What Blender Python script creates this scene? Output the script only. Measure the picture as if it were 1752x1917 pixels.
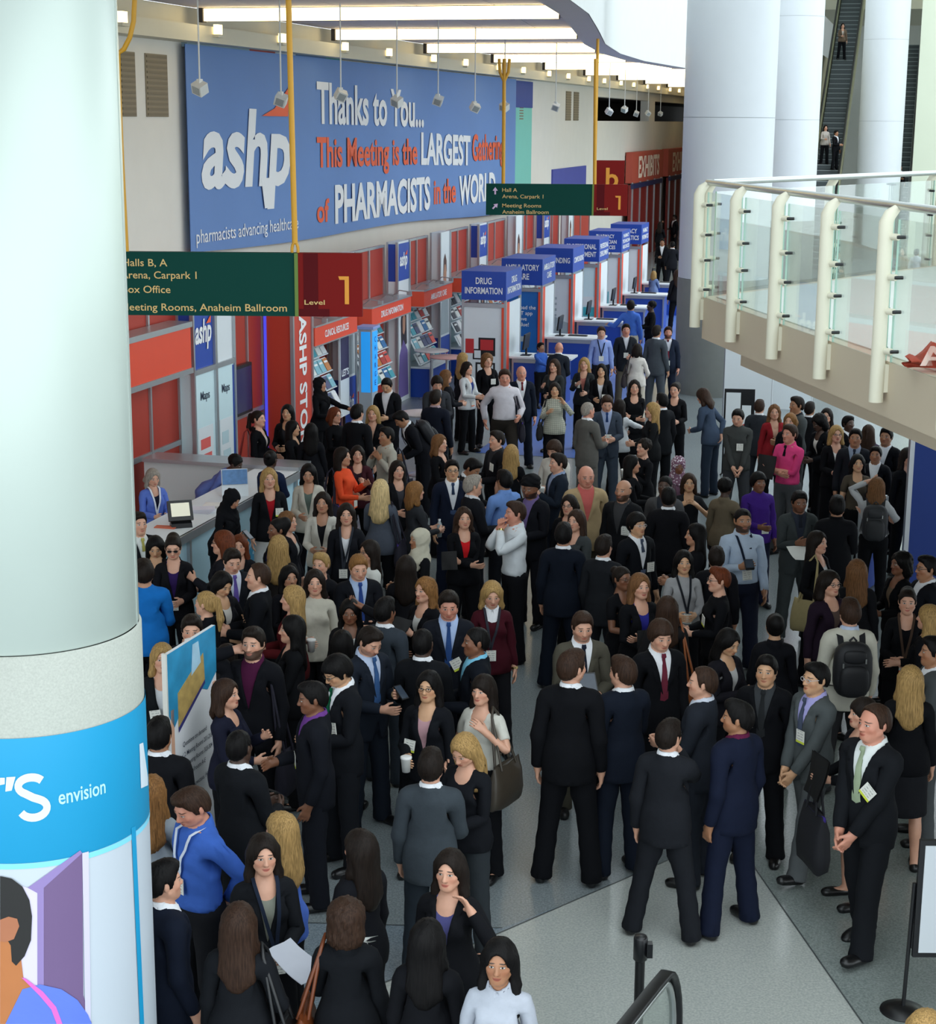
import bpy, bmesh, math, random
import numpy as np
from mathutils import Vector, Matrix
for o in list(bpy.data.objects): bpy.data.objects.remove(o)
scene = bpy.context.scene
C = scene.collection
WS = bpy.data.scenes.new('workbench')                        # scratch scene for building templates, removed at the end
# ---------------------------------------------------------------- camera
EYE = 5.8                                                    # photographer on the upper level
IW, IH, FPX = 1752, 1917, 3240.0
PITCH = math.atan(733 / FPX); ROLL = math.radians(0.42)
cam = bpy.data.cameras.new('camera'); cam_ob = bpy.data.objects.new('camera', cam); C.objects.link(cam_ob)
cam.sensor_fit = 'HORIZONTAL'; cam.sensor_width = 36; cam.lens = 36 * FPX / IW; cam.clip_end = 600
cam_ob.matrix_world = Matrix.Translation((0, 0, EYE)) @ Matrix.Rotation(math.pi / 2 - PITCH, 4, 'X') @ Matrix.Rotation(ROLL, 4, 'Z')
scene.camera = cam_ob
# ---------------------------------------------------------------- daylight, exposure
world = bpy.data.worlds.new('daylight'); scene.world = world; world.use_nodes = True
wn = world.node_tree.nodes; bg = wn['Background']
bg.inputs[0].default_value = (0.86, 0.95, 1.0, 1); bg.inputs[1].default_value = 2.6
scene.view_settings.view_transform = 'Standard'; scene.view_settings.look = 'None'
scene.view_settings.gamma = 1.0; scene.view_settings.use_curve_mapping = False
scene.view_settings.exposure = 0.0
# ---------------------------------------------------------------- helpers
def ray(px, py):
    a = (px - IW / 2) / FPX; b = -(py - IH / 2) / FPX
    c, s = math.cos(ROLL), math.sin(ROLL); a, b = a * c - b * s, a * s + b * c
    cp, sp = math.cos(PITCH), math.sin(PITCH)
    return np.array([a, cp + b * sp, -sp + b * cp])
def at_z(px, py, z=0.0):
    d = ray(px, py); t = (z - EYE) / d[2]; return Vector((d[0] * t, d[1] * t, z))
def at_y(px, py, Y):
    d = ray(px, py); t = Y / d[1]; return Vector((d[0] * t, Y, EYE + d[2] * t))
HA = math.radians(14.5)                                      # the hall runs 14.5 degrees to the right of the view
UV, VV = np.array([math.sin(HA), math.cos(HA), 0]), np.array([math.cos(HA), -math.sin(HA), 0])
def hall(u, v, z=0.0): p = UV * u + VV * v; return Vector((p[0], p[1], z))
def at_v(px, py, v):                                         # on the vertical plane at hall offset v -> (u, z)
    d = ray(px, py); t = v / (d @ VV); p = d * t; return p @ UV, EYE + p[2]
def at_u(px, py, u):
    d = ray(px, py); t = u / (d @ UV); p = d * t; return p @ VV, EYE + p[2]
MATS = {}
def srgb(c):
    if isinstance(c, str): c = tuple(int(c[i:i + 2], 16) for i in (0, 2, 4))
    return tuple((x / 255 / 12.92 if x / 255 <= 0.04045 else ((x / 255 + 0.055) / 1.055) ** 2.4) for x in c) + (1,)
class NT:
    def __init__(s, m): s.t = m.node_tree; s.n = s.t.nodes; s.l = s.t.links
    def new(s, typ, **kw):
        n = s.n.new(typ)
        for k, v in kw.items(): setattr(n, k, v)
        return n
    def math(s, op, a, b=None, c=None):
        n = s.n.new('ShaderNodeMath'); n.operation = op
        for i, x in enumerate((a, b, c)):
            if x is None: continue
            if isinstance(x, (int, float)): n.inputs[i].default_value = x
            else: s.l.new(x, n.inputs[i])
        return n.outputs[0]
    def mix(s, f, a, b):
        n = s.n.new('ShaderNodeMix'); n.data_type = 'RGBA'
        for sock, x in ((n.inputs[0], f), (n.inputs[6], a), (n.inputs[7], b)):
            if isinstance(x, (int, float)): sock.default_value = x
            elif isinstance(x, tuple): sock.default_value = x
            else: s.l.new(x, sock)
        return n.outputs[2]
def mat(name, col, rough=0.6, var=0.12, scale=40.0, bump=0.0, metal=0.0, spec=0.5, emit=None, estr=0.0, alpha=None, trans=0.0, coat=0.0, stretch=None, coord='Object'):
    key = (name, str(col), rough, var, scale, bump, metal, emit, estr)
    if key in MATS: return MATS[key]
    m = bpy.data.materials.new(name); m.use_nodes = True; t = NT(m); b = t.n['Principled BSDF']
    c = srgb(col)
    b.inputs['Roughness'].default_value = rough; b.inputs['Metallic'].default_value = metal; b.inputs['Specular IOR Level'].default_value = spec
    b.inputs['Transmission Weight'].default_value = trans; b.inputs['Coat Weight'].default_value = coat
    b.inputs['Base Color'].default_value = c; m.diffuse_color = c
    if var or bump:
        tc = t.new('ShaderNodeTexCoord'); src = tc.outputs[coord]
        if stretch:
            mp = t.new('ShaderNodeMapping'); mp.inputs['Scale'].default_value = stretch; t.l.new(src, mp.inputs[0]); src = mp.outputs[0]
        nz = t.new('ShaderNodeTexNoise'); nz.inputs['Scale'].default_value = scale; nz.inputs['Detail'].default_value = 3; t.l.new(src, nz.inputs['Vector'])
        if var:
            d = tuple(x * (1 - var) for x in c[:3]) + (1,); e = tuple(min(1, x * (1 + var)) for x in c[:3]) + (1,)
            t.l.new(t.mix(nz.outputs[0], d, e), b.inputs['Base Color'])
        if bump:
            bp = t.new('ShaderNodeBump'); bp.inputs['Strength'].default_value = bump; bp.inputs['Distance'].default_value = 0.01
            t.l.new(nz.outputs[0], bp.inputs['Height']); t.l.new(bp.outputs[0], b.inputs['Normal'])
    if emit:
        b.inputs['Emission Color'].default_value = srgb(emit); b.inputs['Emission Strength'].default_value = estr
    if alpha is not None: b.inputs['Alpha'].default_value = alpha
    MATS[key] = m; return m
def tag(o, label=None, cat=None, group=None, kind=None):
    if label: o['label'] = label
    if cat: o['category'] = cat
    if group: o['group'] = group
    if kind: o['kind'] = kind
    return o
def empty(name, loc=(0, 0, 0), rz_=0.0, label=None, cat=None, group=None):
    o = bpy.data.objects.new(name, None); o.location = loc; o.rotation_euler = (0, 0, rz_); o.empty_display_size = 0.1
    C.objects.link(o); return tag(o, label, cat, group)
class MB:
    """collects shapes; build() links them as one mesh object"""
    def __init__(s): s.v = []; s.f = []; s.m = []; s.sm = []
    def raw(s, vs, fs, mi=0, smooth=False):
        o = len(s.v); s.v += [tuple(v) for v in vs]; s.f += [tuple(i + o for i in f) for f in fs]; s.m += [mi] * len(fs); s.sm += [smooth] * len(fs); return s
    def box(s, c, d, R=None, mi=0):
        c = Vector(c); h = [x / 2 for x in d]
        vs = [Vector((sx * h[0], sy * h[1], sz * h[2])) for sx in (-1, 1) for sy in (-1, 1) for sz in (-1, 1)]
        if R is not None: vs = [R @ v for v in vs]
        return s.raw([c + v for v in vs], [(0, 1, 3, 2), (4, 6, 7, 5), (0, 4, 5, 1), (2, 3, 7, 6), (0, 2, 6, 4), (1, 5, 7, 3)], mi)
    def prism(s, pts, off, mi=0):
        """polygon (list of 3d points) extruded by vector off"""
        n = len(pts); off = Vector(off); a = [Vector(p) for p in pts]; b = [p + off for p in a]
        return s.raw(a + b, [tuple(range(n))[::-1], tuple(range(n, 2 * n))] + [(i, (i + 1) % n, n + (i + 1) % n, n + i) for i in range(n)], mi)
    def tube(s, pts, r, n=8, mi=0, cap=True):
        pts = [Vector(p) for p in pts]; rs = r if isinstance(r, (list, tuple)) else [r] * len(pts); vs = []; fs = []
        up = Vector((0, 0, 1)); prev = None
        for i, p in enumerate(pts):
            t = (pts[min(i + 1, len(pts) - 1)] - pts[max(i - 1, 0)]).normalized()
            if prev is None: a = t.cross(up if abs(t.z) < 0.95 else Vector((1, 0, 0))).normalized()
            else: a = (prev - t * prev.dot(t)).normalized()
            prev = a; b = t.cross(a)
            for k in range(n):
                w = 2 * math.pi * k / n; vs.append(p + (a * math.cos(w) + b * math.sin(w)) * rs[i])
        for i in range(len(pts) - 1):
            for k in range(n): fs.append((i * n + k, i * n + (k + 1) % n, (i + 1) * n + (k + 1) % n, (i + 1) * n + k))
        s.raw(vs, fs, mi, True)
        if cap: s.raw(vs[:n], [tuple(range(n))[::-1]], mi); s.raw(vs[-n:], [tuple(range(n))], mi)
        return s
    def lathe(s, c, prof, n=32, mi=0, a0=0, a1=2 * math.pi, smooth=True):
        c = Vector(c); vs = []; fs = []; full = abs(a1 - a0 - 2 * math.pi) < 1e-6; m = n if full else n + 1
        for r, z in prof:
            for k in range(m):
                w = a0 + (a1 - a0) * k / n; vs.append(c + Vector((r * math.cos(w), r * math.sin(w), z)))
        for i in range(len(prof) - 1):
            for k in range(n):
                k2 = (k + 1) % m; fs.append((i * m + k, i * m + k2, (i + 1) * m + k2, (i + 1) * m + k))
        return s.raw(vs, fs, mi, smooth)
    def strip(s, rows, mi=0, smooth=True):
        n = len(rows[0]); return s.raw([p for r in rows for p in r], [(i * n + k, i * n + k + 1, (i + 1) * n + k + 1, (i + 1) * n + k) for i in range(len(rows) - 1) for k in range(n - 1)], mi, smooth)
    def build(s, name, mats, parent=None, label=None, cat=None, group=None, kind=None):
        me = bpy.data.meshes.new(name); me.from_pydata([tuple(v) for v in s.v], [], s.f)
        for m in (mats if isinstance(mats, (list, tuple)) else [mats]): me.materials.append(m)
        me.polygons.foreach_set('material_index', s.m); me.polygons.foreach_set('use_smooth', s.sm)
        me.update()
        bm = bmesh.new(); bm.from_mesh(me); bmesh.ops.recalc_face_normals(bm, faces=bm.faces); bm.to_mesh(me); bm.free()
        o = bpy.data.objects.new(name, me); C.objects.link(o)
        if parent is not None: o.parent = parent; o.matrix_parent_inverse = Matrix.Identity(4); 
        return tag(o, label, cat, group, kind)
def local(parent, p): return parent.matrix_basis.inverted() @ Vector(p)
# ---------------------------------------------------------------- people: signed-distance modelling of bodies, clothes and hair
def smin(a, b, k):
    h = np.maximum(k - np.abs(a - b), 0.0) / k
    return np.minimum(a, b) - h * h * k * 0.25
def smax(a, b, k): return -smin(-a, -b, k)
def sstep(a, b, x):
    t = np.clip((x - a) / (b - a), 0, 1); return t * t * (3 - 2 * t)
class Vol:
    def __init__(s, lo, hi, h):
        s.lo = np.array(lo, np.float32); s.h = h
        s.n = np.ceil((np.array(hi) - s.lo) / h).astype(int) + 1
        s.ax = [s.lo[i] + h * np.arange(s.n[i], dtype=np.float32) for i in range(3)]
        s.D = np.full(s.n, 0.5, np.float32)
    def sl(s, lo, hi):
        return tuple(slice(max(0, int((lo[i] - s.lo[i]) / s.h)), min(s.n[i], int((hi[i] - s.lo[i]) / s.h) + 2)) for i in range(3))
    def grid(s, q):
        return (s.ax[0][q[0]][:, None, None], s.ax[1][q[1]][None, :, None], s.ax[2][q[2]][None, None, :])
    def put(s, fn, lo, hi, k=0.02, op='add'):
        m = k + 0.03
        q = s.sl([a - m for a in lo], [a + m for a in hi])
        if any(t.start >= t.stop for t in q): return
        x, y, z = s.grid(q); d = fn(x, y, z)
        if op == 'add': s.D[q] = smin(s.D[q], d, k)
        else: s.D[q] = smax(s.D[q], -d, k)
    def ell(s, c, r, k=0.02, op='add'):
        def f(x, y, z):
            a, b, e = (x - c[0]) / r[0], (y - c[1]) / r[1], (z - c[2]) / r[2]
            k0 = np.sqrt(a * a + b * b + e * e) + 1e-6
            k1 = np.sqrt((a / r[0]) ** 2 + (b / r[1]) ** 2 + (e / r[2]) ** 2) + 1e-6
            return k0 * (k0 - 1) / k1
        s.put(f, [c[i] - r[i] for i in range(3)], [c[i] + r[i] for i in range(3)], k, op)
    def cone(s, a, b, ra, rb, k=0.02, op='add', sy=1.0):
        a = np.array(a, float); b = np.array(b, float); ab = b - a
        L2 = ab @ ab
        def f(x, y, z):
            t = np.clip(((x - a[0]) * ab[0] + (y - a[1]) * ab[1] + (z - a[2]) * ab[2]) / L2, 0, 1)
            px, py, pz = x - a[0] - t * ab[0], (y - a[1] - t * ab[1]) / sy, z - a[2] - t * ab[2]
            return np.sqrt(px * px + py * py + pz * pz) - (ra + (rb - ra) * t)
        r = max(ra, rb) * max(1, sy)
        s.put(f, np.minimum(a, b) - r, np.maximum(a, b) + r, k, op)
    def whole(s, fn, k=0.008, op='max'):
        x, y, z = s.grid((slice(None),) * 3); d = fn(x, y, z)
        s.D = (smax if op == 'max' else smin)(s.D, np.broadcast_to(d, s.D.shape), k).astype(np.float32)
    def mesh(s):
        D = s.D; I = D < 0
        n = D.shape
        acc = np.zeros(tuple(i - 1 for i in n) + (3,), np.float32); cnt = np.zeros(tuple(i - 1 for i in n), np.float32)
        for ax in range(3):
            o = [i for i in range(3) if i != ax]
            A = [slice(None)] * 3; B = [slice(None)] * 3
            A[ax] = slice(0, -1); B[ax] = slice(1, None)
            a, b = D[tuple(A)], D[tuple(B)]
            X = I[tuple(A)] != I[tuple(B)]
            idx = np.argwhere(X)
            t = a[X] / (a[X] - b[X])
            pos = idx.astype(np.float32); pos[:, ax] += t
            for u in (0, 1):
                for v in (0, 1):
                    c = idx.copy(); c[:, o[0]] -= u; c[:, o[1]] -= v
                    ok = np.all(c >= 0, 1) & (c[:, o[0]] < n[o[0]] - 1) & (c[:, o[1]] < n[o[1]] - 1)
                    ci = tuple(c[ok].T)
                    np.add.at(acc, ci, pos[ok]); np.add.at(cnt, ci, 1)
        M = cnt > 0
        ids = np.full(M.shape, -1, np.int64); ids[M] = np.arange(M.sum())
        V = acc[M] / cnt[M][:, None] * s.h + s.lo
        F = []
        for ax in range(3):
            o = [i for i in range(3) if i != ax]
            A = [slice(None)] * 3; B = [slice(None)] * 3
            A[ax] = slice(0, -1); B[ax] = slice(1, None)
            ia = I[tuple(A)]; X = ia != I[tuple(B)]
            idx = np.argwhere(X); flip = ia[X]
            ok = np.all(idx[:, o] >= 1, 1) & (idx[:, o[0]] < n[o[0]] - 1) & (idx[:, o[1]] < n[o[1]] - 1)
            idx = idx[ok]; flip = flip[ok]
            q = []
            for u, v in ((1, 1), (0, 1), (0, 0), (1, 0)):
                c = idx.copy(); c[:, o[0]] -= u; c[:, o[1]] -= v
                q.append(ids[tuple(c.T)])
            q = np.stack(q, 1)
            if ax == 1: flip = ~flip
            q[~flip] = q[~flip][:, ::-1]
            F.append(q)
        return V, np.concatenate(F)

def np_mesh(name, V, F, smooth=True):
    me = bpy.data.meshes.new(name)
    me.vertices.add(len(V)); me.vertices.foreach_set('co', np.ascontiguousarray(V, np.float32).ravel())
    k = F.shape[1]
    me.loops.add(F.size); me.loops.foreach_set('vertex_index', np.ascontiguousarray(F, np.int32).ravel())
    me.polygons.add(len(F)); me.polygons.foreach_set('loop_start', np.arange(0, F.size, k, dtype=np.int32))
    me.polygons.foreach_set('use_smooth', np.full(len(F), smooth))
    me.update(calc_edges=True)
    return me
def decimate(V, F, target):
    me = np_mesh('tmp', V, F)
    ob = bpy.data.objects.new('tmp', me); WS.collection.objects.link(ob)
    m = ob.modifiers.new('d', 'DECIMATE'); m.ratio = min(1, target / (2 * len(F))); m.use_collapse_triangulate = True
    with bpy.context.temp_override(scene=WS, view_layer=WS.view_layers[0]): dg = bpy.context.evaluated_depsgraph_get()
    em = ob.evaluated_get(dg).to_mesh(); em.calc_loop_triangles()
    v = np.empty(len(em.vertices) * 3, np.float32); em.vertices.foreach_get('co', v)
    f = np.empty(len(em.loop_triangles) * 3, np.int32); em.loop_triangles.foreach_get('vertices', f)
    ob.evaluated_get(dg).to_mesh_clear()
    bpy.data.objects.remove(ob); bpy.data.meshes.remove(me)
    return v.reshape(-1, 3), f.reshape(-1, 3)

AD = np.array([math.sin(math.radians(50)), 0, -math.cos(math.radians(50))])   # rest direction of the arm (+x side)
class Skel: pass
def skel(sex):
    k = Skel(); k.sex = sex
    k.sx = 0.168 if sex == 'm' else 0.148
    k.S = np.array([k.sx, 0.012, 1.402 if sex == 'm' else 1.392])
    k.L1, k.L2 = (0.285, 0.255) if sex == 'm' else (0.27, 0.24)
    k.E = k.S + AD * k.L1; k.W = k.E + AD * k.L2
    k.hip = np.array([0.09, 0.005, 0.92]); k.knee = np.array([0.10, -0.012, 0.50]); k.ank = np.array([0.105, 0.02, 0.085])
    return k
SK = {'m': skel('m'), 'f': skel('f')}
def mir(p, s): return (p[0] * s, p[1], p[2])

def torso(v, sex, o=0.0, lo=0.0):
    if sex == 'm':
        v.ell((0, 0.0, 1.30), (0.168 + o, 0.112 + o, 0.20), 0.05)
        v.ell((0, 0.0, 1.10), (0.152 + o, 0.106 + o, 0.20), 0.06)
        v.ell((0, 0.008, 0.96), (0.166 + o, 0.116 + o, 0.14), 0.06)
        v.cone((-0.118, 0.012, 1.408), (0.118, 0.012, 1.408), 0.06 + o * .8, 0.06 + o * .8, 0.06)
        v.cone((0, 0.025, 1.43), (0, 0.02, 1.50), 0.085 + o * .5, 0.058 + o * .3, 0.06)
    else:
        v.ell((0, 0.0, 1.29), (0.142 + o, 0.100 + o, 0.19), 0.05)
        v.ell((0, 0.0, 1.10), (0.125 + o, 0.092 + o, 0.18), 0.06)
        v.ell((0, 0.012, 0.95), (0.170 + o, 0.118 + o, 0.15), 0.07)
        v.cone((-0.10, 0.012, 1.395), (0.10, 0.012, 1.395), 0.05 + o * .8, 0.05 + o * .8, 0.06)
        v.cone((0, 0.025, 1.41), (0, 0.02, 1.49), 0.07 + o * .5, 0.048 + o * .3, 0.06)
        for s in (-1, 1): v.ell((s * 0.068, -0.075, 1.285), (0.062 + o * .6, 0.05 + o * .6, 0.062 + o * .6), 0.05)
def arms(v, sex, r0, r1, r2, t1=1.0, k=0.04):
    g = SK[sex]
    for s in (-1, 1):
        v.cone(mir(g.S, s), mir(g.E, s), r0, r1, k)
        if t1 > 0: v.cone(mir(g.E, s), mir(g.E + (g.W - g.E) * t1, s), r1, r2, 0.02)
def head(v, sex):
    j = 1.0 if sex == 'm' else 0.93
    v.ell((0, 0.015, 1.665), (0.076, 0.096, 0.086), 0.02)
    v.ell((0, -0.022, 1.605), (0.060 * j, 0.068, 0.085), 0.03)
    v.ell((0, -0.066, 1.547), (0.026 * j, 0.024, 0.022), 0.025)
    for s in (-1, 1):
        v.ell((s * 0.045 * j, -0.05, 1.613), (0.024, 0.026, 0.024), 0.02)
        v.cone((s * 0.06 * j, 0.0, 1.585), (s * 0.02, -0.06, 1.548), 0.02, 0.018, 0.03)
        v.ell((s * 0.031, -0.102, 1.642), (0.017, 0.020, 0.0125), 0.012, 'sub')
        v.ell((s * 0.031, -0.0735, 1.6415), (0.0135, 0.0125, 0.0115), 0.004)
        v.ell((s * 0.0785, 0.018, 1.630), (0.010, 0.020, 0.032), 0.006)
        v.ell((s * 0.011, -0.096, 1.6045), (0.009, 0.010, 0.008), 0.008)
    v.cone((-0.034, -0.074, 1.661), (0.034, -0.074, 1.661), 0.0095, 0.0095, 0.016)
    v.cone((0, -0.085, 1.646), (0, -0.1045, 1.609), 0.0065, 0.0105, 0.012)
    v.cone((-0.017, -0.083, 1.5775), (0.017, -0.083, 1.5775), 0.006, 0.006, 0.009)
    v.cone((-0.014, -0.083, 1.5675), (0.014, -0.083, 1.5675), 0.0065, 0.0065, 0.009)
def make_body(sex):
    v = Vol((-0.74, -0.20, -0.01), (0.74, 0.17, 1.77), 0.0055)
    g = SK[sex]; f = 0.9 if sex == 'f' else 1.0
    torso(v, sex)
    v.cone((0, 0.028, 1.43), (0, 0.012, 1.575), 0.060 * f, 0.053 * f, 0.035)
    arms(v, sex, 0.052 * f, 0.042 * f, 0.028 * f)
    head(v, sex)
    for s in (-1, 1):
        v.cone(mir(g.hip, s), mir(g.knee, s), 0.088, 0.055, 0.03)
        v.cone(mir(g.knee, s), mir(g.ank, s), 0.052, 0.034, 0.02)
        v.ell((s * 0.103, 0.028, 0.36), (0.046, 0.05, 0.12), 0.03)
        v.cone((s * 0.105, 0.03, 0.045), (s * 0.122, -0.13, 0.028), 0.036, 0.027, 0.03)
        A = AD * np.array([s, 1, 1]); W = np.array(mir(g.W, s)); N = np.array([-s * 0.643, 0, -0.766]); Y = np.array([0, -1.0, 0])
        v.cone(W - A * .02, W + A * .03, 0.027 * f, 0.027 * f, 0.02, sy=1.1)
        for q in (-0.026, -0.009, 0.009, 0.026):
            v.cone(W + A * .03 + Y * q * .7, W + A * .085 + Y * q, 0.0145 * f, 0.0125 * f, 0.012)
        for q, L in ((0.031, .066), (0.0105, .075), (-0.0105, .070), (-0.031, .054)):
            b = W + A * .09 + Y * q * 1.05; m = b + (A * .93 + N * .36) * L * .5; e = m + (A * .68 + N * .73) * L * .5
            v.cone(b - A * .01, m, 0.0098 * f, 0.009 * f, 0.004); v.cone(m, e, 0.009 * f, 0.0078 * f, 0.003)
        b = W + A * .02 + Y * .026; m = b + (A * .72 + Y * .55 + N * .42) * .045; e = m + (A * .88 + Y * .2 + N * .42) * .032
        v.cone(b, m, 0.0135, 0.0105, 0.012); v.cone(m, e, 0.0105, 0.0085, 0.004)
    return v.mesh()
def folds(v, amp, seed):
    amp = amp * 0.75
    x, y, z = v.grid((slice(None),) * 3)
    rs = np.random.RandomState(seed); n = 0
    for i in range(5):
        kx, ky, kz = rs.uniform(-22, 22), rs.uniform(-22, 22), rs.uniform(18, 55); p = rs.uniform(0, 6)
        n = n + np.sin(kx * x + ky * y + kz * z + p)
    v.D += (amp / 2.2 * n).astype(np.float32)
def cuff(v, sex, t):
    g = SK[sex]
    for s in (-1, 1):
        A = AD * np.array([s, 1, 1]); P = np.array(mir(g.E + (g.W - g.E) * t, s)) if t > 0 else np.array(mir(g.S + (g.E - g.S) * (1 + t), s))
        q = v.sl((0.2 if s > 0 else -0.8, -.2, .7), (0.8 if s > 0 else -0.2, .2, 1.6))
        x, y, z = v.grid(q)
        v.D[q] = smax(v.D[q], ((x - P[0]) * A[0] + (z - P[2]) * A[2]) + 0 * y, 0.008)
def make_jacket(sex, long=False):
    zb = 0.80 if sex == 'm' else 0.86
    if long: zb = 0.62
    v = Vol((-0.70, -0.22, zb - 0.03), (0.70, 0.20, 1.56), 0.0085)
    torso(v, sex, 0.018)
    if sex == 'm':
        v.cone((-0.14, 0.014, 1.410), (0.14, 0.014, 1.410), 0.064, 0.064, 0.05)
        v.cone((0, 0.01, 1.0), (0, 0.01, 0.70), 0.185, 0.196, 0.06, sy=0.74)
        arms(v, sex, 0.067, 0.056, 0.045)
    else:
        v.cone((-0.115, 0.014, 1.398), (0.115, 0.014, 1.398), 0.056, 0.056, 0.05)
        v.cone((0, 0.012, 0.98), (0, 0.012, 0.66), 0.187, 0.205, 0.06, sy=0.74)
        arms(v, sex, 0.057, 0.049, 0.040)
    folds(v, 0.004, 3)
    # lapel band and collar stand proud of the cloth, then the opening is cut
    z0 = 1.13 if sex == 'm' else 1.08; wt = 0.078 if sex == 'm' else 0.072
    def w(z): return np.clip((z - z0) / (1.47 - z0), -1, 1.3) * wt
    x, y, z = v.grid((slice(None),) * 3)
    band = ((np.abs(x) - w(z)) < 0.048 * np.clip((z - z0) / 0.16, 0, 1)) & (y < 0.03) & (z > z0) & (z < 1.46) & ~((z > 1.365) & (z < 1.385) & ((np.abs(x) - w(z)) > 0.02))
    v.D -= np.where(band, 0.008, 0).astype(np.float32)
    v.cone((0, 0.045, 1.475), (0, 0.035, 1.505), 0.078, 0.068, 0.01)
    v.whole(lambda x, y, z: -np.maximum(np.abs(x) - w(z), y - 0.02) * 0.97 + 0 * y, 0.004)
    v.ell((0, 0.02, 1.55), (0.062, 0.066, 0.07), 0.006, 'sub')
    if sex == 'm': v.whole(lambda x, y, z: -np.maximum(np.abs(x) - (0.97 - z) * 0.30, y + 0.02) + 0 * y, 0.006)
    v.whole(lambda x, y, z: zb - z + 0 * x + 0 * y, 0.006)
    v.whole(lambda x, y, z: z - 1.515 + 0 * x + 0 * y, 0.006)
    cuff(v, sex, 0.97)
    return v.mesh()
def collar(v, sex, gap=0.02):
    f = 1.0 if sex == 'm' else 0.88
    q = v.sl((-.12, -.12, 1.42), (.12, .12, 1.56)); x, y, z = v.grid(q)
    r = np.sqrt(x * x + ((y - 0.018) / 1.08) ** 2) - (0.0715 * f + (1.52 - z) * 0.26)
    zt = 1.524 - np.clip(-y, -.03, 0.08) * 0.55
    d = np.maximum(np.maximum(np.abs(r) - 0.006, z - zt), (zt - 0.055) - z)
    d = np.maximum(d, -(np.maximum(np.abs(x) - gap * np.clip((zt - z) / .05, 0.1, 1), y)))
    v.D[q] = np.minimum(v.D[q], d)
def make_shirt(sex, sleeves, neck, tuck):
    # neck: 'collar' closed collar, 'scoop' open neckline, 'crew'; sleeves 0 none, -.4 short, .97 long
    zb = 0.98 if tuck else 0.86
    v = Vol((-0.70, -0.20, zb - 0.03), (0.70, 0.18, 1.57), 0.0085)
    o = (0.010 if tuck else 0.017) if sleeves else 0.005
    torso(v, sex, o)
    if not tuck: v.cone((0, 0.012, 1.00), (0, 0.012, 0.72), 0.186, 0.204, 0.06, sy=0.76)
    if sleeves:
        f = 1.0 if sex == 'm' else 0.86
        arms(v, sex, 0.062 * f, 0.053 * f, 0.041 * f, 1.0 if sleeves > 0 else 0)
        folds(v, 0.006, 8)
        cuff(v, sex, sleeves)
    v.ell((0, 0.02, 1.56), (0.066, 0.07, 0.085), 0.01, 'sub')
    if neck == 'scoop': v.ell((0, -0.10, 1.47), (0.085, 0.11, 0.10), 0.01, 'sub')
    if neck == 'vee': v.whole(lambda x, y, z: -np.maximum(np.abs(x) - np.clip((z - 1.27) / .2, -1, 1.2) * 0.07, y - 0.02) + 0 * y, 0.006)
    if neck == 'strap': v.whole(lambda x, y, z: -np.maximum(1.40 - z, 0.075 - np.abs(x)) * -1 * -1 + 0 * y, 0.004)
    v.whole(lambda x, y, z: zb - z + 0 * x + 0 * y, 0.006)
    if neck == 'collar': collar(v, sex)
    if not sleeves: v.whole(lambda x, y, z: np.abs(x) - np.where(z > 1.41, 0.115, 0.088) + 0 * y, 0.01)
    return v.mesh()
def make_trousers(sex):
    v = Vol((-0.27, -0.20, 0.0), (0.27, 0.20, 1.06), 0.0095)
    g = SK[sex]; o = 0.012
    v.ell((0, 0.008, 0.98), (0.160 + o, 0.110 + o, 0.12), 0.04)
    v.ell((0, 0.012, 0.93), (0.168 + o, 0.118 + o, 0.12), 0.04)
    fl = 0.078 if sex == 'm' else 0.070
    for s in (-1, 1):
        v.cone(mir(g.hip, s), mir(g.knee, s), 0.100, 0.075, 0.02)
        v.cone(mir(g.knee, s), (s * 0.106, 0.012, 0.03), 0.073, fl, 0.02)
    v.cone((0, 0.012, 0.93), (0, 0.012, 0.845), 0.09, 0.05, 0.03)
    folds(v, 0.0028, 5)
    v.whole(lambda x, y, z: 0.035 - z + 0 * x + 0 * y, 0.006)
    v.whole(lambda x, y, z: z - 1.02 + 0 * x + 0 * y, 0.006)
    return v.mesh()
def make_skirt(long=False):
    zb = 0.50
    v = Vol((-0.30, -0.26, zb - .03), (0.30, 0.26, 1.08), 0.0095)
    torso(v, 'f', 0.012)
    v.cone((0, 0.012, 0.95), (0, 0.006, zb - .2), 0.185, 0.20, 0.05, sy=0.74)
    folds(v, 0.004, 2)
    v.whole(lambda x, y, z: zb - z + 0 * x + 0 * y, 0.006)
    v.whole(lambda x, y, z: z - 1.04 + 0 * x + 0 * y, 0.006)
    return v.mesh()
def make_shoes(kind):
    v = Vol((-0.20, -0.22, -0.01), (0.20, 0.12, 0.16), 0.006)
    for s in (-1, 1):
        v.cone((s * 0.106, 0.045, 0.035), (s * 0.125, -0.145, 0.022), 0.043, 0.036, 0.02)
        v.ell((s * 0.12, -0.10, 0.035), (0.047, 0.09, 0.034), 0.02)
        if kind == 'm': v.cone((s * 0.106, 0.03, 0.05), (s * 0.106, 0.03, 0.11), 0.044, 0.042, 0.02)
        else: v.ell((s * 0.113, -0.03, 0.085), (0.034, 0.06, 0.045), 0.01, 'sub')
    v.whole(lambda x, y, z: -z + 0 * x + 0 * y, 0.004)
    return v.mesh()
HB = ((-0.24, -0.16, 1.14), (0.24, 0.24, 1.82))
def strands(v, amp, n=38):
    x, y, z = v.grid((slice(None),) * 3)
    a = np.arctan2(x, y - 0.02)
    v.D += (amp * (np.sin(a * n + 3 * np.sin(z * 23) + 5 * np.sin(a * 3)) * 0.6 + 0.4 * np.sin(a * n * .43 + z * 31))).astype(np.float32)
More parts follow.
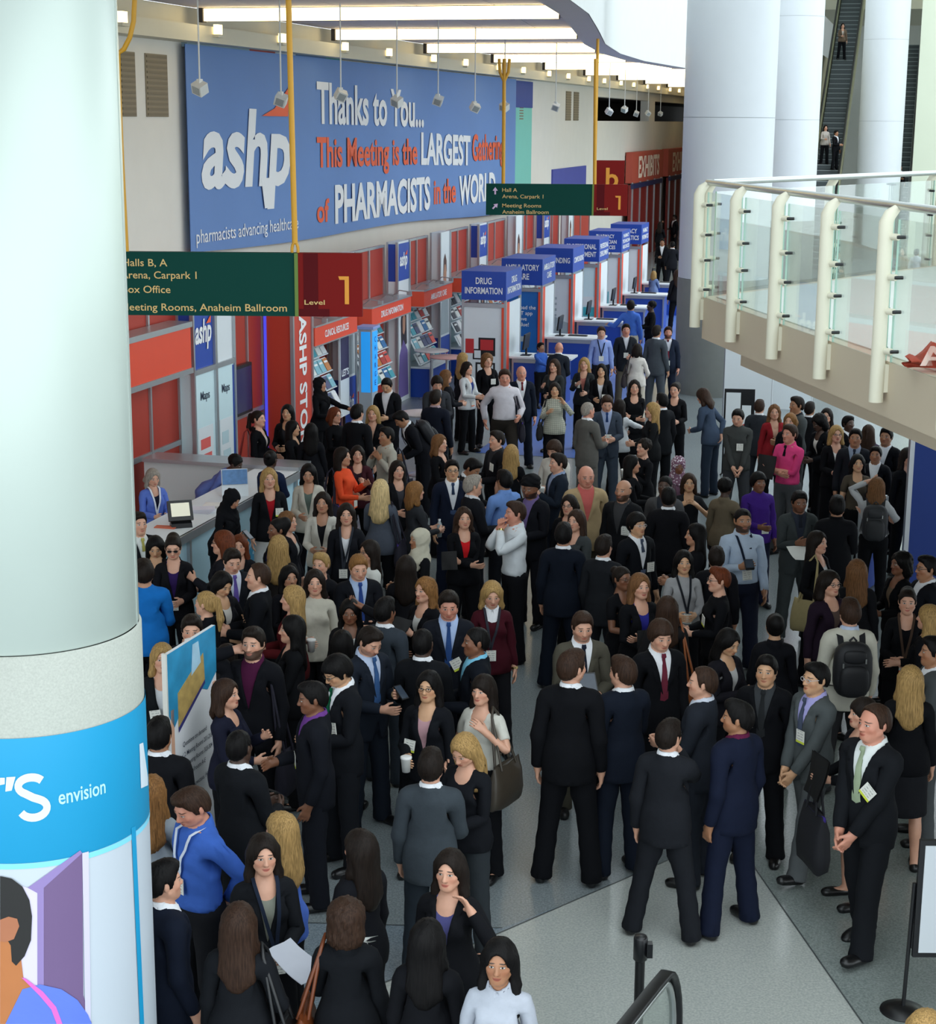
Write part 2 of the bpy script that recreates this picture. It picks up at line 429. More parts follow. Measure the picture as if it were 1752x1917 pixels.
def hairline(v, pts, off=0.0):
    ys = [p[0] for p in pts]; zs = [p[1] + off for p in pts]
    v.whole(lambda x, y, z: (np.interp(y, ys, zs) - z) * 0.8 + 0 * x, 0.006)
SHORT = [(-.12, 1.715), (-.085, 1.712), (-.062, 1.70), (-.045, 1.668), (-.03, 1.655), (-.018, 1.615), (.004, 1.612), (.01, 1.655), (.03, 1.655), (.04, 1.60), (.10, 1.548), (.14, 1.545)]
HIGH = [(-.12, 1.75), (-.06, 1.742), (-.035, 1.715), (-.022, 1.66), (-.012, 1.62), (.004, 1.615), (.01, 1.655), (.03, 1.655), (.04, 1.60), (.10, 1.548), (.14, 1.545)]
FRINGE = [(-.12, 1.80), (-.005, 1.80), (0.0, 1.66), (.005, 1.66), (.03, 1.66), (.04, 1.60), (.10, 1.548), (.14, 1.545)]
def make_hair(st):
    v = Vol(*HB, 0.0065)
    def face(w=0.060, top=1.705):
        v.ell((0, -0.10, 1.60), (w, 0.095, top - 1.60), 0.012, 'sub')
    def cap(o=0.013, k=0.02):
        v.ell((0, 0.017, 1.668), (0.076 + o, 0.096 + o, 0.086 + o), k)
        v.ell((0, 0.035, 1.62), (0.070 + o, 0.078 + o, 0.085), 0.03)
    if st in ('short', 'high', 'fringe', 'buzz', 'quiff', 'bowl'):
        cap({'buzz': 0.005, 'fringe': 0.007, 'bowl': 0.024}.get(st, 0.013))
        if st in ('short', 'quiff'): v.ell((0, -0.035, 1.735), (0.062, 0.055, 0.032 if st == 'short' else 0.042), 0.03)
        strands(v, 0.0035)
        if st == 'fringe': v.whole(lambda x, y, z: z - 1.675 + 0 * x + 0 * y, 0.01)
        hairline(v, {'high': HIGH, 'fringe': FRINGE}.get(st, SHORT), -0.022 if st == 'bowl' else 0)
    elif st in ('long', 'wavy', 'bangs', 'bob', 'mid'):
        cap(0.017)
        zb = {'bob': 1.50, 'mid': 1.42}.get(st, 1.27)
        v.cone((0, 0.070, 1.62), (0, 0.100, zb + .04), 0.088, 0.070 if st != 'wavy' else 0.09, 0.04, sy=0.55)
        for s, dz in ((-1, .03), (1, .055)): v.cone((s * .045, 0.060, 1.60), (s * .062, 0.095, zb + .04 + dz), 0.060, 0.050 if st != 'wavy' else 0.066, 0.03, sy=0.6)
        for s in (-1, 1):
            v.cone((s * 0.074, 0.01, 1.66), (s * 0.088, 0.02, 1.50), 0.030, 0.030, 0.03)
            if st != 'bob': v.cone((s * 0.088, 0.02, 1.50), (s * 0.095, -0.02 if st != 'mid' else .02, zb + .07), 0.032, 0.030 if st != 'wavy' else 0.045, 0.03)
        strands(v, 0.0035 if st != 'wavy' else 0.006, 30)
        face(0.060, 1.675 if st == 'bangs' else 1.712)
        if st != 'bangs': v.ell((0, -0.11, 1.70), (0.012, 0.03, 0.035), 0.01, 'sub')
        v.ell((0, -0.06, 1.45), (0.058, 0.12, 0.12), 0.02, 'sub')
        v.ell((0, -0.01, 1.535), (0.045, 0.06, 0.06), 0.015, 'sub')
    elif st in ('pony', 'bun', 'updo'):
        cap(0.010); strands(v, 0.002)
        hairline(v, SHORT)
        if st == 'pony':
            v.ell((0, 0.125, 1.69), (0.026, 0.026, 0.026), 0.02)
            v.cone((0, 0.14, 1.68), (0, 0.165, 1.50), 0.030, 0.036, 0.02); v.cone((0, 0.165, 1.50), (0, 0.15, 1.38), 0.036, 0.014, 0.02)
        elif st == 'bun': v.ell((0, 0.12, 1.70), (0.048, 0.045, 0.045), 0.012)
        else: v.ell((0, 0.10, 1.69), (0.072, 0.07, 0.08), 0.03)
    elif st in ('curly', 'afro'):
        v.ell((0, 0.03, 1.672), (0.115 if st == 'curly' else 0.095, 0.118 if st == 'curly' else 0.11, 0.108 if st == 'curly' else .10), 0.02)
        if st == 'curly': v.ell((0, 0.06, 1.56), (0.115, 0.085, 0.10), 0.05)
        x, y, z = v.grid((slice(None),) * 3)
        v.D += (0.007 * np.sin(95 * x + 40 * z) * np.sin(90 * y + 1) * np.sin(85 * z + 2) + 0.004 * np.sin(160 * x) * np.sin(150 * y + 60 * z)).astype(np.float32)
        face(0.060, 1.702); v.ell((0, -0.06, 1.50), (0.075, 0.10, 0.09), 0.02, 'sub')
    elif st == 'hijab':
        v.ell((0, 0.022, 1.665), (0.097, 0.116, 0.104), 0.02)
        v.cone((0, 0.02, 1.60), (0, 0.02, 1.46), 0.092, 0.105, 0.04); v.ell((0, 0.0, 1.40), (0.165, 0.125, 0.09), 0.05)
        v.cone((0.03, -0.05, 1.50), (0.06, -0.09, 1.33), 0.05, 0.06, 0.03)
        x, y, z = v.grid((slice(None),) * 3)
        v.D += (0.005 * np.sin(70 * z + 26 * x - 34 * y + 2 * np.sin(20 * x))).astype(np.float32)
        v.ell((0, -0.11, 1.61), (0.056, 0.085, 0.082), 0.008, 'sub')
    elif st == 'turban':
        v.ell((0, 0.02, 1.712), (0.108, 0.128, 0.085), 0.02); v.ell((0, 0.05, 1.64), (0.09, 0.085, 0.08), 0.03)
        x, y, z = v.grid((slice(None),) * 3)
        v.D += (0.005 * np.sin(110 * z + 60 * np.abs(x) + 50 * y)).astype(np.float32)
        hairline(v, [(-.12, 1.70), (-.05, 1.68), (0, 1.655), (.05, 1.60), (.12, 1.56)])
    return v.mesh()

# ---- skinning: template vertices follow the bones of a pose
BONES = ['pelvis', 'chest', 'head', 'uaL', 'faL', 'haL', 'uaR', 'faR', 'haR', 'thL', 'shL', 'thR', 'shR']
def weights(V, sex, kind):
    g = SK[sex]; n = len(V); W = np.zeros((n, len(BONES)), np.float32)
    x, y, z = V.T
    rem = np.ones(n, np.float32)
    if kind == 'hair':
        h = sstep(1.36, 1.50, z); W[:, 2] = h; W[:, 1] = 1 - h; return W
    for s, (a0, a1, a2) in ((1, (3, 4, 5)), (-1, (6, 7, 8))):
        A = AD * np.array([s, 1, 1]); d = V - np.array(mir(g.S, s)); al = d @ A
        pe = np.linalg.norm(d - al[:, None] * A, axis=1)
        w = sstep(-0.05, 0.085, al) * (1 - sstep(0.10, 0.15, pe)) * (x * s > 0.05)
        w = np.where(al > 0.30, (x * s > .3) * 1.0, w)
        f = sstep(g.L1 - 0.05, g.L1 + 0.05, al); h = sstep(g.L1 + g.L2 - 0.015, g.L1 + g.L2 + 0.02, al)
        W[:, a0] = w * (1 - f); W[:, a1] = w * f * (1 - h); W[:, a2] = w * f * h; rem -= w
    rem = np.clip(rem, 0, 1)
    hd = sstep(1.49, 1.575, z) * rem; W[:, 2] = hd; rem = rem - hd
    ch = sstep(0.98, 1.20, z) * rem; W[:, 1] = ch; rem = rem - ch
    loose = kind in ('skirt', 'jacket')
    lg = (1 - sstep(0.82, 0.99, z)) * rem * (0.55 if kind == 'skirt' else 0.35 if kind == 'jacket' else 1)
    side = sstep(-0.09, 0.09, x) if loose else sstep(-0.025, 0.025, x)
    kn = 0 if loose else 1 - sstep(0.43, 0.57, z)
    W[:, 9] = lg * side * (1 - kn); W[:, 10] = lg * side * kn; W[:, 11] = lg * (1 - side) * (1 - kn); W[:, 12] = lg * (1 - side) * kn
    W[:, 0] = rem - lg
    return W
def rot_between(a, b):
    a = a / np.linalg.norm(a); b = b / np.linalg.norm(b); c = a @ b
    if c < -0.9999: return -np.eye(3)
    v = np.cross(a, b); K = np.array([[0, -v[2], v[1]], [v[2], 0, -v[0]], [-v[1], v[0], 0]])
    return np.eye(3) + K + K @ K / (1 + c)
def rx(t): c, s = math.cos(t), math.sin(t); return np.array([[1, 0, 0], [0, c, -s], [0, s, c]])
def ry(t): c, s = math.cos(t), math.sin(t); return np.array([[c, 0, s], [0, 1, 0], [-s, 0, c]])
def rz(t): c, s = math.cos(t), math.sin(t); return np.array([[c, -s, 0], [s, c, 0], [0, 0, 1]])
def about(R, rest, pose): return R, pose - R @ rest
# hand targets in the chest frame: x outward from the midline, y forward negative, z up (for a 1.75 m figure)
ARM = {
    'down': ((0.228, -0.01, 0.875), (0.35, 0.9, 0)), 'relax': ((0.225, -0.07, 0.885), (0.3, 0.9, 0)), 'front': ((0.085, -0.28, 1.12), (0.42, 0.5, -.6)),
    'clasp': ((0.045, -0.22, 0.885), (0.6, 0.6, -.1)), 'high': ((0.10, -0.28, 1.27), (0.4, 0.2, -.8)), 'cross': ((-0.10, -0.20, 1.17), (0.6, 0.3, -.6)),
    'fold': ((-0.05, -0.225, 1.13), (0.6, 0.3, -.6)), 'ear': ((0.135, -0.045, 1.585), (0.8, -.3, -.6)), 'chin': ((0.03, -0.17, 1.47), (0.4, -.4, -.9)),
    'strap': ((0.12, -0.155, 1.34), (0.7, 0, -.8)), 'hip': ((0.20, 0.02, 1.02), (1, 0.5, 0)), 'reach': ((0.20, -0.48, 1.22), (0.5, 0.2, -.8)),
    'up': ((0.12, -0.02, 1.69), (1, -.3, -.1)), 'back': ((0.05, 0.17, 0.97), (0.8, 0.6, 0)), 'shoulder': ((0.175, -0.085, 1.415), (0.7, -.3, -.8)),
    'bagarm': ((0.20, -0.20, 1.05), (0.35, 0.8, -.3)), 'walkf': ((0.27, -0.20, 0.93), (0.6, 0.6, 0)), 'walkb': ((0.27, 0.14, 0.93), (0.6, 0.6, 0)), 'wide': ((0.40, -0.10, 0.93), (0.8, 0.5, 0)), 'side': ((0.50, -0.15, 1.20), (.3, .5, -.7)), 'phone': ((0.07, -0.27, 1.21), (0.42, 0.4, -.7)),
}
def pose(sex, armL, armR, head_yaw=0, head_pitch=0, lean=0, leanside=0, stance=0.0, step=0.0, twist=0):
    g = SK[sex]; M = {}
    R0 = np.eye(3); piv = np.array([0, 0.0, 0.96])
    drop = 0.0
    if lean > 0.5: drop = 0.0
    M['pelvis'] = (R0, np.zeros(3))
    Rc = rz(twist) @ rx(lean) @ ry(leanside)
    M['chest'] = about(Rc, piv, piv)
    neck = np.array([0, 0.02, 1.53]); np_ = Rc @ (neck - piv) + piv
    Rh = (rz(twist) @ rx(lean * 0.6) @ ry(leanside * .4)) @ rz(head_yaw) @ rx(head_pitch)
    M['head'] = about(Rh, neck, np_)
    for s, nm, arm in ((1, 'L', armL), (-1, 'R', armR)):
        tgt, hint = ARM[arm] if isinstance(arm, str) else arm
        S = np.array(mir(g.S, s)); T = np.array([tgt[0] * s, tgt[1], tgt[2]]); hnt = np.array([hint[0] * s, hint[1], hint[2]])
        d = T - S; L = np.linalg.norm(d); mx = (g.L1 + g.L2) * 0.995
        if L > mx: d = d / L * mx; L = mx
        u = d / L
        ca = np.clip((g.L1 ** 2 + L * L - g.L2 ** 2) / (2 * g.L1 * L), -1, 1)
        pz_ = hnt - (hnt @ u) * u; pz_ /= np.linalg.norm(pz_) + 1e-9
        E = S + u * g.L1 * ca + pz_ * g.L1 * math.sqrt(1 - ca * ca); Wp = S + d
        A = AD * np.array([s, 1, 1])
        Ru = rot_between(A, E - S)
        Rf = rot_between(Ru @ A, Wp - E) @ Ru
        Sp = Rc @ (S - piv) + piv; Ep = Rc @ (E - piv) + piv; Wpp = Rc @ (Wp - piv) + piv
        M['ua' + nm] = about(Rc @ Ru, S, Sp); M['fa' + nm] = about(Rc @ Rf, np.array(mir(g.E, s)), Ep); M['ha' + nm] = about(Rc @ Rf, np.array(mir(g.W, s)), Wpp)
        M['hand' + nm] = Wpp + (Rc @ Rf @ A) * 0.085
        M['palm' + nm] = Rc @ Rf
    for s, nm in ((1, 'L'), (-1, 'R')):
        h = np.array(mir(g.hip, s)); kn = np.array(mir(g.knee, s))
        st = step * s
        Rt = ry(-s * stance) @ rx(-st * 0.9); bend = 0.35 * abs(step) if st < 0 else 0.0
        Rk = ry(-s * stance) @ rx(-st * 0.9 + bend)
        M['th' + nm] = about(Rt, h, h); kp = Rt @ (kn - h) + h
        M['sh' + nm] = about(Rk, kn, kp)
    return M
def skin(V, W, M):
    out = np.zeros_like(V)
    for i, b in enumerate(BONES):
        w = W[:, i]
        if w.max() <= 0: continue
        R, t = M[b]
        out += w[:, None] * (V @ np.asarray(R, np.float32).T + np.asarray(t, np.float32))
    return out
TPL = {}
def template(kind, sex, lod=0):
    key = (kind, sex, lod)
    if key in TPL: return TPL[key]
    raw = ('raw', kind, sex)
    if raw not in TPL:
        if kind == 'body': r = make_body(sex)
        elif kind == 'jacket': r = make_jacket(sex)
        elif kind == 'coat': r = make_jacket(sex, True)
        elif kind == 'shirt_front': r = make_shirt(sex, 0, 'collar', True)
        elif kind == 'blouse_front': r = make_shirt(sex, 0, 'scoop', True)
        elif kind == 'shirt': r = make_shirt(sex, 0.97, 'collar', True)
        elif kind == 'shirt_rolled': r = make_shirt(sex, 0.25, 'collar', True)
        elif kind == 'sweater': r = make_shirt(sex, 0.95, 'scoop', False)
        elif kind == 'crew': r = make_shirt(sex, 0.95, 'crew', False)
        elif kind == 'tee': r = make_shirt(sex, -0.35, 'scoop', True)
        elif kind == 'trousers': r = make_trousers(sex)
        elif kind == 'skirt': r = make_skirt()
        elif kind in ('shoeL', 'shoeR'):
            r = make_shoes(sex); sg = 1 if kind == 'shoeL' else -1
            keep = (r[0][r[1], 0].mean(1) * sg > 0); r = (r[0], r[1][keep]); u = np.unique(r[1]); mp_ = np.full(len(r[0]), 0); mp_[u] = np.arange(len(u)); r = (r[0][u], mp_[r[1]])
        else: r = make_hair(kind)
        TPL[raw] = r
    V, F = TPL[raw]
    tgt = {'body': (6200, 3200, 1500), 'jacket': (2600, 1300, 600), 'coat': (2600, 1300, 600), 'trousers': (1300, 700, 350), 'skirt': (700, 400, 250), 'shoeL': (320, 180, 110), 'shoeR': (320, 180, 110)}.get(kind, (1700, 900, 450))
    if kind in ('shirt_front', 'blouse_front'): tgt = (1100, 600, 350)
    v, f = decimate(V, F, tgt[lod])
    wk = kind if kind in ('skirt', 'jacket') else 'jacket' if kind in ('sweater', 'crew', 'coat') else 'hair' if kind in HAIRS else 'body'
    if kind == 'body':
        n = np.zeros_like(v); fn = np.cross(v[f[:, 1]] - v[f[:, 0]], v[f[:, 2]] - v[f[:, 0]])
        for i in range(3): np.add.at(n, f[:, i], fn)
        TPL[('nrm', sex, lod)] = n / (np.linalg.norm(n, axis=1)[:, None] + 1e-9)
    TPL[key] = (v, f, weights(v, sex, wk)); return TPL[key]
def tucked(V, N, W, sex, gs):
    '''the body drawn in a little wherever clothes cover it'''
    x, y, z = V.T; c = np.zeros(len(V), np.float32)
    arm = W[:, 3:9].sum(1); g = SK[sex]
    al = np.abs(x) * AD[0] + (g.S[2] - z) * -AD[2] - g.sx * AD[0]
    if gs & {'trousers'}: c = np.maximum(c, (z < 1.0) * sstep(0.075, 0.11, z) * (arm < .1))
    if gs & {'skirt'}: c = np.maximum(c, (z < 1.02) * (z > 0.53) * (arm < .1))
    long = gs & {'jacket', 'coat', 'shirt', 'sweater', 'crew'}
    if long or gs & {'tee', 'shirt_rolled', 'vest'}:
        t = (z > 0.9) * (z < 1.455) * (arm < .5)
        if not gs & {'shirt', 'shirt_front', 'crew', 'shirt_rolled'}: t = t * ~((y < 0.0) & (np.abs(x) < 0.10) & (z > 1.33))
        c = np.maximum(c, t)
        lim = g.L1 + g.L2 - 0.05 if long else g.L1 * 0.5 if gs & {'tee'} else g.L1 + 0.03
        if not (gs & {'vest'} and not long): c = np.maximum(c, (arm >= .1) * (1 - sstep(lim - .03, lim, al)))
    return (V - N * (c * np.where(arm > .1, 0.021, 0.017))[:, None]).astype(np.float32)
HAIRS = ('short', 'high', 'fringe', 'buzz', 'quiff', 'bowl', 'long', 'wavy', 'bangs', 'bob', 'mid', 'pony', 'bun', 'updo', 'curly', 'afro', 'hijab', 'turban')
ORDW = 'first second third fourth fifth sixth seventh eighth ninth tenth eleventh twelfth thirteenth fourteenth fifteenth sixteenth seventeenth eighteenth nineteenth twentieth twenty-first twenty-second twenty-third twenty-fourth twenty-fifth twenty-sixth'.split()
# ---------------------------------------------------------------- lettering
_CAP = {}
def text_mesh(s, shear=0.0, bold=0.0, spacing=1.0):
    cu = bpy.data.curves.new('lettering', 'FONT'); cu.body = s; cu.size = 1.0; cu.shear = shear; cu.offset = bold; cu.resolution_u = 3; cu.space_character = spacing
    ob = bpy.data.objects.new('lettering', cu); WS.collection.objects.link(ob)
    with bpy.context.temp_override(scene=WS, view_layer=WS.view_layers[0]): dg = bpy.context.evaluated_depsgraph_get()
    me = ob.evaluated_get(dg).to_mesh()
    me.calc_loop_triangles()
    v = np.empty(len(me.vertices) * 3, np.float32); me.vertices.foreach_get('co', v)
    f = np.empty(len(me.loop_triangles) * 3, np.int32); me.loop_triangles.foreach_get('vertices', f)
    ob.evaluated_get(dg).to_mesh_clear(); bpy.data.objects.remove(ob); bpy.data.curves.remove(cu)
    return v.reshape(-1, 3), f.reshape(-1, 3)
CAPH = 0.70
def letter_groups(v, f):
    '''faces of a word sorted into its letters (dots of i and j stay with their stems)'''
    par = np.arange(len(v))
    while True:
        m = par[f].min(1); old = par.copy()
        for i in range(3): np.minimum.at(par, f[:, i], m)
        par = par[par]
        if (par == old).all(): break
    cid = par[f[:, 0]]; comp = []
    for c in np.unique(cid):
        g = np.where(cid == c)[0]; x = v[f[g]][:, :, 0]; comp.append([x.min(), x.max(), g])
    comp.sort(key=lambda c: c[0]); out = []
    for c in comp:
        if out and min(c[1], out[-1][1]) - max(c[0], out[-1][0]) > .6 * min(c[1] - c[0], out[-1][1] - out[-1][0]): out[-1] = [min(c[0], out[-1][0]), max(c[1], out[-1][1]), np.concatenate([out[-1][2], c[2]])]
        else: out.append(c)
    return [c[2] for c in out]
def lettering(parent, s, o, right, up, m, shear=0.0, bold=0.0, width=None, cap=None, lift=0.004, spacing=1.0, split=False):
    """o: baseline left point (parent's frame); right/up unit vectors; width: full width; cap: capital height"""
    v, f = text_mesh(s, shear, bold, spacing)
    x0, x1 = v[:, 0].min(), v[:, 0].max(); sy = (cap or 0.1) / CAPH; sx = width / (x1 - x0) if width else sy
    R, U, O = np.array(right, float), np.array(up, float), np.array(o, float); N = np.cross(R, U); N /= np.linalg.norm(N)
    V = O + np.outer((v[:, 0] - x0) * sx, R) + np.outer(v[:, 1] * sy, U) + N * lift
    groups = letter_groups(v, f) if split else [np.arange(len(f))]
    for g in groups:
        u_, inv = np.unique(f[g], return_inverse=True); me = np_mesh('letter' if split else 'lettering', V[u_].astype(np.float32), inv.reshape(-1, 3), False); me.materials.append(m)
        ob = bpy.data.objects.new(me.name, me); C.objects.link(ob)
        if parent is not None: ob.parent = parent
    return ob
def hthing(name, u, v, label, cat, group=None, z=0.0): return empty(name, hall(u, v, z), -HA, label, cat, group)
def struct(name, mb, m, parent=None): return mb.build(name, m, parent, kind='structure' if parent is None else None)
X_, Y_, Z_ = (1, 0, 0), (0, 1, 0), (0, 0, 1)
# ---------------------------------------------------------------- materials of the place
def floor_mat(name, a, b, rough=0.22):
    m = bpy.data.materials.new(name); m.use_nodes = True; t = NT(m); p = t.n['Principled BSDF']
    tc = t.new('ShaderNodeTexCoord'); n1 = t.new('ShaderNodeTexNoise'); n1.inputs['Scale'].default_value = 60; n1.inputs['Detail'].default_value = 5; t.l.new(tc.outputs['Object'], n1.inputs['Vector'])
    n2 = t.new('ShaderNodeTexNoise'); n2.inputs['Scale'].default_value = 0.7; t.l.new(tc.outputs['Object'], n2.inputs['Vector'])
    vo = t.new('ShaderNodeTexVoronoi'); vo.inputs['Scale'].default_value = 55; t.l.new(tc.outputs['Object'], vo.inputs['Vector'])
    mr = t.new('ShaderNodeMapRange'); mr.inputs[1].default_value = .35; mr.inputs[2].default_value = .65; t.l.new(n1.outputs[0], mr.inputs[0])
    c = t.mix(mr.outputs[0], srgb(a), srgb(b)); c = t.mix(t.math('MULTIPLY', t.math('LESS_THAN', vo.outputs['Distance'], .16), .5), c, srgb('c9ccc6'))
    c = t.mix(t.math('MULTIPLY', n2.outputs[0], .25), c, srgb('6f7470'))
    t.l.new(c, p.inputs['Base Color']); p.inputs['Roughness'].default_value = rough
    return m
M_floor = floor_mat('terrazzo_grey', '737c80', '8f989b'); M_light = floor_mat('terrazzo_pale', 'abb1ae', 'c6cac4'); M_blue = floor_mat('terrazzo_bluegrey', '6f7d88', '8f9ca6')
M_wall = mat('cream_plaster', 'e6e2d8', .85, .04, 2.0); M_white = mat('white_plaster', 'dcdfdd', .8, .03, 3.0); M_warmw = mat('ivory_paint', 'd4d0bc', .55, .03, 4.0)
M_red = mat('red_panel', 'a8301e', .55, .05, 3); M_orange = mat('orange_header', 'e24a2c', .5, .03, 3); M_bluep = mat('blue_panel', '1c46a8', .45, .05, 3); M_alu = mat('aluminium', 'b4b8bc', .35, .05, 8, metal=.7)
M_wp = mat('white_panel', 'dfe6ea', .45, .03, 3); M_pale = mat('pale_cyan_panel', 'cfe8ee', .45, .04, 2); M_blk = mat('black_plastic', '141518', .35, .05, 20); M_scr = mat('dark_screen', '1b1a33', .15, .2, 2)
M_txw = mat('white_letter', 'eef0f2', .6, 0); M_txo = mat('orange_letter', 'ee6038', .6, 0); M_txk = mat('dark_letter', '1d2b45', .6, 0); M_gold = mat('gold_letter', 'd8b673', .6, 0); M_amber = mat('amber_letter', 'e0952a', .6, 0)
M_steel = mat('brushed_steel', 'b9bdbb', .28, .06, 30, metal=.85); M_yel = mat('yellow_paint', 'd39a1c', .45, .06, 6); M_rubber = mat('black_rubber', '101012', .4, .1, 30)
def glass_mat(name, tint=(0.955, 0.985, 0.972, 1), refl=0.06):
    m = bpy.data.materials.new(name); m.use_nodes = True; t = NT(m); t.n.remove(t.n['Principled BSDF']); o = t.n['Material Output']
    tr = t.new('ShaderNodeBsdfTransparent'); tr.inputs[0].default_value = tint; gl = t.new('ShaderNodeBsdfGlossy'); gl.inputs[1].default_value = 0.02
    lw = t.new('ShaderNodeLayerWeight'); lw.inputs[0].default_value = .35; mx = t.new('ShaderNodeMixShader')
    t.l.new(t.math('ADD', t.math('MULTIPLY', lw.outputs['Fresnel'], .35), refl * .3), mx.inputs[0]); t.l.new(tr.outputs[0], mx.inputs[1]); t.l.new(gl.outputs[0], mx.inputs[2]); t.l.new(mx.outputs[0], o.inputs[0])
    return m
M_glass = glass_mat('clear_glass'); M_gedge = mat('glass_edge', '9fc0b2', .2, .05, 10)
# ---------------------------------------------------------------- floor
b = MB(); b.raw([(-40, 1, 0), (60, 1, 0), (60, 135, 0), (-40, 135, 0)], [(0, 1, 2, 3)]); FLOOR = struct('floor', b, M_floor)
def inlay(pts, m, z):
    b = MB(); q = [at_z(*p) if len(p) == 2 else Vector(p) for p in pts]; b.raw([(p.x, p.y, z) for p in q], [tuple(range(len(q)))]); struct('floor_panel', b, m, FLOOR)
inlay([(1367, 1560), (1095, 1678), (700, 1849), (560, 2100), (1760, 2100), (1615, 1917), (1475, 1715)], M_light, .002)
inlay([(1095, 1678), (940, 1738), (560, 1728), (330, 1980), (560, 2100), (700, 1849)], M_blue, .003)
inlay([(1367, 1560), (1475, 1715), (1615, 1917), (1760, 2100), (2100, 1900), (1800, 1500), (1500, 1330)], floor_mat('terrazzo_slate', '788280', '949d9a'), .004)
b = MB()
for p, q in (((1095, 1678), (700, 1849)), ((1367, 1560), (1615, 1917)), ((1367, 1560), (1095, 1678)), ((940, 1738), (560, 1728))):
    a, c = at_z(*p), at_z(*q); d = (c - a).normalized(); n = Vector((-d.y, d.x, 0)) * .006
    b.raw([a - n + Vector((0, 0, .0055)), c - n + Vector((0, 0, .0055)), c + n + Vector((0, 0, .0055)), a + n + Vector((0, 0, .0055))], [(0, 1, 2, 3)])
struct('divider_strip', b, mat('zinc_strip', '4d5354', .4, 0), FLOOR)
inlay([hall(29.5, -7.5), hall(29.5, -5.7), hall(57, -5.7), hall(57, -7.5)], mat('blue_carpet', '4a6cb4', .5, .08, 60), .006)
# ---------------------------------------------------------------- hall wall on the left with its banner
VW = -12.3
WALL = hthing('wall_left', 0, VW, None, None); WALL['kind'] = 'structure'
def wbox(name, u0, u1, z0, z1, x0, x1, m, parent=WALL): b = MB(); b.box(((x0 + x1) / 2, (u0 + u1) / 2, (z0 + z1) / 2), (x1 - x0, u1 - u0, z1 - z0)); return b.build(name, m, parent)
wbox('wall_face', 6, 66.5, 0, 7.05, -.4, 0, M_wall); wbox('wall_face', 66.5, 110, 0, 5.82, -.4, 0, M_wall); wbox('wall_face', 66.5, 110, 6.72, 7.05, -.4, 0, M_wall)
wbox('pier', 79.7, 81.4, 5.82, 6.72, -.4, 0, M_wall); wbox('pier', 95, 96.6, 5.82, 6.72, -.4, 0, M_wall)
wbox('dark_recess', 66.5, 128, 5.7, 6.9, -3.2, -3.0, mat('dark_interior', '2a2522', .9, .2, 1)); wbox('recess_floor', 66.5, 128, 5.72, 5.82, -3.2, -.4, mat('dark_interior', '2a2522', .9, .2, 1))
wbox('recess_ceiling', 66.5, 128, 6.72, 6.9, -3.2, -.4, mat('dark_interior', '2a2522', .9, .2, 1))
wbox('cornice', 6, 110, 7.05, 7.32, -.4, .42, M_warmw); wbox('cornice', 6, 110, 7.32, 7.62, -.4, .15, M_warmw)
M_vent = mat('taupe_grille', '8d8069', .7, .05, 6)
def vent(u0, u1, z0=5.82, z1=6.82):
    t = tag(wbox('wall_vent', u0, u1, z0, z1, 0, .02, M_vent), None); b = MB()
    n = 12
    for i in range(n): z = z0 + (i + .5) * (z1 - z0) / n; b.box((.026, (u0 + u1) / 2, z), (.012, u1 - u0 - .06, (z1 - z0) / n * .45))
    b.build('louvre_panel', mat('taupe_louvre', '7d715c', .7, .05, 6), t, kind='stuff')
vent(25.6, 26.15); vent(26.54, 27.38); vent(60.7, 61.6); vent(62.1, 63.0); vent(52.2, 52.7); vent(53.4, 54.0)
# banner: hanging cloth with soft vertical folds
M_ban = mat('blue_banner_cloth', '6d90c8', .8, .10, .35, coord='Object'); M_ban2 = mat('teal_wall_panel', '7fcbbd', .8, .03, 2)
wbox('teal_panel', 52.9, 55.2, 0, 6.2, 0, .03, M_ban2); wbox('navy_strip', 49.5, 55.2, 6.2, 7.0, 0, .05, mat('navy_cloth', '3c4f96', .8, .05, 2))
BAN = hthing('banner', 27.85, VW + .14, 'huge blue cloth banner with white and orange lettering on the left wall', 'banner')
def ban_xy(px, py):
    u, z = at_v(px, py, VW + .14); return (u - 27.85, z)
nu, nz = 150, 14; rows = []
L = ban_xy(965, 260)[0]
for j in range(nz + 1):
    r = []
    for i in range(nu + 1):
        q = i / nu; top = 7.02; bot = 3.55 - .42 * q - .05 * math.sin(q * 9); z = bot + (top - bot) * j / nz
        w = (.008 * math.sin(q * 70 + 1.5 * math.sin(q * 11)) + .006 * math.sin(q * 31 + .4)) * (1 - .75 * j / nz)
        r.append((w, q * L, z))
    rows.append(r)
b = MB(); b.strip(rows); b.strip([[(p[0] - .012, p[1], p[2]) for p in r][::-1] for r in rows]); b.build('cloth', M_ban, BAN)
def ban_text(s, p0, p1, cap_px, m, bold=.02, shear=0.0, base_par=None):
    (y0, z0), (y1, z1) = ban_xy(*p0), ban_xy(*p1); R = np.array([0, y1 - y0, z1 - z0]); W = np.linalg.norm(R); cap = ban_xy(p0[0], p0[1] - cap_px)[1] - z0
    return lettering(BAN, s, (.016, y0, z0), R / W, Z_, m, shear, bold, W, cap, split=cap_px > 20)
ban_text('Thanks to You...', (592, 229), (792, 236), 76, M_txw, .025)
ban_text('This Meeting is the', (592, 312), (780, 306), 55, M_txo, .025); ban_text('LARGEST', (787, 306), (879, 307), 57, M_txw, .035); ban_text('Gathering', (883, 300), (942, 296), 48, M_txo, .025)
ban_text('of', (592, 416), (615, 413), 42, M_txo, .025); ban_text('PHARMACISTS', (626, 416), (804, 389), 68, M_txw, .035); ban_text('in the', (811, 381), (852, 377), 45, M_txo, .025); ban_text('WORLD', (858, 383), (926, 371), 52, M_txw, .035)
ban_text('pharmacists advancing healthcare', (366, 456), (557, 427), 26, M_txw, .004)
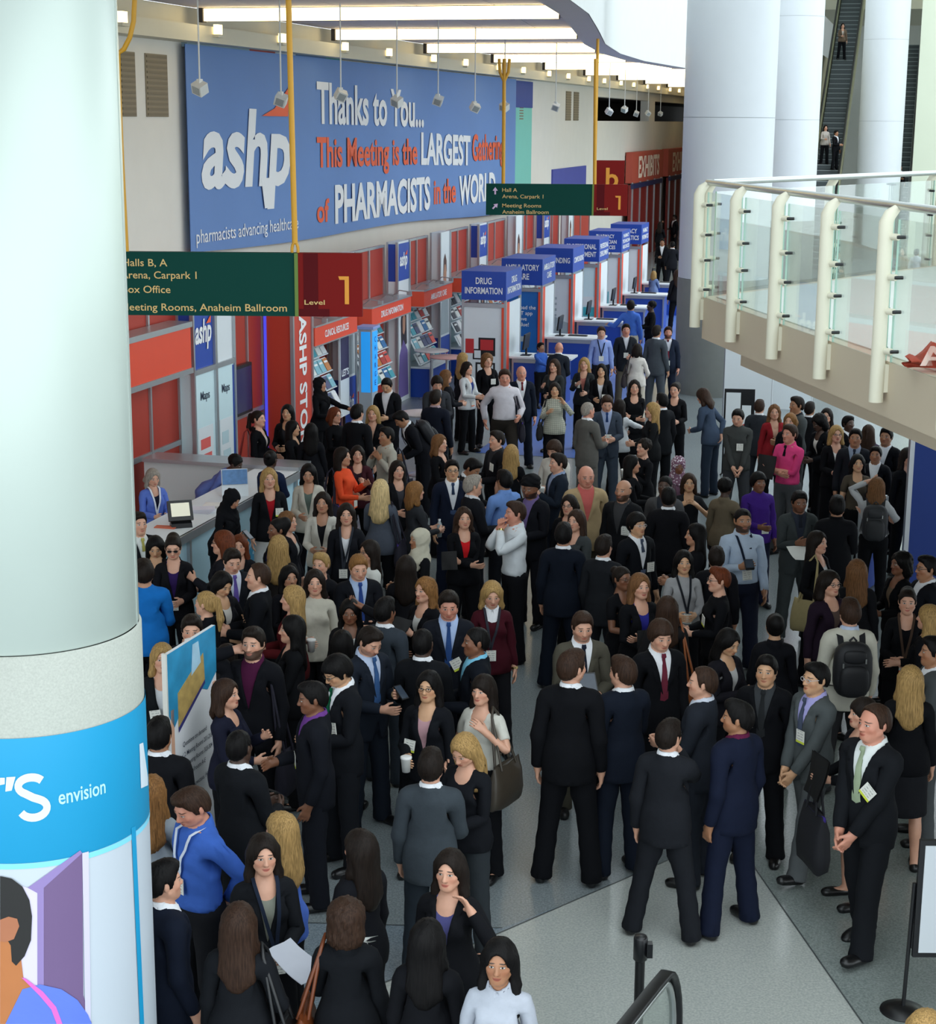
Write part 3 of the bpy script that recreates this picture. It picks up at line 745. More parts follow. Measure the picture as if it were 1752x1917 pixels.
# the word mark: heavy slanted lower case letters with an orange flag on the last one
ban_text('ashp', (376, 348), (543, 340), 148, M_txw, .03, .16)
def ban_poly(pts, m, name='emblem'):
    b = MB(); q = [ban_xy(*p) for p in pts]; b.prism([(.018, y, z) for y, z in q], (.006, 0, 0)); b.build(name, m, BAN)
ban_poly([(489, 217), (512, 203), (541, 160), (537, 218)], M_txo)
ban_poly([(487, 333), (509, 333), (508, 388), (494, 390)], M_txw)
# red, white and teal cloth corner showing above the banner
for px0, px1, c in ((467, 515, 'a83a3a'), (515, 553, 'b9c2cc'), (553, 610, '44689c'), (610, 640, '3d8a8c'), (350, 467, '8fa6b4')):
    u0, _ = at_v(px0, 95, VW + .1); u1, _ = at_v(px1, 95, VW + .1); wbox('wall_tile', u0, u1, 6.98, 7.06, 0, .10, mat('tile_paint', c, .6, .05, 3))
# far entrance signs
for a, c in ((73.4, 82.2), (83.8, 92.4)):
    t = hthing('entrance_sign', a, VW + .2, 'red EXHIBITS sign over the far hall doors, %s' % ('nearer of the two' if a < 80 else 'farther of the two'), 'sign'); L = c - a
    b = MB(); b.box((0, L / 2, 3.9), (.3, L, 1.28)); b.build('panel', mat('brick_red_sign', 'b8503e', .6, .05, 2), t)
    lettering(t, 'EXHIBITS', (.16, L * .17, 3.48), Y_, Z_, mat('cream_letter', 'f0d8c4', .6, 0), 0, .03, L * .68, .86)
for i, a in enumerate((73.2, 84.2)):
    t = hthing('door_%d' % (i + 1), a, VW + .3, None, None); t['kind'] = 'structure'; b = MB(); b.box((0, 4, 1.6), (.1, 8.4, 3.2)); b.build('door_leaf', mat('deep_red_door', '7c1712', .55, .06, 2), t)
    b = MB()
    for k in range(5): b.box((.08, .1 + k * 2.05, 1.65), (.06, .12, 3.3))
    b.build('mullion_set', M_alu, t, kind='stuff'); b = MB(); b.box((.1, 4, 3.15), (.12, 8.4, .2)); b.build('head_rail', mat('navy_rail', '1c2450', .5, 0), t)
tag(wbox('blue_panel_row', 58.5, 64.5, 3.3, 4.2, 0, .06, mat('violet_blue_panel', '4a51a8', .6, .05, 2)), None)
# ---------------------------------------------------------------- ceiling with light coves, and the bright rotunda beyond it
ZC = 7.62
edge = [(1005, -60), (1060, -8), (1100, 22), (1118, 52), (1132, 80), (1160, 98), (1205, 112), (1285, 126), (1340, 130)]
ep = [at_z(p[0], p[1], 7.45) for p in edge]
ew = [(p.dot(Vector(UV)), p.dot(Vector(VV))) for p in ep]      # (u, v) of the curved edge
ew = [(2, -2.5), (14, -3.4)] + ew + [(110, ew[-1][1])]
ew.sort()
CEIL = hthing('ceiling', 0, 0, None, None); CEIL['kind'] = 'structure'
def edge_v(u): return float(np.interp(u, [e[0] for e in ew], [e[1] for e in ew]))
M_ceil = mat('grey_violet_ceiling_tile', 'cdc8d4', .75, .04, 2); M_dark = mat('dark_gap', '3a3634', .9, .1, 4)
coves = [21.2 + 6.8 * k for k in range(-1, 13)]
for k, u0 in enumerate(coves):
    u1 = u0 + 6.8
    # sloping bay of ceiling tiles between two coves: two rows of five tiles each, with open joints
    for r in range(2):
        for cidx in range(5):
            a, c = u0 + .32 + r * 3.2, u0 + .32 + (r + 1) * 3.2
            va0, va1 = [VW + .3 + (edge_v(a) - .25 - VW - .3) * q for q in (cidx / 5, (cidx + 1) / 5)]; vc0, vc1 = [VW + .3 + (edge_v(c) - .25 - VW - .3) * q for q in (cidx / 5, (cidx + 1) / 5)]
            z0 = ZC - .02 * r; b = MB(); b.prism([(va0 + .01, a + .01, z0), (va1 - .01, a + .01, z0), (vc1 - .01, c - .01, z0), (vc0 + .01, c - .01, z0)], (0, 0, .05)); b.build('ceiling_tile', M_ceil, CEIL)
b = MB()
for i in range(len(ew) - 1):
    (a, va), (c, vc) = ew[i], ew[i + 1]
    b.prism([(va - .45, a, 7.42), (va, a, 7.42), (vc, c, 7.42), (vc - .45, c, 7.42)], (0, 0, .5))
b.build('edge_beam', mat('lilac_soffit', 'd0ccd6', .75, .03, 2), CEIL)
b = MB(); b.prism([(VW - .4, 2, 8.3)] + [(v - .3, u, 8.3) for u, v in ew] + [(VW - .4, 110, 8.3)], (0, 0, .1)); b.build('roof_deck', M_dark, CEIL)
M_cove = mat('warm_cove_lamp', 'fff0c8', .5, 0, emit='ffe4a6', estr=6.0); M_sconce = mat('warm_lamp_glow', 'ffe9b8', .5, 0, emit='ffdf9c', estr=3.0)
ncv = -1
for k, u0 in enumerate(coves):
    if u0 > 100 or u0 < 20: continue
    ncv += 1; e = edge_v(u0) - .5; L = e - (VW + .45)
    t = hthing('cove_light', u0, VW + .45, 'long warm cove light across the ceiling, %s from the near end' % ORDW[ncv], 'ceiling light', 'cove lights')
    b = MB(); b.box((L / 2, 0, 7.49), (L, .10, .20)); b.build('diffuser', M_cove, t)
    b = MB(); b.box((L / 2, .09, 7.60), (L, .12, .42)); b.box((-.05, 0, 7.5), (.08, .16, .26)); b.build('housing', M_dark, t)
sc = sorted([u for k in range(12) for u in (21.2 + 6.8 * k + .5, 21.2 + 6.8 * k + 3.6)])
for i, u in enumerate(sc):
    t = hthing('cornice_lamp', u, VW + .42, 'small warm uplight on the white cornice, %s from the near end' % ORDW[i], 'wall lamp', 'cornice uplights')
    b = MB(); b.box((.05, 0, 7.28), (.08, .20, .16)); b.build('lens', M_sconce, t); b = MB(); b.box((.05, 0, 7.17), (.12, .26, .05)); b.build('bracket', M_warmw, t)
# rotunda drum: white curved wall rising from the ceiling edge
b = MB(); rows = []
for z in (7.42, 9, 11, 14, 18): rows.append([(v + .02, u, z) for u, v in ew])
b.strip(rows); b.strip([[(p[0] - .25, p[1], p[2]) for p in r][::-1] for r in rows])
t = hthing('wall_rotunda', 0, 0, None, None); t['kind'] = 'structure'; b.build('curved_wall', M_white, t)
for y0, y1 in ((13, 31), (80, 116)): b = MB(); b.box((9, (y0 + y1) / 2, 18.2), (44, y1 - y0, .4)); struct('unseen_shade_slab', b, M_white)  # unseen slabs, added to shade the crowd; the gap lights columns and drum
# ---------------------------------------------------------------- small pendant spotlights
pend = [(374, 70, 165), (526, 95, 187), (638, 60, 178), (743, 80, 190), (820, 88, 188), (889, 110, 201), (944, 112, 200), (1040, 128, 200), (1140, 150, 209), (1169, 152, 205), (1191, 155, 213), (1213, 158, 212), (1236, 165, 213)]
for i, (px, y0, y1) in enumerate(pend):
    d = 24.0 + (i * 2.3 if i < 7 else 18 + (i - 7) * 7)
    p = at_y(px, y1, d); top = ZC - .02
    t = empty('pendant_spotlight', (p.x, p.y, p.z), -HA + .5 * (i % 3 - 1), 'small white square spotlight on a thin rod, %s from the left' % ('first second third fourth fifth sixth seventh eighth ninth tenth eleventh twelfth thirteenth fourteenth'.split()[i]), 'spotlight', 'pendant spotlights')
    b = MB(); b.tube([(0, 0, .06), (0, 0, top - p.z)], .012, 6); b.build('rod', mat('white_metal', 'd9dad6', .5, 0), t)
    R = Matrix.Rotation(.5, 3, 'X') @ Matrix.Rotation(.4, 3, 'Y')
    b = MB(); b.box((0, 0, 0), (.17, .15, .15), R); b.box((0, 0, .09), (.06, .06, .06)); b.build('lamp_head', mat('white_metal', 'd9dad6', .5, 0), t)
    b = MB(); q = R @ Vector((0, -.078, 0)); b.box(q, (.12, .01, .11), R); b.build('lens', mat('dull_lens', '9aa0a0', .2, 0), t)
# ---------------------------------------------------------------- display wall of the society's store along the left
VB = -10.7
def hb(t, name, x, y, z, m, **k):
    b = MB(); b.box(((x[0] + x[1]) / 2, (y[0] + y[1]) / 2, (z[0] + z[1]) / 2), (x[1] - x[0], y[1] - y[0], z[1] - z[0])); return b.build(name, m, t, **k)
def poly_x(t, name, x, pts, m):                              # flat print on an aisle-facing face
    b = MB(); b.prism([(x, p[0], p[1]) for p in pts], (.003, 0, 0)); return b.build(name, m, t)
def poly_y(t, name, y, pts, m):                              # flat print on a face towards the camera
    b = MB(); b.prism([(p[0], y, p[1]) for p in pts], (0, -.003, 0)); return b.build(name, m, t)
M_skinp = mat('printed_skin', 'b98a72', .6, 0); M_hairp = mat('printed_hair', '2c2430', .6, 0); M_violet = mat('printed_violet', '6d5c9c', .6, 0); M_teal = mat('teal_print', '3fa9b8', .5, 0); M_greyp = mat('grey_print', 'a9b6bc', .6, 0); M_redp = mat('red_print', 'c02c30', .5, 0)
def logo(t, o, right, w, cap, flag=None):
    lettering(t, 'ashp', o, right, Z_, M_txw, .16, .03, w, cap, split=True)
    R = np.array(right, float); q = np.array(o, float); N = np.cross(R, np.array(Z_, float))
    b = MB(); P = [q + R * w * a + np.array(Z_) * cap * c + N * .004 for a, c in ((.68, .78), (1.0, 1.15), (.97, .78))]; b.raw(P, [(0, 1, 2)]); b.build('emblem', M_txo, t)
def red_panel(u0, u1, z1=3.3, tag_txt=''):
    t = hthing('red_wall_panel', u0, VB, tag_txt, 'display panel', 'red display panels'); L = u1 - u0
    hb(t, 'panel', (-.04, 0), (0, L), (0, z1), M_red)
    for y in (0, L * .62, L): hb(t, 'post', (-.03, .035), (y - .025, y + .025), (0, z1), M_alu)
    hb(t, 'rail', (-.02, .03), (0, L), (.98, 1.06), M_alu); hb(t, 'rail', (-.02, .03), (0, L), (z1 - .05, z1), M_alu); return t
def tower(u0, u1, kind, txt, z1=3.35):
    t = hthing('display_tower', u0, VB + .28, txt, 'display tower', 'display towers'); L = u1 - u0
    hb(t, 'body', (-.22, 0), (0, L), (0, z1), M_wp)
    for y in (0, L): hb(t, 'post', (-.02, .03), (y - .03, y + .03), (0, z1), M_alu)
    hb(t, 'side_post', (-.22, -.18), (-.02, 0), (0, z1), M_alu)
    if kind == 'logo':
        hb(t, 'blue_panel', (0, .012), (.04, L - .04), (2.55, z1 - .04), M_bluep); hb(t, 'blue_side', (-.18, -.02), (-.012, 0), (2.55, z1 - .04), M_bluep)
        logo(t, (.014, L * .18, 2.86), Y_, L * .62, .26)
        poly_x(t, 'portrait_hair', .003, [(L * .35, 1.1), (L * .3, 1.7), (L * .42, 1.98), (L * .6, 2.0), (L * .75, 1.8), (L * .8, 1.2)], M_hairp)
        poly_x(t, 'portrait_face', .006, [(L * .45, 1.45), (L * .44, 1.75), (L * .55, 1.86), (L * .66, 1.75), (L * .64, 1.5), (L * .55, 1.4)], M_skinp)
        poly_x(t, 'portrait_clothes', .005, [(L * .1, .1), (L * .2, 1.0), (L * .5, 1.3), (L * .85, 1.05), (L * .92, .1)], M_violet)
    else:
        hb(t, 'blue_base', (0, .012), (.04, L - .04), (.02, 1.0), M_bluep); hb(t, 'blue_base_side', (-.18, -.02), (-.012, 0), (.02, 1.0), M_bluep)
        logo(t, (.014, L * .2, .42), Y_, L * .6, .22)
        poly_x(t, 'portrait_head', .003, [(L * .4, 2.0), (L * .36, 2.4), (L * .45, 2.75), (L * .58, 2.78), (L * .66, 2.45), (L * .62, 2.0)], M_skinp)
        poly_x(t, 'portrait_clothes', .004, [(L * .12, 1.05), (L * .22, 1.75), (L * .5, 2.0), (L * .8, 1.8), (L * .9, 1.05)], M_greyp)
        poly_x(t, 'portrait_hair', .006, [(L * .36, 2.4), (L * .4, 2.75), (L * .52, 2.86), (L * .65, 2.7), (L * .66, 2.45), (L * .58, 2.62), (L * .45, 2.62)], mat('printed_brown', '5a3c38', .6, 0))
    return t
BOOKC = ['d8dde0', 'b23a30', '2f6fa8', 'e3e6e2', '3f9fb0', 'c87f3c', '4a4f78', 'e8e8ea', '7fb8c8', 'd9534a', '2c2f3c', 'cfd8d0']
brnd = random.Random(4)
bookmesh = {}
def booklet(parent_mw, p, R, ci, size):
    if (ci, size) not in bookmesh:
        b = MB(); w, h = size; b.box((0, 0, h / 2), (.012, w, h)); b.box((.0075, 0, h * .72), (.003, w * .8, h * .16), mi=1)
        o = b.build('booklet', [mat('booklet_cover', BOOKC[ci], .5, .06, 20), mat('booklet_title', 'f0f0ee' if ci % 3 else '34404c', .5, 0)]); bookmesh[(ci, size)] = o.data; C.objects.unlink(o); bpy.data.objects.remove(o)
    o = bpy.data.objects.new('booklet', bookmesh[(ci, size)]); C.objects.link(o); o.matrix_world = parent_mw @ Matrix.Translation(p) @ R.to_4x4(); return o
def bay(u0, u1, text, txt, nb, cabinet=True):
    L = u1 - u0; red_panel(u0, u1, 3.3, 'red wall panel with silver posts above the %s' % txt)
    t = hthing('book_display', u0, VB + .02, 'slanted white book shelves under the orange header, %s' % txt, 'book display', 'book displays along the store wall')
    b = MB(); b.box((.30, L / 2, 2.11), (.56, L, .32)); b.build('header', M_orange, t)
    hb(t, 'header_trim', (.0, .60), (-.01, L + .01), (2.27, 2.30), M_alu); hb(t, 'header_trim', (.0, .60), (-.01, L + .01), (1.93, 1.95), M_alu)
    lettering(t, text, (.583, L * .22, 2.05), Y_, Z_, M_txw, 0, .02, L * .56, .12)
    hb(t, 'back', (.03, .06), (.05, L * .72), (.55, 1.93), M_pale)
    for yy in (.3, L * .5, L - .4):                          # arm spotlights on the header
        b = MB(); b.tube([(.3, yy, 2.30), (.45, yy, 2.42), (.62, yy, 2.40)], .012, 6); b.box((.66, yy, 2.37), (.09, .07, .07)); b.build('arm_light', M_alu, t)
    mw = t.matrix_basis.copy(); tilt = Matrix.Rotation(-.5, 3, 'Y')
    for r in range(4):
        z = .72 + r * .30; x = .46 - r * .085
        b = MB(); b.box((x - .06, L * .36, z + .10), (.012, L * .70, .26), tilt); b.box((x + .01, L * .36, z - .015), (.05, L * .70, .02)); b.build('shelf', M_wp, t)
        for k in range(nb):
            w = L * .68 / nb; o = booklet(mw, Vector((x + .016, .08 + (k + .5) * w, z)), tilt, brnd.randrange(12), (round(min(w * .82, .26), 3), .235))
            tag(o, '%s booklet of the %s shelf row, %s' % (ORDW[k], ['bottom', 'second', 'third', 'top'][r], txt), 'booklet', 'booklets in the display ' + txt)
    if cabinet:
        t = hthing('blue_cabinet', u0 + .1, VB + .1, 'low blue cabinet with white top below the books, %s' % txt, 'cabinet', 'blue cabinets along the store wall'); W = L * .6
        hb(t, 'body', (.0, .62), (0, W), (0, .62), M_bluep); hb(t, 'top', (-.0, .66), (-.03, W + .03), (.62, .66), M_wp)
        for y in (0, W): hb(t, 'post', (.60, .64), (y - .02, y + .02), (0, .62), M_alu)
    return t
# near end: red walls, map panels, screen
red_panel(18.6, 21.2, 3.5, 'red wall panel nearest the big left column'); red_panel(21.2, 23.9, 3.5, 'red wall panel left of the two map boards')
t = hthing('wall_header', 21.4, VB + .05, 'plain orange header box on the red wall left of the map boards', 'header box'); hb(t, 'box', (0, .35), (0, 2.1), (2.22, 2.82), M_orange); hb(t, 'trim', (0, .37), (-.03, 2.13), (2.14, 2.22), M_alu); hb(t, 'trim', (0, .37), (-.03, 2.13), (2.82, 2.90), M_alu)
for i, (u0, u1) in enumerate(((23.9, 24.72), (24.76, 25.5))):
    t = hthing('map_board', u0, VB + .25, 'tall white Maps board %s' % ('under the blue logo' if i == 0 else 'next to the wall screen'), 'map board'); L = u1 - u0
    hb(t, 'board', (-.25, 0), (0, L), (0, 2.05), M_pale); hb(t, 'upper', (-.25, -.01), (0, L), (2.1, 3.3), M_bluep if i == 0 else M_wp)
    for y in (0, L): hb(t, 'post', (-.03, .03), (y - .025, y + .025), (0, 3.3), M_alu)
    hb(t, 'rail', (-.03, .03), (0, L), (2.03, 2.11), M_alu)
    lettering(t, 'Maps', (.002, L * .3, 1.62), Y_, Z_, M_txk, 0, .01, L * .42, .13)
    poly_x(t, 'map_sheet', .002, [(L * .15, .1), (L * .15, 1.2), (L * .85, 1.2), (L * .85, .1)], M_wp)
    for q, (a, c, e, f) in enumerate(((.35, .5, .85, .62), (.3, .66, .75, .78), (.25, .86, .7, 1.02)) if i == 0 else ((.3, .55, .7, .7), (.25, .8, .6, 1.0))):
        poly_x(t, 'map_area', .006, [(L * a, c), (L * a, f), (L * e, f), (L * e, c)], mat('map_red', 'e0605a', .6, 0) if i == 0 else mat('map_grey', 'b9d2da', .6, 0))
    if i == 0: logo(t, (.0, L * .12, 2.5), Y_, L * .76, .34)
    else: poly_x(t, 'navy_edge', .003, [(L * .9, 0), (L * .9, 2.0), (L, 2.0), (L, 0)], M_bluep)
red_panel(25.5, 27.36, 3.3, 'red wall panel carrying the dark wall screen')
t = hthing('wall_screen', 25.62, VB + .1, 'dark flat screen with faint text on the red wall', 'screen'); hb(t, 'case', (-.04, .04), (0, .92), (1.08, 1.90), M_blk); hb(t, 'display', (.04, .046), (.04, .88), (1.13, 1.85), mat('violet_screen', '262045', .2, .1, 3, emit='2a2350', estr=.25))
t = hthing('store_sign', 27.36, VB + .55, 'tall red tower with vertical white lettering next to the bookshelves', 'sign tower'); hb(t, 'body', (-.55, 0), (0, .95), (0, 3.05), mat('store_red', 'c8402c', .5, .03, 3)); hb(t, 'blue_cap', (-.55, 0), (0, .95), (3.05, 3.3), M_bluep)
for y in (0, .95): hb(t, 'post', (-.03, .03), (y - .03, y + .03), (0, 3.3), M_alu)
hb(t, 'light_strip', (-.5, -.46), (-.03, 0), (0, 3.3), mat('violet_led', '5a5ae0', .4, 0, emit='4a50ff', estr=.6))
lettering(t, 'ASHP STORE', (.004, .33, 2.55), (0, 0, -1), Y_, M_txw, 0, .03, 2.45, .34, split=True)
bay(28.35, 30.7, 'CLINICAL RESOURCES', 'marked CLINICAL RESOURCES', 6, False); tower(30.75, 31.55, 'portrait', 'white display tower with a printed figure between the first two orange headers')
bay(31.6, 34.25, 'DRUG INFORMATION', 'marked DRUG INFORMATION behind the charging kiosk', 6, False); tower(34.3, 35.18, 'logo', 'display tower with blue logo top, nearest of the logo towers')
bay(35.22, 37.5, 'AMBULATORY CARE', 'marked AMBULATORY CARE', 5); tower(37.58, 38.46, 'portrait', 'white display tower with printed head and blue base')
bay(38.55, 41.05, 'COMPOUNDING', 'marked COMPOUNDING', 5); tower(41.1, 41.95, 'logo', 'display tower with blue logo top beside the teal panel')
bay(42.0, 44.95, 'PROFESSIONAL', 'behind the second blue kiosk', 4); tower(45.0, 45.9, 'portrait', 'white display tower with printed head behind the green hanging sign')
bay(46.0, 48.5, 'TECHNICIANS', 'behind the third blue kiosk', 3, False); tower(48.55, 49.4, 'logo', 'display tower with blue logo top behind the fourth kiosk')
red_panel(49.5, 52.0, 3.3, 'red wall panel behind the fifth blue kiosk'); tower(52.1, 52.9, 'portrait', 'white display tower farthest down the store wall'); red_panel(53.0, 57.0, 3.3, 'farthest red wall panel of the store')
# ---------------------------------------------------------------- charging kiosk and the poster beside it
t = hthing('charging_kiosk', 31.2, -10.05, 'grey charging kiosk with a glowing cyan CHARGE face', 'kiosk'); hb(t, 'case', (-.13, .13), (-.18, .18), (0, 1.95), mat('silver_case', 'a8b0b8', .4, .05, 5)); hb(t, 'hood', (-.17, .17), (-.22, .22), (1.95, 2.0), mat('hood_blue', '8ea6e0', .4, 0))
M_cy = mat('cyan_glow', '2f9fe8', .4, 0, emit='1f9dff', estr=.45); hb(t, 'glow_panel', (.13, .14), (-.15, .15), (.75, 1.9), M_cy); hb(t, 'glow_panel', (-.08, .1), (-.19, -.18), (.75, 1.9), M_cy)
for i, ch in enumerate('CHARGE'): lettering(t, ch, (.143, -.05, 1.70 - i * .165), Y_, Z_, mat('deep_blue_letter', '14408c', .6, 0), 0, .01, .09, .10)
t = hthing('floor_poster', 31.0, -10.35, "upright poster with white LET'S lettering beside the charging kiosk", 'poster'); hb(t, 'panel', (-.02, .02), (-.62, -.1), (.35, 1.9), M_wp); poly_x(t, 'picture', .021, [(-.6, 1.05), (-.6, 1.88), (-.12, 1.88), (-.12, 1.05)], mat('dark_violet_print', '3a3150', .6, .3, 6)); lettering(t, "LET'S", (.025, -.56, 1.12), Y_, Z_, M_txw, 0, .03, .40, .12); hb(t, 'foot', (-.2, .2), (-.5, -.22), (0, .03), M_blk); hb(t, 'stem', (-.02, .02), (-.38, -.34), (.03, .35), M_blk)
# ---------------------------------------------------------------- the row of six blue headed kiosks
KT = [['DRUG', 'INFORMATION'], ['AMBULATORY', 'CARE'], ['COMPOUNDING'], ['PROFESSIONAL', 'DEVELOPMENT'], ['PHARMACY', 'TECHNICIAN', 'RESOURCES'], ['PHARMACY', 'INFORMATICS']]
ORD = ['nearest', 'second', 'third', 'fourth', 'fifth', 'farthest']
for i, lines in enumerate(KT):
    u = 34.9 + 3.55 * i; W = .95
    t = hthing('kiosk', u, -9.2, '%s of the blue topped kiosks, its header reading %s' % (ORD[i], ' '.join(lines)), 'kiosk', 'blue topped information kiosks')
    hb(t, 'header', (0, W), (0, 1.45), (2.17, 2.76), M_bluep)
    n = len(lines); ch = .13 if n < 3 else .10
    for k, s in enumerate(lines):
        z = 2.465 + (n / 2 - k - 1) * ch * 1.55 + ch * .28; w = min(.80, .085 * len(s) * ch / .13)
        lettering(t, s, ((W - w) / 2, -.003, z), X_, Z_, M_txw, 0, .02, w, ch); w2 = min(1.2, .12 * len(s)); lettering(t, s, (W + .003, (1.45 - w2) / 2, z), Y_, Z_, M_txw, 0, .02, w2, ch)
    hb(t, 'panel', (.02, W - .1), (.06, .10), (.02, 2.02), [M_wp, mat('blue_poster', '1463b0', .5, .35, 1.2), M_wp, M_pale, M_wp, M_wp][i]); hb(t, 'crossbar', (0, W), (.02, .12), (2.02, 2.10), M_alu)
    for x in (.02, W - .02): hb(t, 'post', (x - .025, x + .025), (.03, .08), (0, 2.17), M_alu)
    hb(t, 'post', (W - .045, W + .005), (1.36, 1.41), (0, 2.17), M_alu); hb(t, 'orange_strip', (W - .02, W), (.09, .34), (0, 2.12), M_orange); hb(t, 'orange_edge', (W - .095, W - .045), (.03, .06), (0, 2.12), M_orange); hb(t, 'side_panel', (W - .03, W - .01), (.36, 1.36), (0, 2.1), M_wp)
    if i == 0:
        for (a, c, z0, z1, m) in ((.08, .26, 1.05, 1.35, M_redp), (.36, .72, 1.0, 1.38, M_blk), (.40, .68, 1.12, 1.34, M_redp), (.24, .44, .92, 1.14, M_blk), (.27, .41, .95, 1.11, M_wp), (.3, .72, .3, .86, M_blk), (.34, .68, .34, .82, M_wp)): poly_y(t, 'print', .057 - .003 * (1 if m in (M_wp, M_redp) else 0), [(a, z0), (a, z1), (c, z1), (c, z0)], m)
    elif i == 1:
        for k, s in enumerate(('Download the', 'IMPACT app', 'and prove', 'your value!')): lettering(t, s, (.10, .055, 1.62 - k * .13), X_, Z_, M_txw, 0, .01, None, .085)
        poly_y(t, 'app_icon', .056, [(.1, .8), (.1, 1.05), (.36, 1.05), (.36, .8)], mat('app_pink', 'd04a5c', .5, 0)); poly_y(t, 'code_box', .056, [(.45, .88), (.45, 1.0), (.58, 1.0), (.58, .88)], M_greyp)
    elif i == 2:
        for k in range(4): poly_y(t, 'print_line', .056, [(.1, 1.5 - k * .14), (.1, 1.56 - k * .14), (.55, 1.56 - k * .14), (.55, 1.5 - k * .14)], M_greyp)
        for k, a in enumerate((.3, .5, .2)): poly_y(t, 'newspaper', .055 - k * .002, [(a, .5 + k * .15), (a + .1, .85 + k * .15), (a + .4, .8 + k * .12), (a + .3, .45 + k * .12)], M_greyp)
    elif i == 3:
        for a, z, m in ((.12, 1.0, M_wp), (.5, 1.0, M_wp), (.12, .72, M_teal), (.5, .72, M_teal), (.12, .42, M_teal), (.5, .42, M_teal)): poly_y(t, 'book_print', .056, [(a, z), (a, z + .24), (a + .34, z + .24), (a + .34, z)], m)
    elif i == 4:
        lettering(t, 'risky', (.15, .055, 1.45), X_, Z_, M_txk, .2, 0, .4, .16); lettering(t, 'ice', (.2, .055, 1.25), X_, Z_, M_txk, .2, 0, .3, .16); poly_y(t, 'book_print', .056, [(.12, .5), (.12, 1.05), (.6, 1.05), (.6, .5)], M_teal); poly_y(t, 'book_print', .054, [(.12, 1.05), (.12, 1.2), (.4, 1.2), (.4, 1.05)], M_redp)
    else: poly_y(t, 'book_print', .056, [(.15, 1.25), (.2, 1.8), (.55, 1.55), (.5, 1.1)], M_redp)
    # counter, monitor and keyboard belonging to the kiosk
    t = hthing('kiosk_counter', u + .35, -8.2, 'blue counter with white top to the right of the %s kiosk' % ORD[i], 'counter', 'kiosk counters')
    hb(t, 'body', (.0, 1.15), (.06, .62), (0, .93), M_bluep); hb(t, 'top', (-.05, 1.28), (0, .72), (.93, .97), M_wp); hb(t, 'trim', (0, 1.17), (.04, .06), (.84, .92), M_alu)
    for x in (.02, 1.13): hb(t, 'post', (x - .02, x + .02), (.035, .065), (0, .93), M_alu)
    t = hthing('monitor', u + .65, -7.95, 'black monitor seen edge-on on the %s kiosk counter' % ORD[i], 'monitor', 'kiosk monitors', z=.97)
    hb(t, 'foot', (-.10, .10), (-.12, .12), (0, .015), M_blk); hb(t, 'stem', (-.02, .02), (-.02, .02), (.015, .16), M_blk); b = MB(); b.box((0, 0, .30), (.035, .50, .32), Matrix.Rotation(.12, 3, 'Y')); b.build('screen', M_blk, t)
    t = hthing('keyboard', u + .75, -7.55, 'black keyboard on the %s kiosk counter' % ORD[i], 'keyboard', 'kiosk keyboards', z=.97); hb(t, 'case', (-.22, .22), (-.07, .07), (0, .02), M_blk); hb(t, 'keys', (-.20, .20), (-.055, .05), (.02, .028), mat('grey_keys', '3a3c40', .5, .2, 60))
# ---------------------------------------------------------------- information counter in front of the store
t = hthing('information_counter', 17.2, -8.72, 'long white topped information counter with pale blue front and silver posts', 'counter')
hb(t, 'top', (-.08, .58), (0, 4.95), (1.0, 1.05), M_wp); hb(t, 'edge', (.56, .60), (0, 4.95), (.95, 1.05), M_alu); hb(t, 'front', (.48, .52), (0, 4.93), (0, .95), mat('sky_panel', 'b8dcea', .45, .06, 1))
for y in (.03, 1.25, 2.48, 3.7, 4.9): hb(t, 'post', (.47, .56), (y - .03, y + .03), (0, .97), M_alu)
hb(t, 'end', (-.05, .47), (4.88, 4.92), (0, .95), M_wp)
poly_x(t, 'emblem', .525, [(2.05, .42), (2.35, .55), (2.45, .82), (2.42, .5)], M_redp); lettering(t, 'a', (.526, 3.1, .2), Y_, Z_, mat('blue_print', '3b9ac4', .6, 0), 0, .03, .5, .5)
t = hthing('return_counter', 22.2, -10.5, 'white return panel with grey ledge closing the far end of the information counter', 'counter'); hb(t, 'panel', (0, 2.3), (0, .05), (0, 1.05), mat('light_grey_panel', 'd0d6d4', .5, .03, 2)); hb(t, 'ledge', (0, 2.35), (-.06, .45), (1.05, 1.10), M_alu); hb(t, 'back', (0, 2.3), (.40, .44), (0, 1.05), M_wp); hb(t, 'end_panel', (2.28, 2.31), (0, .44), (0, 1.05), mat('sky_panel', 'b8dcea', .45, .06, 1))
p = at_z(338, 985, 1.05); t = empty('payment_terminal', p, .35, 'black payment terminal with lit screen on the white information counter', 'terminal'); t.scale = (.82, .82, .82)
b = MB(); b.prism([(-.15, .06, 0), (-.15, -.14, 0), (-.15, -.10, .06), (-.15, .0, .10)], (.30, 0, 0)); b.build('stand', M_blk, t); R = Matrix.Rotation(-.45, 3, 'X'); b = MB(); b.box((0, .0, .23), (.36, .05, .30), R); b.build('housing', M_blk, t); b = MB(); b.box(Vector((0, 0, .23)) + R @ Vector((0, -.028, .01)), (.27, .006, .20), R); b.build('display', mat('cream_display', 'dcdac6', .3, 0, emit='e8e4cc', estr=.35), t)
for i, (px, py, w, h, n) in enumerate(((375, 958, .3, .22, 5), (402, 948, .3, .22, 3), (310, 988, .26, .1, 2))):
    for k in range(n):
        p = at_z(px, py, 1.05); o = MB().box((0, 0, .004), (w, h, .008)).build('leaflet', mat('leaflet_paper', ['d9d6e2', 'e6e4e0', 'c8674a'][i], .6, .1, 15), None, ['lilac', 'white', 'orange'][i] + ' leaflet, %s from the bottom of its pile on the counter' % ORDW[k], 'leaflet', 'leaflets on the information counter'); o.location = p + Vector((.006 * k, .004 * k, .009 * k)); o.rotation_euler.z = -HA + .1 * k
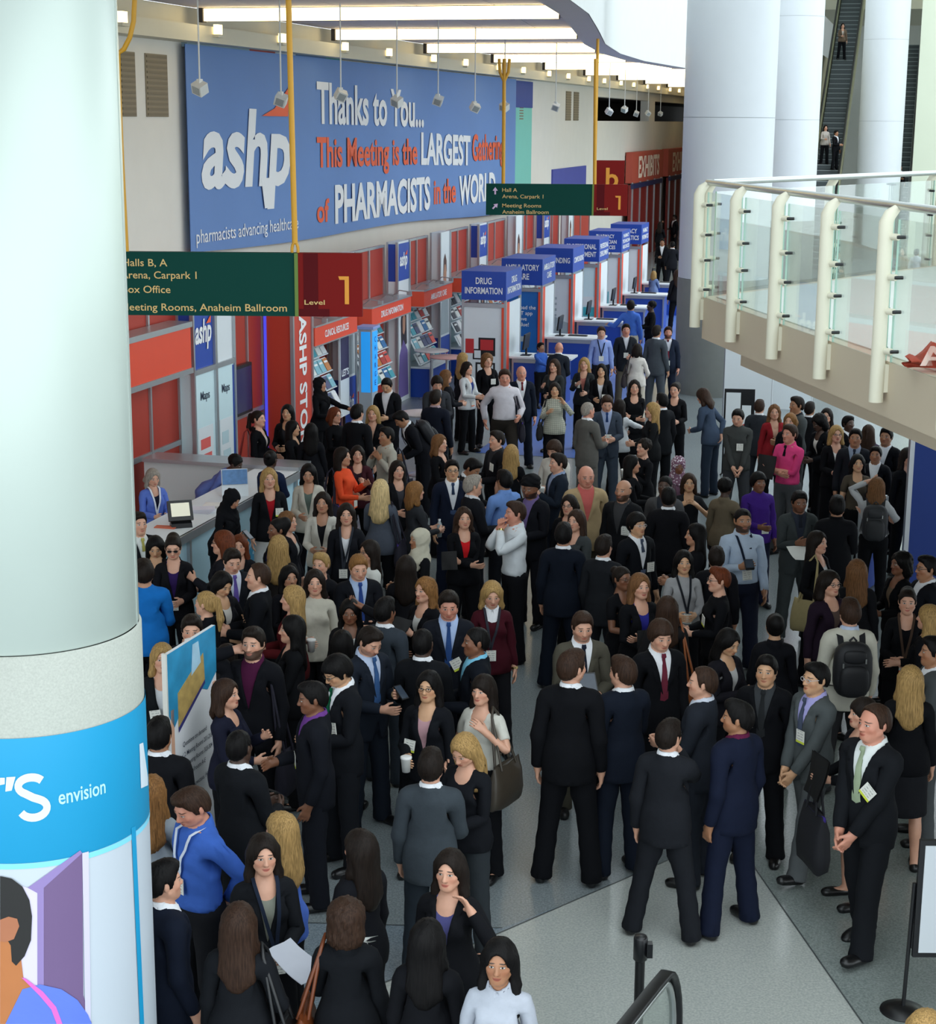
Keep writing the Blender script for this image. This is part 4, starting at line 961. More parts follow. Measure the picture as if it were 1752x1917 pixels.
p = at_z(440, 928, 1.05); t = empty('counter_card', p, .25, 'standing card with a blue picture on the information counter', 'display card'); R = Matrix.Rotation(-.18, 3, 'X'); b = MB(); b.box((0, 0, .17), (.34, .012, .36), R); b.build('card', M_wp, t); b = MB(); b.box((0, -.012, .25), (.32, .006, .19), R); b.build('picture', mat('blue_picture', '5b86b8', .5, .5, 14), t); b = MB(); b.box((0, .06, .1), (.2, .01, .22), Matrix.Rotation(.5, 3, 'X')); b.build('strut', M_blk, t)
p = at_z(318, 935, .95); t = empty('office_chair', (p.x, p.y, 0), 2.6, 'grey office chair behind the information counter', 'chair')
b = MB(); b.box((0, 0, .48), (.48, .46, .09)); b.build('seat', mat('grey_fabric', '7d848a', .9, .1, 40), t); b = MB(); R = Matrix.Rotation(-.12, 3, 'X')
b.prism([(-.2, .24, .60), (.2, .24, .60), (.23, .26, .80), (.17, .28, .98), (0, .285, 1.02), (-.17, .28, .98), (-.23, .26, .80)], (0, .06, 0)); b.build('backrest', mat('grey_fabric', '7d848a', .9, .1, 40), t); b = MB(); b.tube([(0, 0, .08), (0, 0, .45)], .03, 8); b.tube([(0, .22, .44), (0, .30, .62)], .02, 6); b.build('column', M_blk, t)
for k in range(5): a = k * 1.257; b = MB(); b.tube([(0, 0, .09), (.28 * math.cos(a), .28 * math.sin(a), .05)], .02, 6); b.build('leg', M_blk, t)
# high tables among the crowd
for px, py, c, lb in ((790, 772, 'dcd6d8', 'round white high table behind a dark navy suit'), (837, 667, 'c89a98', 'round pinkish high table by the blue cabinets'), (808, 655, 'd8d2d4', 'round pale high table beside the nearest kiosk')):
    p = at_z(px, py, 1.05); t = empty('high_table', (p.x, p.y, 0), 0, lb, 'table'); b = MB(); b.lathe((0, 0, 0), [(0, 1.05), (.36, 1.05), (.37, 1.04), (.36, 1.02), (0, 1.02)], 32); b.build('tabletop', mat('laminate', c, .4, .03, 5), t); b = MB(); b.tube([(0, 0, .03), (0, 0, 1.02)], .035, 10); b.build('stem', M_alu, t); b = MB(); b.lathe((0, 0, 0), [(0, .045), (.1, .04), (.26, .015), (.27, 0), (0, 0)], 28); b.build('base', M_alu, t)
# ---------------------------------------------------------------- columns
def column(x, y, r, label, cut):
    t = empty('column', (x, y, 0), 0, label, 'column', 'white columns of the rotunda'); zs = [cut, 5.9, 9.3, 12.7, 18.5]
    for a, c in zip(zs[:-1], zs[1:]):
        b = MB(); b.lathe((0, 0, 0), [(r, a + .006), (r, c - .006)], 64); b.build('shaft_ring', mat('white_column_paint', 'd7dce0', .45, .02, 3), t)
    for z in zs[1:-1]: b = MB(); b.lathe((0, 0, 0), [(r - .006, z - .02), (r - .006, z + .02)], 64); b.build('joint', mat('joint_grey', 'a8aeb2', .6, 0), t)
    b = MB(); b.lathe((0, 0, 0), [(r + .012, 0), (r + .012, cut - .02), (r, cut)], 64); b.build('stone_base', mat('grey_stone', '7d807c', .6, .10, 5, bump=.1), t)
column(5.52, 37.95, .97, 'nearest of the three big white columns, rising behind the glass balcony', 2.5)
p = at_y(1481, 226, 61); column(p.x, p.y, .95, 'middle one of the three big white columns', 2.5)
p = at_y(1650, 226, 77); column(p.x, p.y, .95, 'farthest of the three white columns, in front of the escalators', 2.5)
# the wrapped column at the left edge
pc = at_y(48, 1200, 8.35); CX, CY, CR = pc.x, pc.y, .565
def on_cyl(px, py, r):
    d = ray(px, py); a = d[0] ** 2 + d[1] ** 2; bq = -2 * (d[0] * CX + d[1] * CY); c = CX ** 2 + CY ** 2 - r * r; q = bq * bq - 4 * a * c
    t = (-bq - math.sqrt(max(q, 0))) / (2 * a) if q >= 0 else -bq / (2 * a)
    p = d * t; th = math.atan2(p[1] - CY, p[0] - CX); return th, EYE + p[2]
zst, zcy, zcb = on_cyl(40, 1229, CR)[1], on_cyl(40, 1380, CR)[1], on_cyl(40, 1614, CR)[1]
LC = empty('column', (CX, CY, 0), 0, 'big pale column at the left edge wrapped with a cyan poster', 'column')
for a, c in ((zst, 6.4), (6.4, 10)):
    b = MB(); b.lathe((0, 0, 0), [(CR - .01, a), (CR, a + .008), (CR, c - .008), (CR - .01, c)], 96); b.build('shaft_ring', mat('pale_green_metal', 'b8c4bc', .38, .03, 2, metal=.15), LC)
b = MB(); b.lathe((0, 0, 0), [(CR + .012, zcy - .3), (CR + .012, zst - .01), (CR, zst)], 96); b.build('stone_band', mat('granite', 'a7aba2', .55, .22, 90, bump=.12), LC)
b = MB(); b.lathe((0, 0, 0), [(CR + .016, zcb), (CR + .018, zcb + .004), (CR + .018, zcy)], 96); b.build('cyan_wrap', mat('cyan_vinyl', '1494c4', .5, .03, 3), LC)
b = MB(); b.lathe((0, 0, 0), [(CR + .016, 0), (CR + .016, zcb)], 96); b.build('white_wrap', mat('white_vinyl', 'bcc5ce', .5, .02, 3), LC)
b = MB(); b.lathe((0, 0, 0), [(CR + .0185, zcb - .028), (CR + .0185, zcb)], 96); b.build('wrap_border', mat('pale_cyan_vinyl', '7fd2ec', .5, 0), LC)
b = MB(); th = on_cyl(236, 600, CR)[0]; b.box(((CR) * math.cos(th), CR * math.sin(th), 6), (.006, .012, 9), Matrix.Rotation(th, 3, 'Z')); b.build('seam', mat('seam_grey', 'a8b2ac', .5, 0), LC)
def cyl_poly(pts, m, name, lay=1, sub=3):
    bm = bmesh.new(); vs = [bm.verts.new((p[0], p[1], 0)) for p in pts]; bm.faces.new(vs); bmesh.ops.triangulate(bm, faces=bm.faces)
    for _ in range(sub): bmesh.ops.subdivide_edges(bm, edges=bm.edges[:], cuts=1, use_grid_fill=True)
    r = CR + .018 + .0012 * lay
    for v in bm.verts: th, z = on_cyl(v.co.x, v.co.y, r); v.co = (r * math.cos(th), r * math.sin(th), z)
    me = bpy.data.meshes.new(name); bmesh.ops.recalc_face_normals(bm, faces=bm.faces); bm.to_mesh(me); bm.free(); me.materials.append(m); o = bpy.data.objects.new(name, me); C.objects.link(o); o.parent = LC; return o
def cyl_text(s, p0, p1, cap, m, bold=.02, lay=2):
    r = CR + .018 + .0012 * lay; (t0, z0), (t1, z1) = on_cyl(*p0, r), on_cyl(*p1, r); v, f = text_mesh(s, 0, bold); x = (v[:, 0] - v[:, 0].min()) / (v[:, 0].max() - v[:, 0].min())
    th = t0 + (t1 - t0) * x; z = z0 + v[:, 1] * cap / CAPH
    me = np_mesh('lettering', np.stack([r * np.cos(th), r * np.sin(th), z], 1).astype(np.float32), f, False); me.materials.append(m); o = bpy.data.objects.new('lettering', me); C.objects.link(o); o.parent = LC
M_pw = mat('print_white', 'cfdce6', .5, 0)

rS = CR + .0204; (ta, za), (tb, zb_) = on_cyl(31, 1540, rS), on_cyl(97, 1532, rS); cl = [(.86 - .40 + .36 * math.cos(a), .745 + .175 * math.sin(a)) for a in np.linspace(.55, 4.2, 16)] + [(.5, .5)] + [(.50 + .38 * math.cos(a), .275 + .195 * math.sin(a)) for a in np.linspace(1.05, -2.75, 16)]
b = MB(); rows = []
for i, (x, y) in enumerate(cl):
    x0_, y0_ = cl[max(i - 1, 0)]; x1_, y1_ = cl[min(i + 1, len(cl) - 1)]; n_ = Vector((-(y1_ - y0_) * 1.35, (x1_ - x0_))).normalized() * .085
    rows.append([(rS * math.cos(ta + (tb - ta) * q_[0]), rS * math.sin(ta + (tb - ta) * q_[0]), za + .245 * q_[1]) for q_ in ((x + n_.x * 1.25, y + n_.y), (x - n_.x * 1.25, y - n_.y))])
b.strip(rows); b.build('letter', M_pw, LC); cyl_text('envision', (110, 1506), (198, 1488), .075, mat('print_palecyan', 'aee2f4', .5, 0), .012)
cyl_poly([(0, 1456), (9, 1456), (9, 1468), (0, 1470)], M_pw, 'print_stroke', 2); cyl_poly([(12, 1455), (29, 1454), (22, 1480), (10, 1482)], M_pw, 'apostrophe', 2)
cyl_poly([(261, 1393), (268, 1390), (271, 1462), (277, 1456), (277, 1470), (264, 1476)], M_pw, 'print_stroke', 2)
cyl_poly([(246, 1550), (254, 1546), (270, 1917), (262, 1917)], mat('cyan_vinyl', '1494c4', .5, .03, 3), 'cyan_stripe', 2)
cyl_poly([(82, 1660), (154, 1597), (156, 1863), (172, 1917), (82, 1917)], mat('plum_print', '6d567f', .6, .05, 2), 'door_print', 2)
cyl_poly([(52, 1662), (150, 1592), (154, 1597), (82, 1662), (82, 1850), (70, 1850), (70, 1672)], mat('lavender_print', '8d7ab0', .6, .05, 2), 'door_frame_print', 3)
cyl_poly([(0, 1645), (52, 1662), (70, 1672), (70, 1850), (40, 1850), (40, 1700)], mat('pale_lilac_print', 'cfc8de', .6, .03, 2), 'jamb_print', 2)
cyl_poly([(154, 1597), (166, 1594), (170, 1917), (160, 1917)], mat('lilac_edge_print', 'c9c4de', .6, 0), 'jamb_print', 3)
cyl_poly([(0, 1742), (34, 1740), (40, 1800), (44, 1832), (60, 1850), (10, 1917), (0, 1917)], mat('print_tan_skin', 'b4703f', .6, .06, 8), 'skin_print', 4)
cyl_poly([(0, 1640), (22, 1645), (42, 1660), (55, 1685), (60, 1715), (58, 1760), (46, 1790), (30, 1808), (22, 1800), (20, 1770), (34, 1745), (34, 1722), (24, 1718), (0, 1738)], mat('print_black_hair', '1c1b1a', .6, .1, 8), 'hair_print', 5)
cyl_poly([(0, 1722), (16, 1716), (32, 1720), (36, 1734), (26, 1758), (10, 1764), (0, 1762)], mat('print_tan_ear', 'a86a4a', .6, .08, 8), 'ear_print', 6)
cyl_poly([(10, 1917), (42, 1852), (75, 1843), (115, 1852), (145, 1872), (165, 1900), (172, 1917)], mat('print_scrubs', '5c78d8', .6, .06, 6), 'scrubs_print', 6)
cyl_poly([(40, 1830), (48, 1832), (80, 1856), (105, 1885), (117, 1917), (106, 1917), (96, 1890), (74, 1864)], mat('print_pink', 'd867c0', .5, 0), 'stethoscope_print', 7)
# ---------------------------------------------------------------- hanging direction signs on yellow poles
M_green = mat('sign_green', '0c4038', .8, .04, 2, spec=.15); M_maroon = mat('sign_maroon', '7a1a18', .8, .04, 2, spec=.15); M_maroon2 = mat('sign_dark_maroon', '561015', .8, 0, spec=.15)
def dsign(Y, x0, x1, xs, ytop, ybot, ht, lines, label):
    a, c, m = at_y(x0, ytop, Y), at_y(x1, ytop, Y), at_y(xs, ytop, Y); zb = at_y(xs, ybot, Y).z; H = a.z - zb; zb = c.z - (c.z - at_y(x1, ybot, Y).z)
    t = empty('direction_sign', (m.x, Y, zb), 0, label, 'sign'); H = m.z - zb
    b = MB(); b.box(((a.x - m.x) / 2, 0, H / 2), (m.x - a.x, .10, H)); b.build('green_panel', M_green, t); b = MB(); b.box(((c.x - m.x) / 2, 0, H / 2), (c.x - m.x, .11, H)); b.build('red_panel', M_maroon, t)
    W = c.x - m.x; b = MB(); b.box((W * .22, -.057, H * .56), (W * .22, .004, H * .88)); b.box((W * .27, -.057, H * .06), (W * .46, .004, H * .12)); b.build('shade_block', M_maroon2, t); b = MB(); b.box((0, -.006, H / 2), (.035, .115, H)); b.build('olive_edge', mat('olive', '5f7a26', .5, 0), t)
    b = MB(); b.prism([(W * x, -.056, H * z) for x, z in ((.735, .20), (.80, .20), (.80, .64), (.64, .64), (.655, .585), (.735, .585))], (0, -.004, 0)); b.build('numeral', M_amber, t); lettering(t, 'Level', (W * .12, -.06, H * .19), X_, Z_, M_gold, 0, .01, W * .31, H * .075)
    for s, px0, px1, py, cp in lines:
        p0, p1 = at_y(px0, py, Y - .06), at_y(px1, py, Y - .06); lettering(t, s, (p0.x - m.x, -.051, p0.z - zb), X_, Z_, M_gold, 0, .006, p1.x - p0.x, cp * H)
    return t, zb, H, m
t, zb, H, m = dsign(17.0, 120, 678, 555, 473, 592, .64, [('Halls B, A', 229, 313, 498, .115), ('Arena, Carpark 1', 226, 368, 521, .115), ('Box Office', 229, 319, 548, .115), ('Meeting Rooms, Anaheim Ballroom', 226, 537, 581, .115)], 'green and red hanging direction sign reading Halls B, A, beside the left column')
b = MB(); p = at_y(540, 0, 17.0); q = at_y(552, 455, 17.0); b.tube([(p.x - m.x, 0, 10 - zb), (p.x - m.x, 0, p.z - zb), (q.x - m.x, 0, q.z - zb)], .028, 8); ring = [(q.x - m.x + .03 * math.cos(w), 0, q.z - zb - .07 + .075 * math.sin(w)) for w in np.linspace(0, 2 * math.pi, 17)]; b.tube(ring, .016, 6, cap=False); b.build('pole', M_yel, t)
b = MB(); a = [at_y(*w, 17.0) for w in ((252, 0), (250, 40), (243, 70), (232, 92), (221, 100), (222, 160), (228, 300), (237, 472))]; b.tube([(p.x - m.x, 0, p.z - zb) for p in a], .024, 8); b.build('pole', M_yel, t)
t, zb, H, m = dsign(34.0, 910, 1175, 1110, 345, 404, .6, [('Hall A', 940, 968, 359, .12), ('Arena, Carpark 1', 940, 1017, 371, .12), ('Meeting Rooms', 940, 1013, 388, .12), ('Anaheim Ballroom', 940, 1027, 400, .12)], 'green and red hanging direction sign reading Hall A, above the kiosks')
M_pinka = mat('pale_arrow', 'd8b8d8', .6, 0)
for px, py, ang in ((927, 357, 0), (927, 386, -.785)):
    p = at_y(px, py, 33.94); b = MB(); R = Matrix.Rotation(ang, 3, 'Y'); P = [Vector(v) for v in ((-.015, 0, -.07), (.015, 0, -.07), (.015, 0, .0), (.05, 0, .0), (0, 0, .07), (-.05, 0, .0), (-.015, 0, .0))]; b.prism([Vector((p.x - m.x, -.056, p.z - zb)) + (R.inverted() @ v) for v in P], (0, -.004, 0)); b.build('arrow', M_pinka, t)
for px0, px1, y1 in ((944, 942, 345), (1115, 1113, 345)):
    b = MB(); p, q = at_y(px0, 110, 34), at_y(px1, y1, 34); b.tube([(p.x - m.x, 0, p.z - zb), (q.x - m.x, 0, q.z - zb)], .035, 8)
    if px0 == 944:
        for s in (-1, 1): b.tube([(p.x - m.x + s * .10, 0, p.z - zb + .0), (p.x - m.x + s * .08, 0, p.z - zb - .25), (p.x - m.x, 0, p.z - zb - .42)], .03, 8)
    b.build('pole', M_yel, t)
Yb = 36.0; a, c = at_y(1113, 300, Yb), at_y(1168, 346, Yb); t = empty('hall_letter_sign', (a.x, Yb, c.z - .35), 0, 'maroon square sign with an amber letter b above the second direction sign', 'sign'); b = MB(); b.box(((c.x - a.x) / 2, 0, (a.z - c.z + .35) / 2), (c.x - a.x, .1, a.z - c.z + .35)); b.build('panel', M_maroon, t); lettering(t, 'b', ((c.x - a.x) * .38, -.053, .30), X_, Z_, M_amber, 0, .02, (c.x - a.x) * .42, (a.z - c.z) * .80)
b = MB(); b.tube([(.01, 0, a.z - c.z + .3), (.01, 0, 8.2 - c.z)], .03, 8); b.build('pole', M_yel, t)
# ---------------------------------------------------------------- glass balcony of the upper level
BZ = 4.15; E1 = Vector((2.26, 16.8)); E5 = Vector((2.98, 12.25)); dE = (E5 - E1).normalized(); E9 = E1 + dE * 12.5; Q1 = Vector((5.5, 20.8))
MEZ = empty('balcony_slab', (0, 0, 0), 0, 'cream balcony slab of the upper level jutting in from the right', 'balcony')
def slab(pts, z0, z1, m, name): b = MB(); b.prism([(p[0], p[1], z0) for p in pts], (0, 0, z1 - z0)); return b.build(name, m, MEZ)
M_fas = mat('cream_fascia', 'c2b49e', .6, .04, 2); M_mfl = mat('balcony_floor', 'c6cbc4', .5, .06, 4)
outer = [E1, Q1, Vector((9.5, 21.6)), Vector((20, 22)), Vector((20, 4)), E9]
slab(outer, 3.75, 4.15, M_fas, 'fascia'); slab([E1 + Vector((.35, -.25)), Q1 + Vector((.2, -.4)), Vector((9.5, 21.2)), Vector((20, 21.6)), Vector((20, 4)), E9 + Vector((.42, 0))], 3.52, 3.75, M_fas, 'soffit_beam')
slab([E1 + Vector((.12, -.05)), Q1 + Vector((.05, -.15)), Vector((9.5, 21.4)), Vector((20, 21.8)), Vector((20, 4)), E9 + Vector((.12, 0))], 4.15, 4.16, M_mfl, 'floor_finish')
nE = Vector((dE.y, -dE.x)); nE = nE if nE.x < 0 else -nE       # outward (towards the hall)
def rail_run(A, B, n, out, label, full):
    R = empty('balcony_railing', (A.x, A.y, BZ), 0, label, 'railing', 'balcony railings'); d = (B - A); Ln = d.length; d = d / Ln; o3 = Vector((out.x, out.y, 0)); ang = math.atan2(d.y, d.x); Rm = Matrix.Rotation(ang, 3, 'Z')
    def P(s, off, z): w = d * s + out * off; return Vector((w.x, w.y, z))
    b = MB(); b.tube([P(-.05, -.02, 1.09), P(Ln + .05, -.02, 1.09)], .030, 10); b.build('handrail', M_steel, R)
    for k in range(n + 1):
        s = Ln * k / n; b = MB(); lo = -.29 if full else -.2
        b.tube([P(s, .075, lo), P(s, .075, .98), P(s, .05, 1.03), P(s, -.0, 1.075)], [.052, .052, .046, .03], 12); b.box(P(s, .02, -.12), (.05, .09, .2), Rm); po = b.build('post', M_warmw, R)
        for z in (.88, .60, .36, .08):
            for sg in (1, -1):
                if (k == n and sg == 1) or (k == 0 and sg == -1): continue
                b = MB(); b.tube([P(s + sg * .03, .05, z), P(s + sg * .10, .02, z)], .024, 8); b.build('clamp', M_warmw, po); b = MB(); b.tube([P(s + sg * .10, .035, z), P(s + sg * .10, -.03, z)], .013, 8); b.build('bolt', M_blk, po)
        if k < n:
            b = MB(); b.box(P(s + Ln / n / 2, 0, .50), (Ln / n - .09, .012, 1.0), Rm); g = b.build('glass_pane', M_glass, R)
            for e in (.05, Ln / n - .05): b = MB(); b.box(P(s + e, 0, .5), (.006, .0135, 1.0), Rm); b.build('pane_edge', M_gedge, g)
    return R
rail_run(E1, E1 + dE * 4.606 * 1.5, 6, nE, 'glass railing with ivory posts along the near edge of the balcony', True)
d2 = (Q1 - E1).normalized(); n2 = Vector((-d2.y, d2.x)); rail_run(E1 + d2 * .12, Q1, 2, n2, 'glass railing along the far edge of the balcony', False)
Q2 = Vector((9.5, 21.6)); d3 = (Q2 - Q1).normalized(); rail_run(Q1 + d3 * .1, Q2, 2, Vector((-d3.y, d3.x)), 'glass railing at the right continuing the far balcony edge', False)
# crumpled red cloth sign lying behind the near railing
p = at_y(1700, 668, 11.7); t = empty('red_banner_roll', (p.x, p.y, BZ + .01), .1, 'crumpled red cloth sign with pale letters on the balcony edge', 'cloth sign'); rows = []
for j in range(9):
    r = []
    for i in range(15):
        x = i * .045; z = .02 + .21 * (j / 8) * (.75 + .25 * math.sin(i * 1.7 + 1)) * min(1, .35 + i * .12); y = .03 * math.sin(i * 1.1 + j * .7) + .05 * math.sin(j * .9); r.append((x, y, z))
    rows.append(r)
b = MB(); b.strip(rows); b.strip([[(q[0], q[1] + .05, q[2]) for q in r][::-1] for r in rows]); b.build('cloth', mat('brick_red_cloth', '9c3a24', .75, .08, 10), t); lettering(t, 'IMA', (.55, -.10, .05), (-1, 0, 0), Z_, mat('pale_pink_letter', 'd8b8ae', .6, 0), .15, .02, .5, .13, split=True)
# ---------------------------------------------------------------- far escalators and walls
def escalator(v, u0, n, label, w=1.0):
    t = hthing('escalator', u0, v, label, 'escalator', 'far escalators'); st = MB().box((0, .2, -.35), (w, .40, .9)).box((0, .0, .085), (w, .03, .035), mi=1).box((0, .0, -.11), (w, .02, .03), mi=2).build('step', [mat('step_grey', '4a5356', .6, .15, 20), mat('step_nosing', '8f989a', .6, 0), mat('step_shadow_gap', '22282a', .8, 0)], t); sm = st.data; C.objects.unlink(st); bpy.data.objects.remove(st)
    for k in range(n):
        o = bpy.data.objects.new('step', sm); C.objects.link(o); o.parent = t; o.location = (0, k * .40, k * .225 + .1)
    L, Hh = n * .40, n * .225
    for s in (-1, 1):
        x = s * (w / 2 + .08); b = MB(); b.prism([(x - .04, -1.2, -.6), (x - .04, L, Hh - .7), (x - .04, L, Hh + .30), (x - .04, -.2, .30), (x - .04, -1.2, .25)], (.08, 0, 0)); b.build('skirt_panel', mat('skirt_cream', '9b9a7c', .35, .05, 4, metal=.4), t)
        b = MB(); b.prism([(x - .01, -1.0, .28), (x - .01, L, Hh + .30), (x - .01, L, Hh + .98), (x - .01, -.2, .95), (x - .01, -1.0, .90)], (.02, 0, 0)); b.build('balustrade', M_glass, t)
        b = MB(); b.tube([(x, -1.1, .5), (x, -1.15, .8), (x, -.9, .97), (x, -.1, 1.0), (x, L, Hh + 1.05)], .045, 8); b.build('handrail', M_rubber, t); b = MB(); b.tube([(x, -.9, .9), (x, -.1, .93), (x, L, Hh + .98)], .025, 6); b.build('steel_trim', M_steel, t)
    return t
escalator(-4.2, 72.0, 56, 'long grey escalator between the middle and farthest white columns'); escalator(-1.3, 80.4, 44, 'escalator right of the farthest white column')
t = hthing('wall_back', 0, 0, None, None); t['kind'] = 'structure'; hb(t, 'end_wall', (-13, 40), (112, 112.4), (0, 20), M_white); hb(t, 'side_wall', (-.62, 40), (80, 80.3), (0, 18), mat('pale_green_plaster', 'd6dcc6', .8, .03, 1)); hb(t, 'lintel', (-6, 40), (97, 99), (12.1, 14.5), M_warmw); hb(t, 'upper_floor', (-6, 40), (96, 112), (11.6, 12.1), M_warmw); hb(t, 'stair_flank', (-5.9, -5.2), (75, 97), (0, 9), mat('olive_cream', '9c977e', .7, .04, 2)); pass
hb(t, 'brown_wall', (-11.5, -5.2), (100, 100.3), (0, 7), mat('far_brown', '6e4a3c', .8, .1, 1))  # brown wall closing the gap between the nearer columns
# white booth panels and posters under the balcony
p = at_z(1378, 895, 0); t = empty('poster_stand', (p.x, p.y, 0), -.12, 'black framed poster stand with white sheets in front of the white column base', 'poster stand'); zt = at_y(1378, 727, p.y).z
b = MB(); b.box((0, 0, zt - .72), (.50, .03, 1.42)); b.build('frame', M_blk, t); b = MB(); b.box((-.10, -.018, zt - .70), (.24, .006, 1.26)); b.box((.12, -.018, zt - .45), (.15, .006, .34)); b.box((.12, -.018, zt - 1.0), (.15, .006, .3)); b.build('sheet_set', M_wp, t, kind='stuff'); b = MB(); b.prism([(.04, -.02, zt - .62), (.23, -.02, zt - .5), (.23, -.02, zt - .78), (.08, -.02, zt - .74)], (0, -.003, 0)); b.build('red_print', M_redp, t)
for s in (-1, 1): b = MB(); b.tube([(s * .2, 0, zt - 1.4), (s * .26, .25, 0)], .015, 6); b.build('leg', M_blk, t)
for px, py, w, lb in ((1432, 850, .9, 'plain white booth panel right of the black framed poster stand'), (1500, 800, 1.2, 'plain white booth panel deep under the balcony')):
    p = at_z(px, py, 0); t = empty('booth_panel', (p.x, p.y + 2.2, 0), -.3, lb, 'panel'); b = MB(); b.box((0, 0, 1.2), (w, .05, 2.4)); b.build('panel', M_wp, t); b = MB(); b.tube([(-w / 2, 0, 0), (-w / 2, 0, 2.4)], .025, 6); b.tube([(w / 2, 0, 0), (w / 2, 0, 2.4)], .025, 6); b.build('post_pair', M_alu, t, kind='stuff')
# blue partition panels at the right
def partition(A, B, h0, h1, label):
    t = empty('partition_panel', (A[0], A[1], 0), math.atan2(B[1] - A[1], B[0] - A[0]), label, 'partition', 'blue partition panels'); L = math.hypot(B[0] - A[0], B[1] - A[1])
    b = MB(); b.prism([(0, -.02, .02), (L, -.02, .02), (L, -.02, h1), (0, -.02, h0)], (0, .04, 0)); b.build('blue_face', mat('partition_blue', '12398c', .6, .05, 2), t)
    for x, h in ((0, h0), (L, h1)): b = MB(); b.box((x, 0, h / 2), (.06, .07, h)); b.build('post', M_alu, t)
    b = MB(); b.prism([(0, -.03, h0 - .05), (L, -.03, h1 - .05), (L, -.03, h1 + .02), (0, -.03, h0 + .02)], (0, .06, 0)); b.build('top_rail', M_alu, t)
partition((5.62, 21.6), (8.6, 21.9), 2.45, 2.45, 'tall dark blue partition wall at the right edge under the balcony'); a, c = at_z(1604, 1118, 0), at_z(1652, 1100, 0); partition((a.x, a.y), (c.x + .05, c.y + .35), 1.12, 1.12, 'low blue partition panel with silver frame standing among the crowd')
# ---------------------------------------------------------------- tall direction board in the crowd on the left
a, c = at_z(312, 1226, 1.9), at_z(402, 1170, 1.9); d = (c - a).normalized(); L = (c - a).length; t = empty('direction_board', (a.x, a.y, 0), math.atan2(d.y, d.x) - math.pi / 2, 'tall white direction board with blue picture on top, in front of the left column', 'sign board')
hb(t, 'board', (-.03, 0), (0, L), (.04, 1.9), mat('board_white', 'e9eaec', .5, .02, 3)); hb(t, 'edge', (-.035, .002), (-.02, 0), (.04, 1.91), mat('board_edge', 'd6d4cc', .5, 0)); hb(t, 'foot', (-.25, .2), (.02, .10), (0, .04), M_blk); hb(t, 'foot', (-.25, .2), (L - .10, L - .02), (0, .04), M_blk)
for y0, y1 in ((.03, .08), (L - .07, L - .02)): poly_x(t, 'border_print', .001, [(y0, .1), (y0, 1.45), (y1, 1.45), (y1, .1)], mat('salmon_print', 'd8a88c', .6, .1, 4))
poly_x(t, 'sky_print', .001, [(.0, 1.42), (.0, 1.9), (L, 1.9), (L, 1.52), (L * .8, 1.42), (L * .55, 1.50), (L * .25, 1.40), (L * .1, 1.30)], mat('blue_sky_print', '2b8cb8', .5, .45, 5)); poly_x(t, 'book_print', .004, [(L * .18, 1.28), (L * .18, 1.55), (L * .72, 1.74), (L * .74, 1.52)], mat('gold_print', 'b79a5c', .5, .4, 14)); poly_x(t, 'book_edge', .005, [(L * .18, 1.24), (L * .18, 1.28), (L * .74, 1.52), (L * .74, 1.49)], mat('indigo_print', '3b3a78', .5, 0)); poly_x(t, 'tower_print', .006, [(L * .46, 1.62), (L * .5, 1.86), (L * .62, 1.86), (L * .66, 1.68)], mat('ice_print', 'a9cfe4', .5, .2, 10))
for k, (s, w) in enumerate((('Questions on demand', .5), ('Level 2, Meeting Rooms 201-213', .72), ('Level 3, Meeting Rooms 303-304', .72), ('and Ballroom A-E', .42), ('Residency Showcase, Hall C', .72))): lettering(t, s, (.003, L * (.5 - w / 2), 1.10 - k * .085 - (.04 if k == 4 else 0)), Y_, Z_, M_txk, .12, .004, L * w, .038)
poly_x(t, 'arrow_print', .003, [(L * .46, .42), (L * .46, .56), (L * .40, .56), (L * .5, .68), (L * .60, .56), (L * .54, .56), (L * .54, .42)], M_redp)
for k in range(3): lettering(t, ['Exhibit Hall', 'Posters', 'Arena'][k], (.003, L * .3, .32 - k * .09), Y_, Z_, M_txk, .12, .004, L * .4, .045)
# ---------------------------------------------------------------- foreground: easel board, post, escalator newel
Ye = 10.55; a, c = at_y(1722, 1572, Ye), at_y(1712, 1790, Ye); t = empty('easel_sign', (a.x, Ye, 0), .0, 'blank white board in a black frame on a stand at the right edge', 'sign stand'); w = .62
b = MB(); b.box((w / 2, 0, (a.z + c.z) / 2), (w, .03, a.z - c.z)); b.build('frame', M_blk, t); b = MB(); b.box((w / 2, -.018, (a.z + c.z) / 2), (w - .07, .006, a.z - c.z - .07)); b.build('board', mat('blank_white', 'c9cfd4', .5, .02, 3), t); b = MB(); b.tube([(-.03, .02, .02), (-.01, .02, (a.z + c.z) / 2 + .1)], .014, 8); b.tube([(0, .02, c.z + .05), (.02, .02, a.z)], .012, 6); b.build('pole', M_blk, t); b = MB(); b.lathe((-.03, .02, 0), [(0, .05), (.06, .045), (.15, .015), (.155, 0), (0, 0)], 24); b.build('base', M_rubber, t)
p = at_z(1203, 1775, 1.0); t = empty('stanchion', (p.x, p.y + .12, 0), 0, 'black queue post standing behind the escalator newel', 'stanchion'); b = MB(); b.tube([(0, 0, .02), (0, 0, .90)], .030, 16); b.build('pole', M_rubber, t); b = MB(); b.lathe((0, 0, 0), [(0, 1.02), (.036, 1.02), (.043, 1.005), (.043, .87), (.03, .86)], 20); b.build('head', M_blk, t); b = MB(); b.box((.052, -.02, .94), (.035, .05, .09)); b.build('belt_clip', M_blk, t); b = MB(); b.lathe((0, 0, 0), [(0, .035), (.08, .03), (.17, .012), (.175, 0), (0, 0)], 28); b.build('base', M_blk, t)
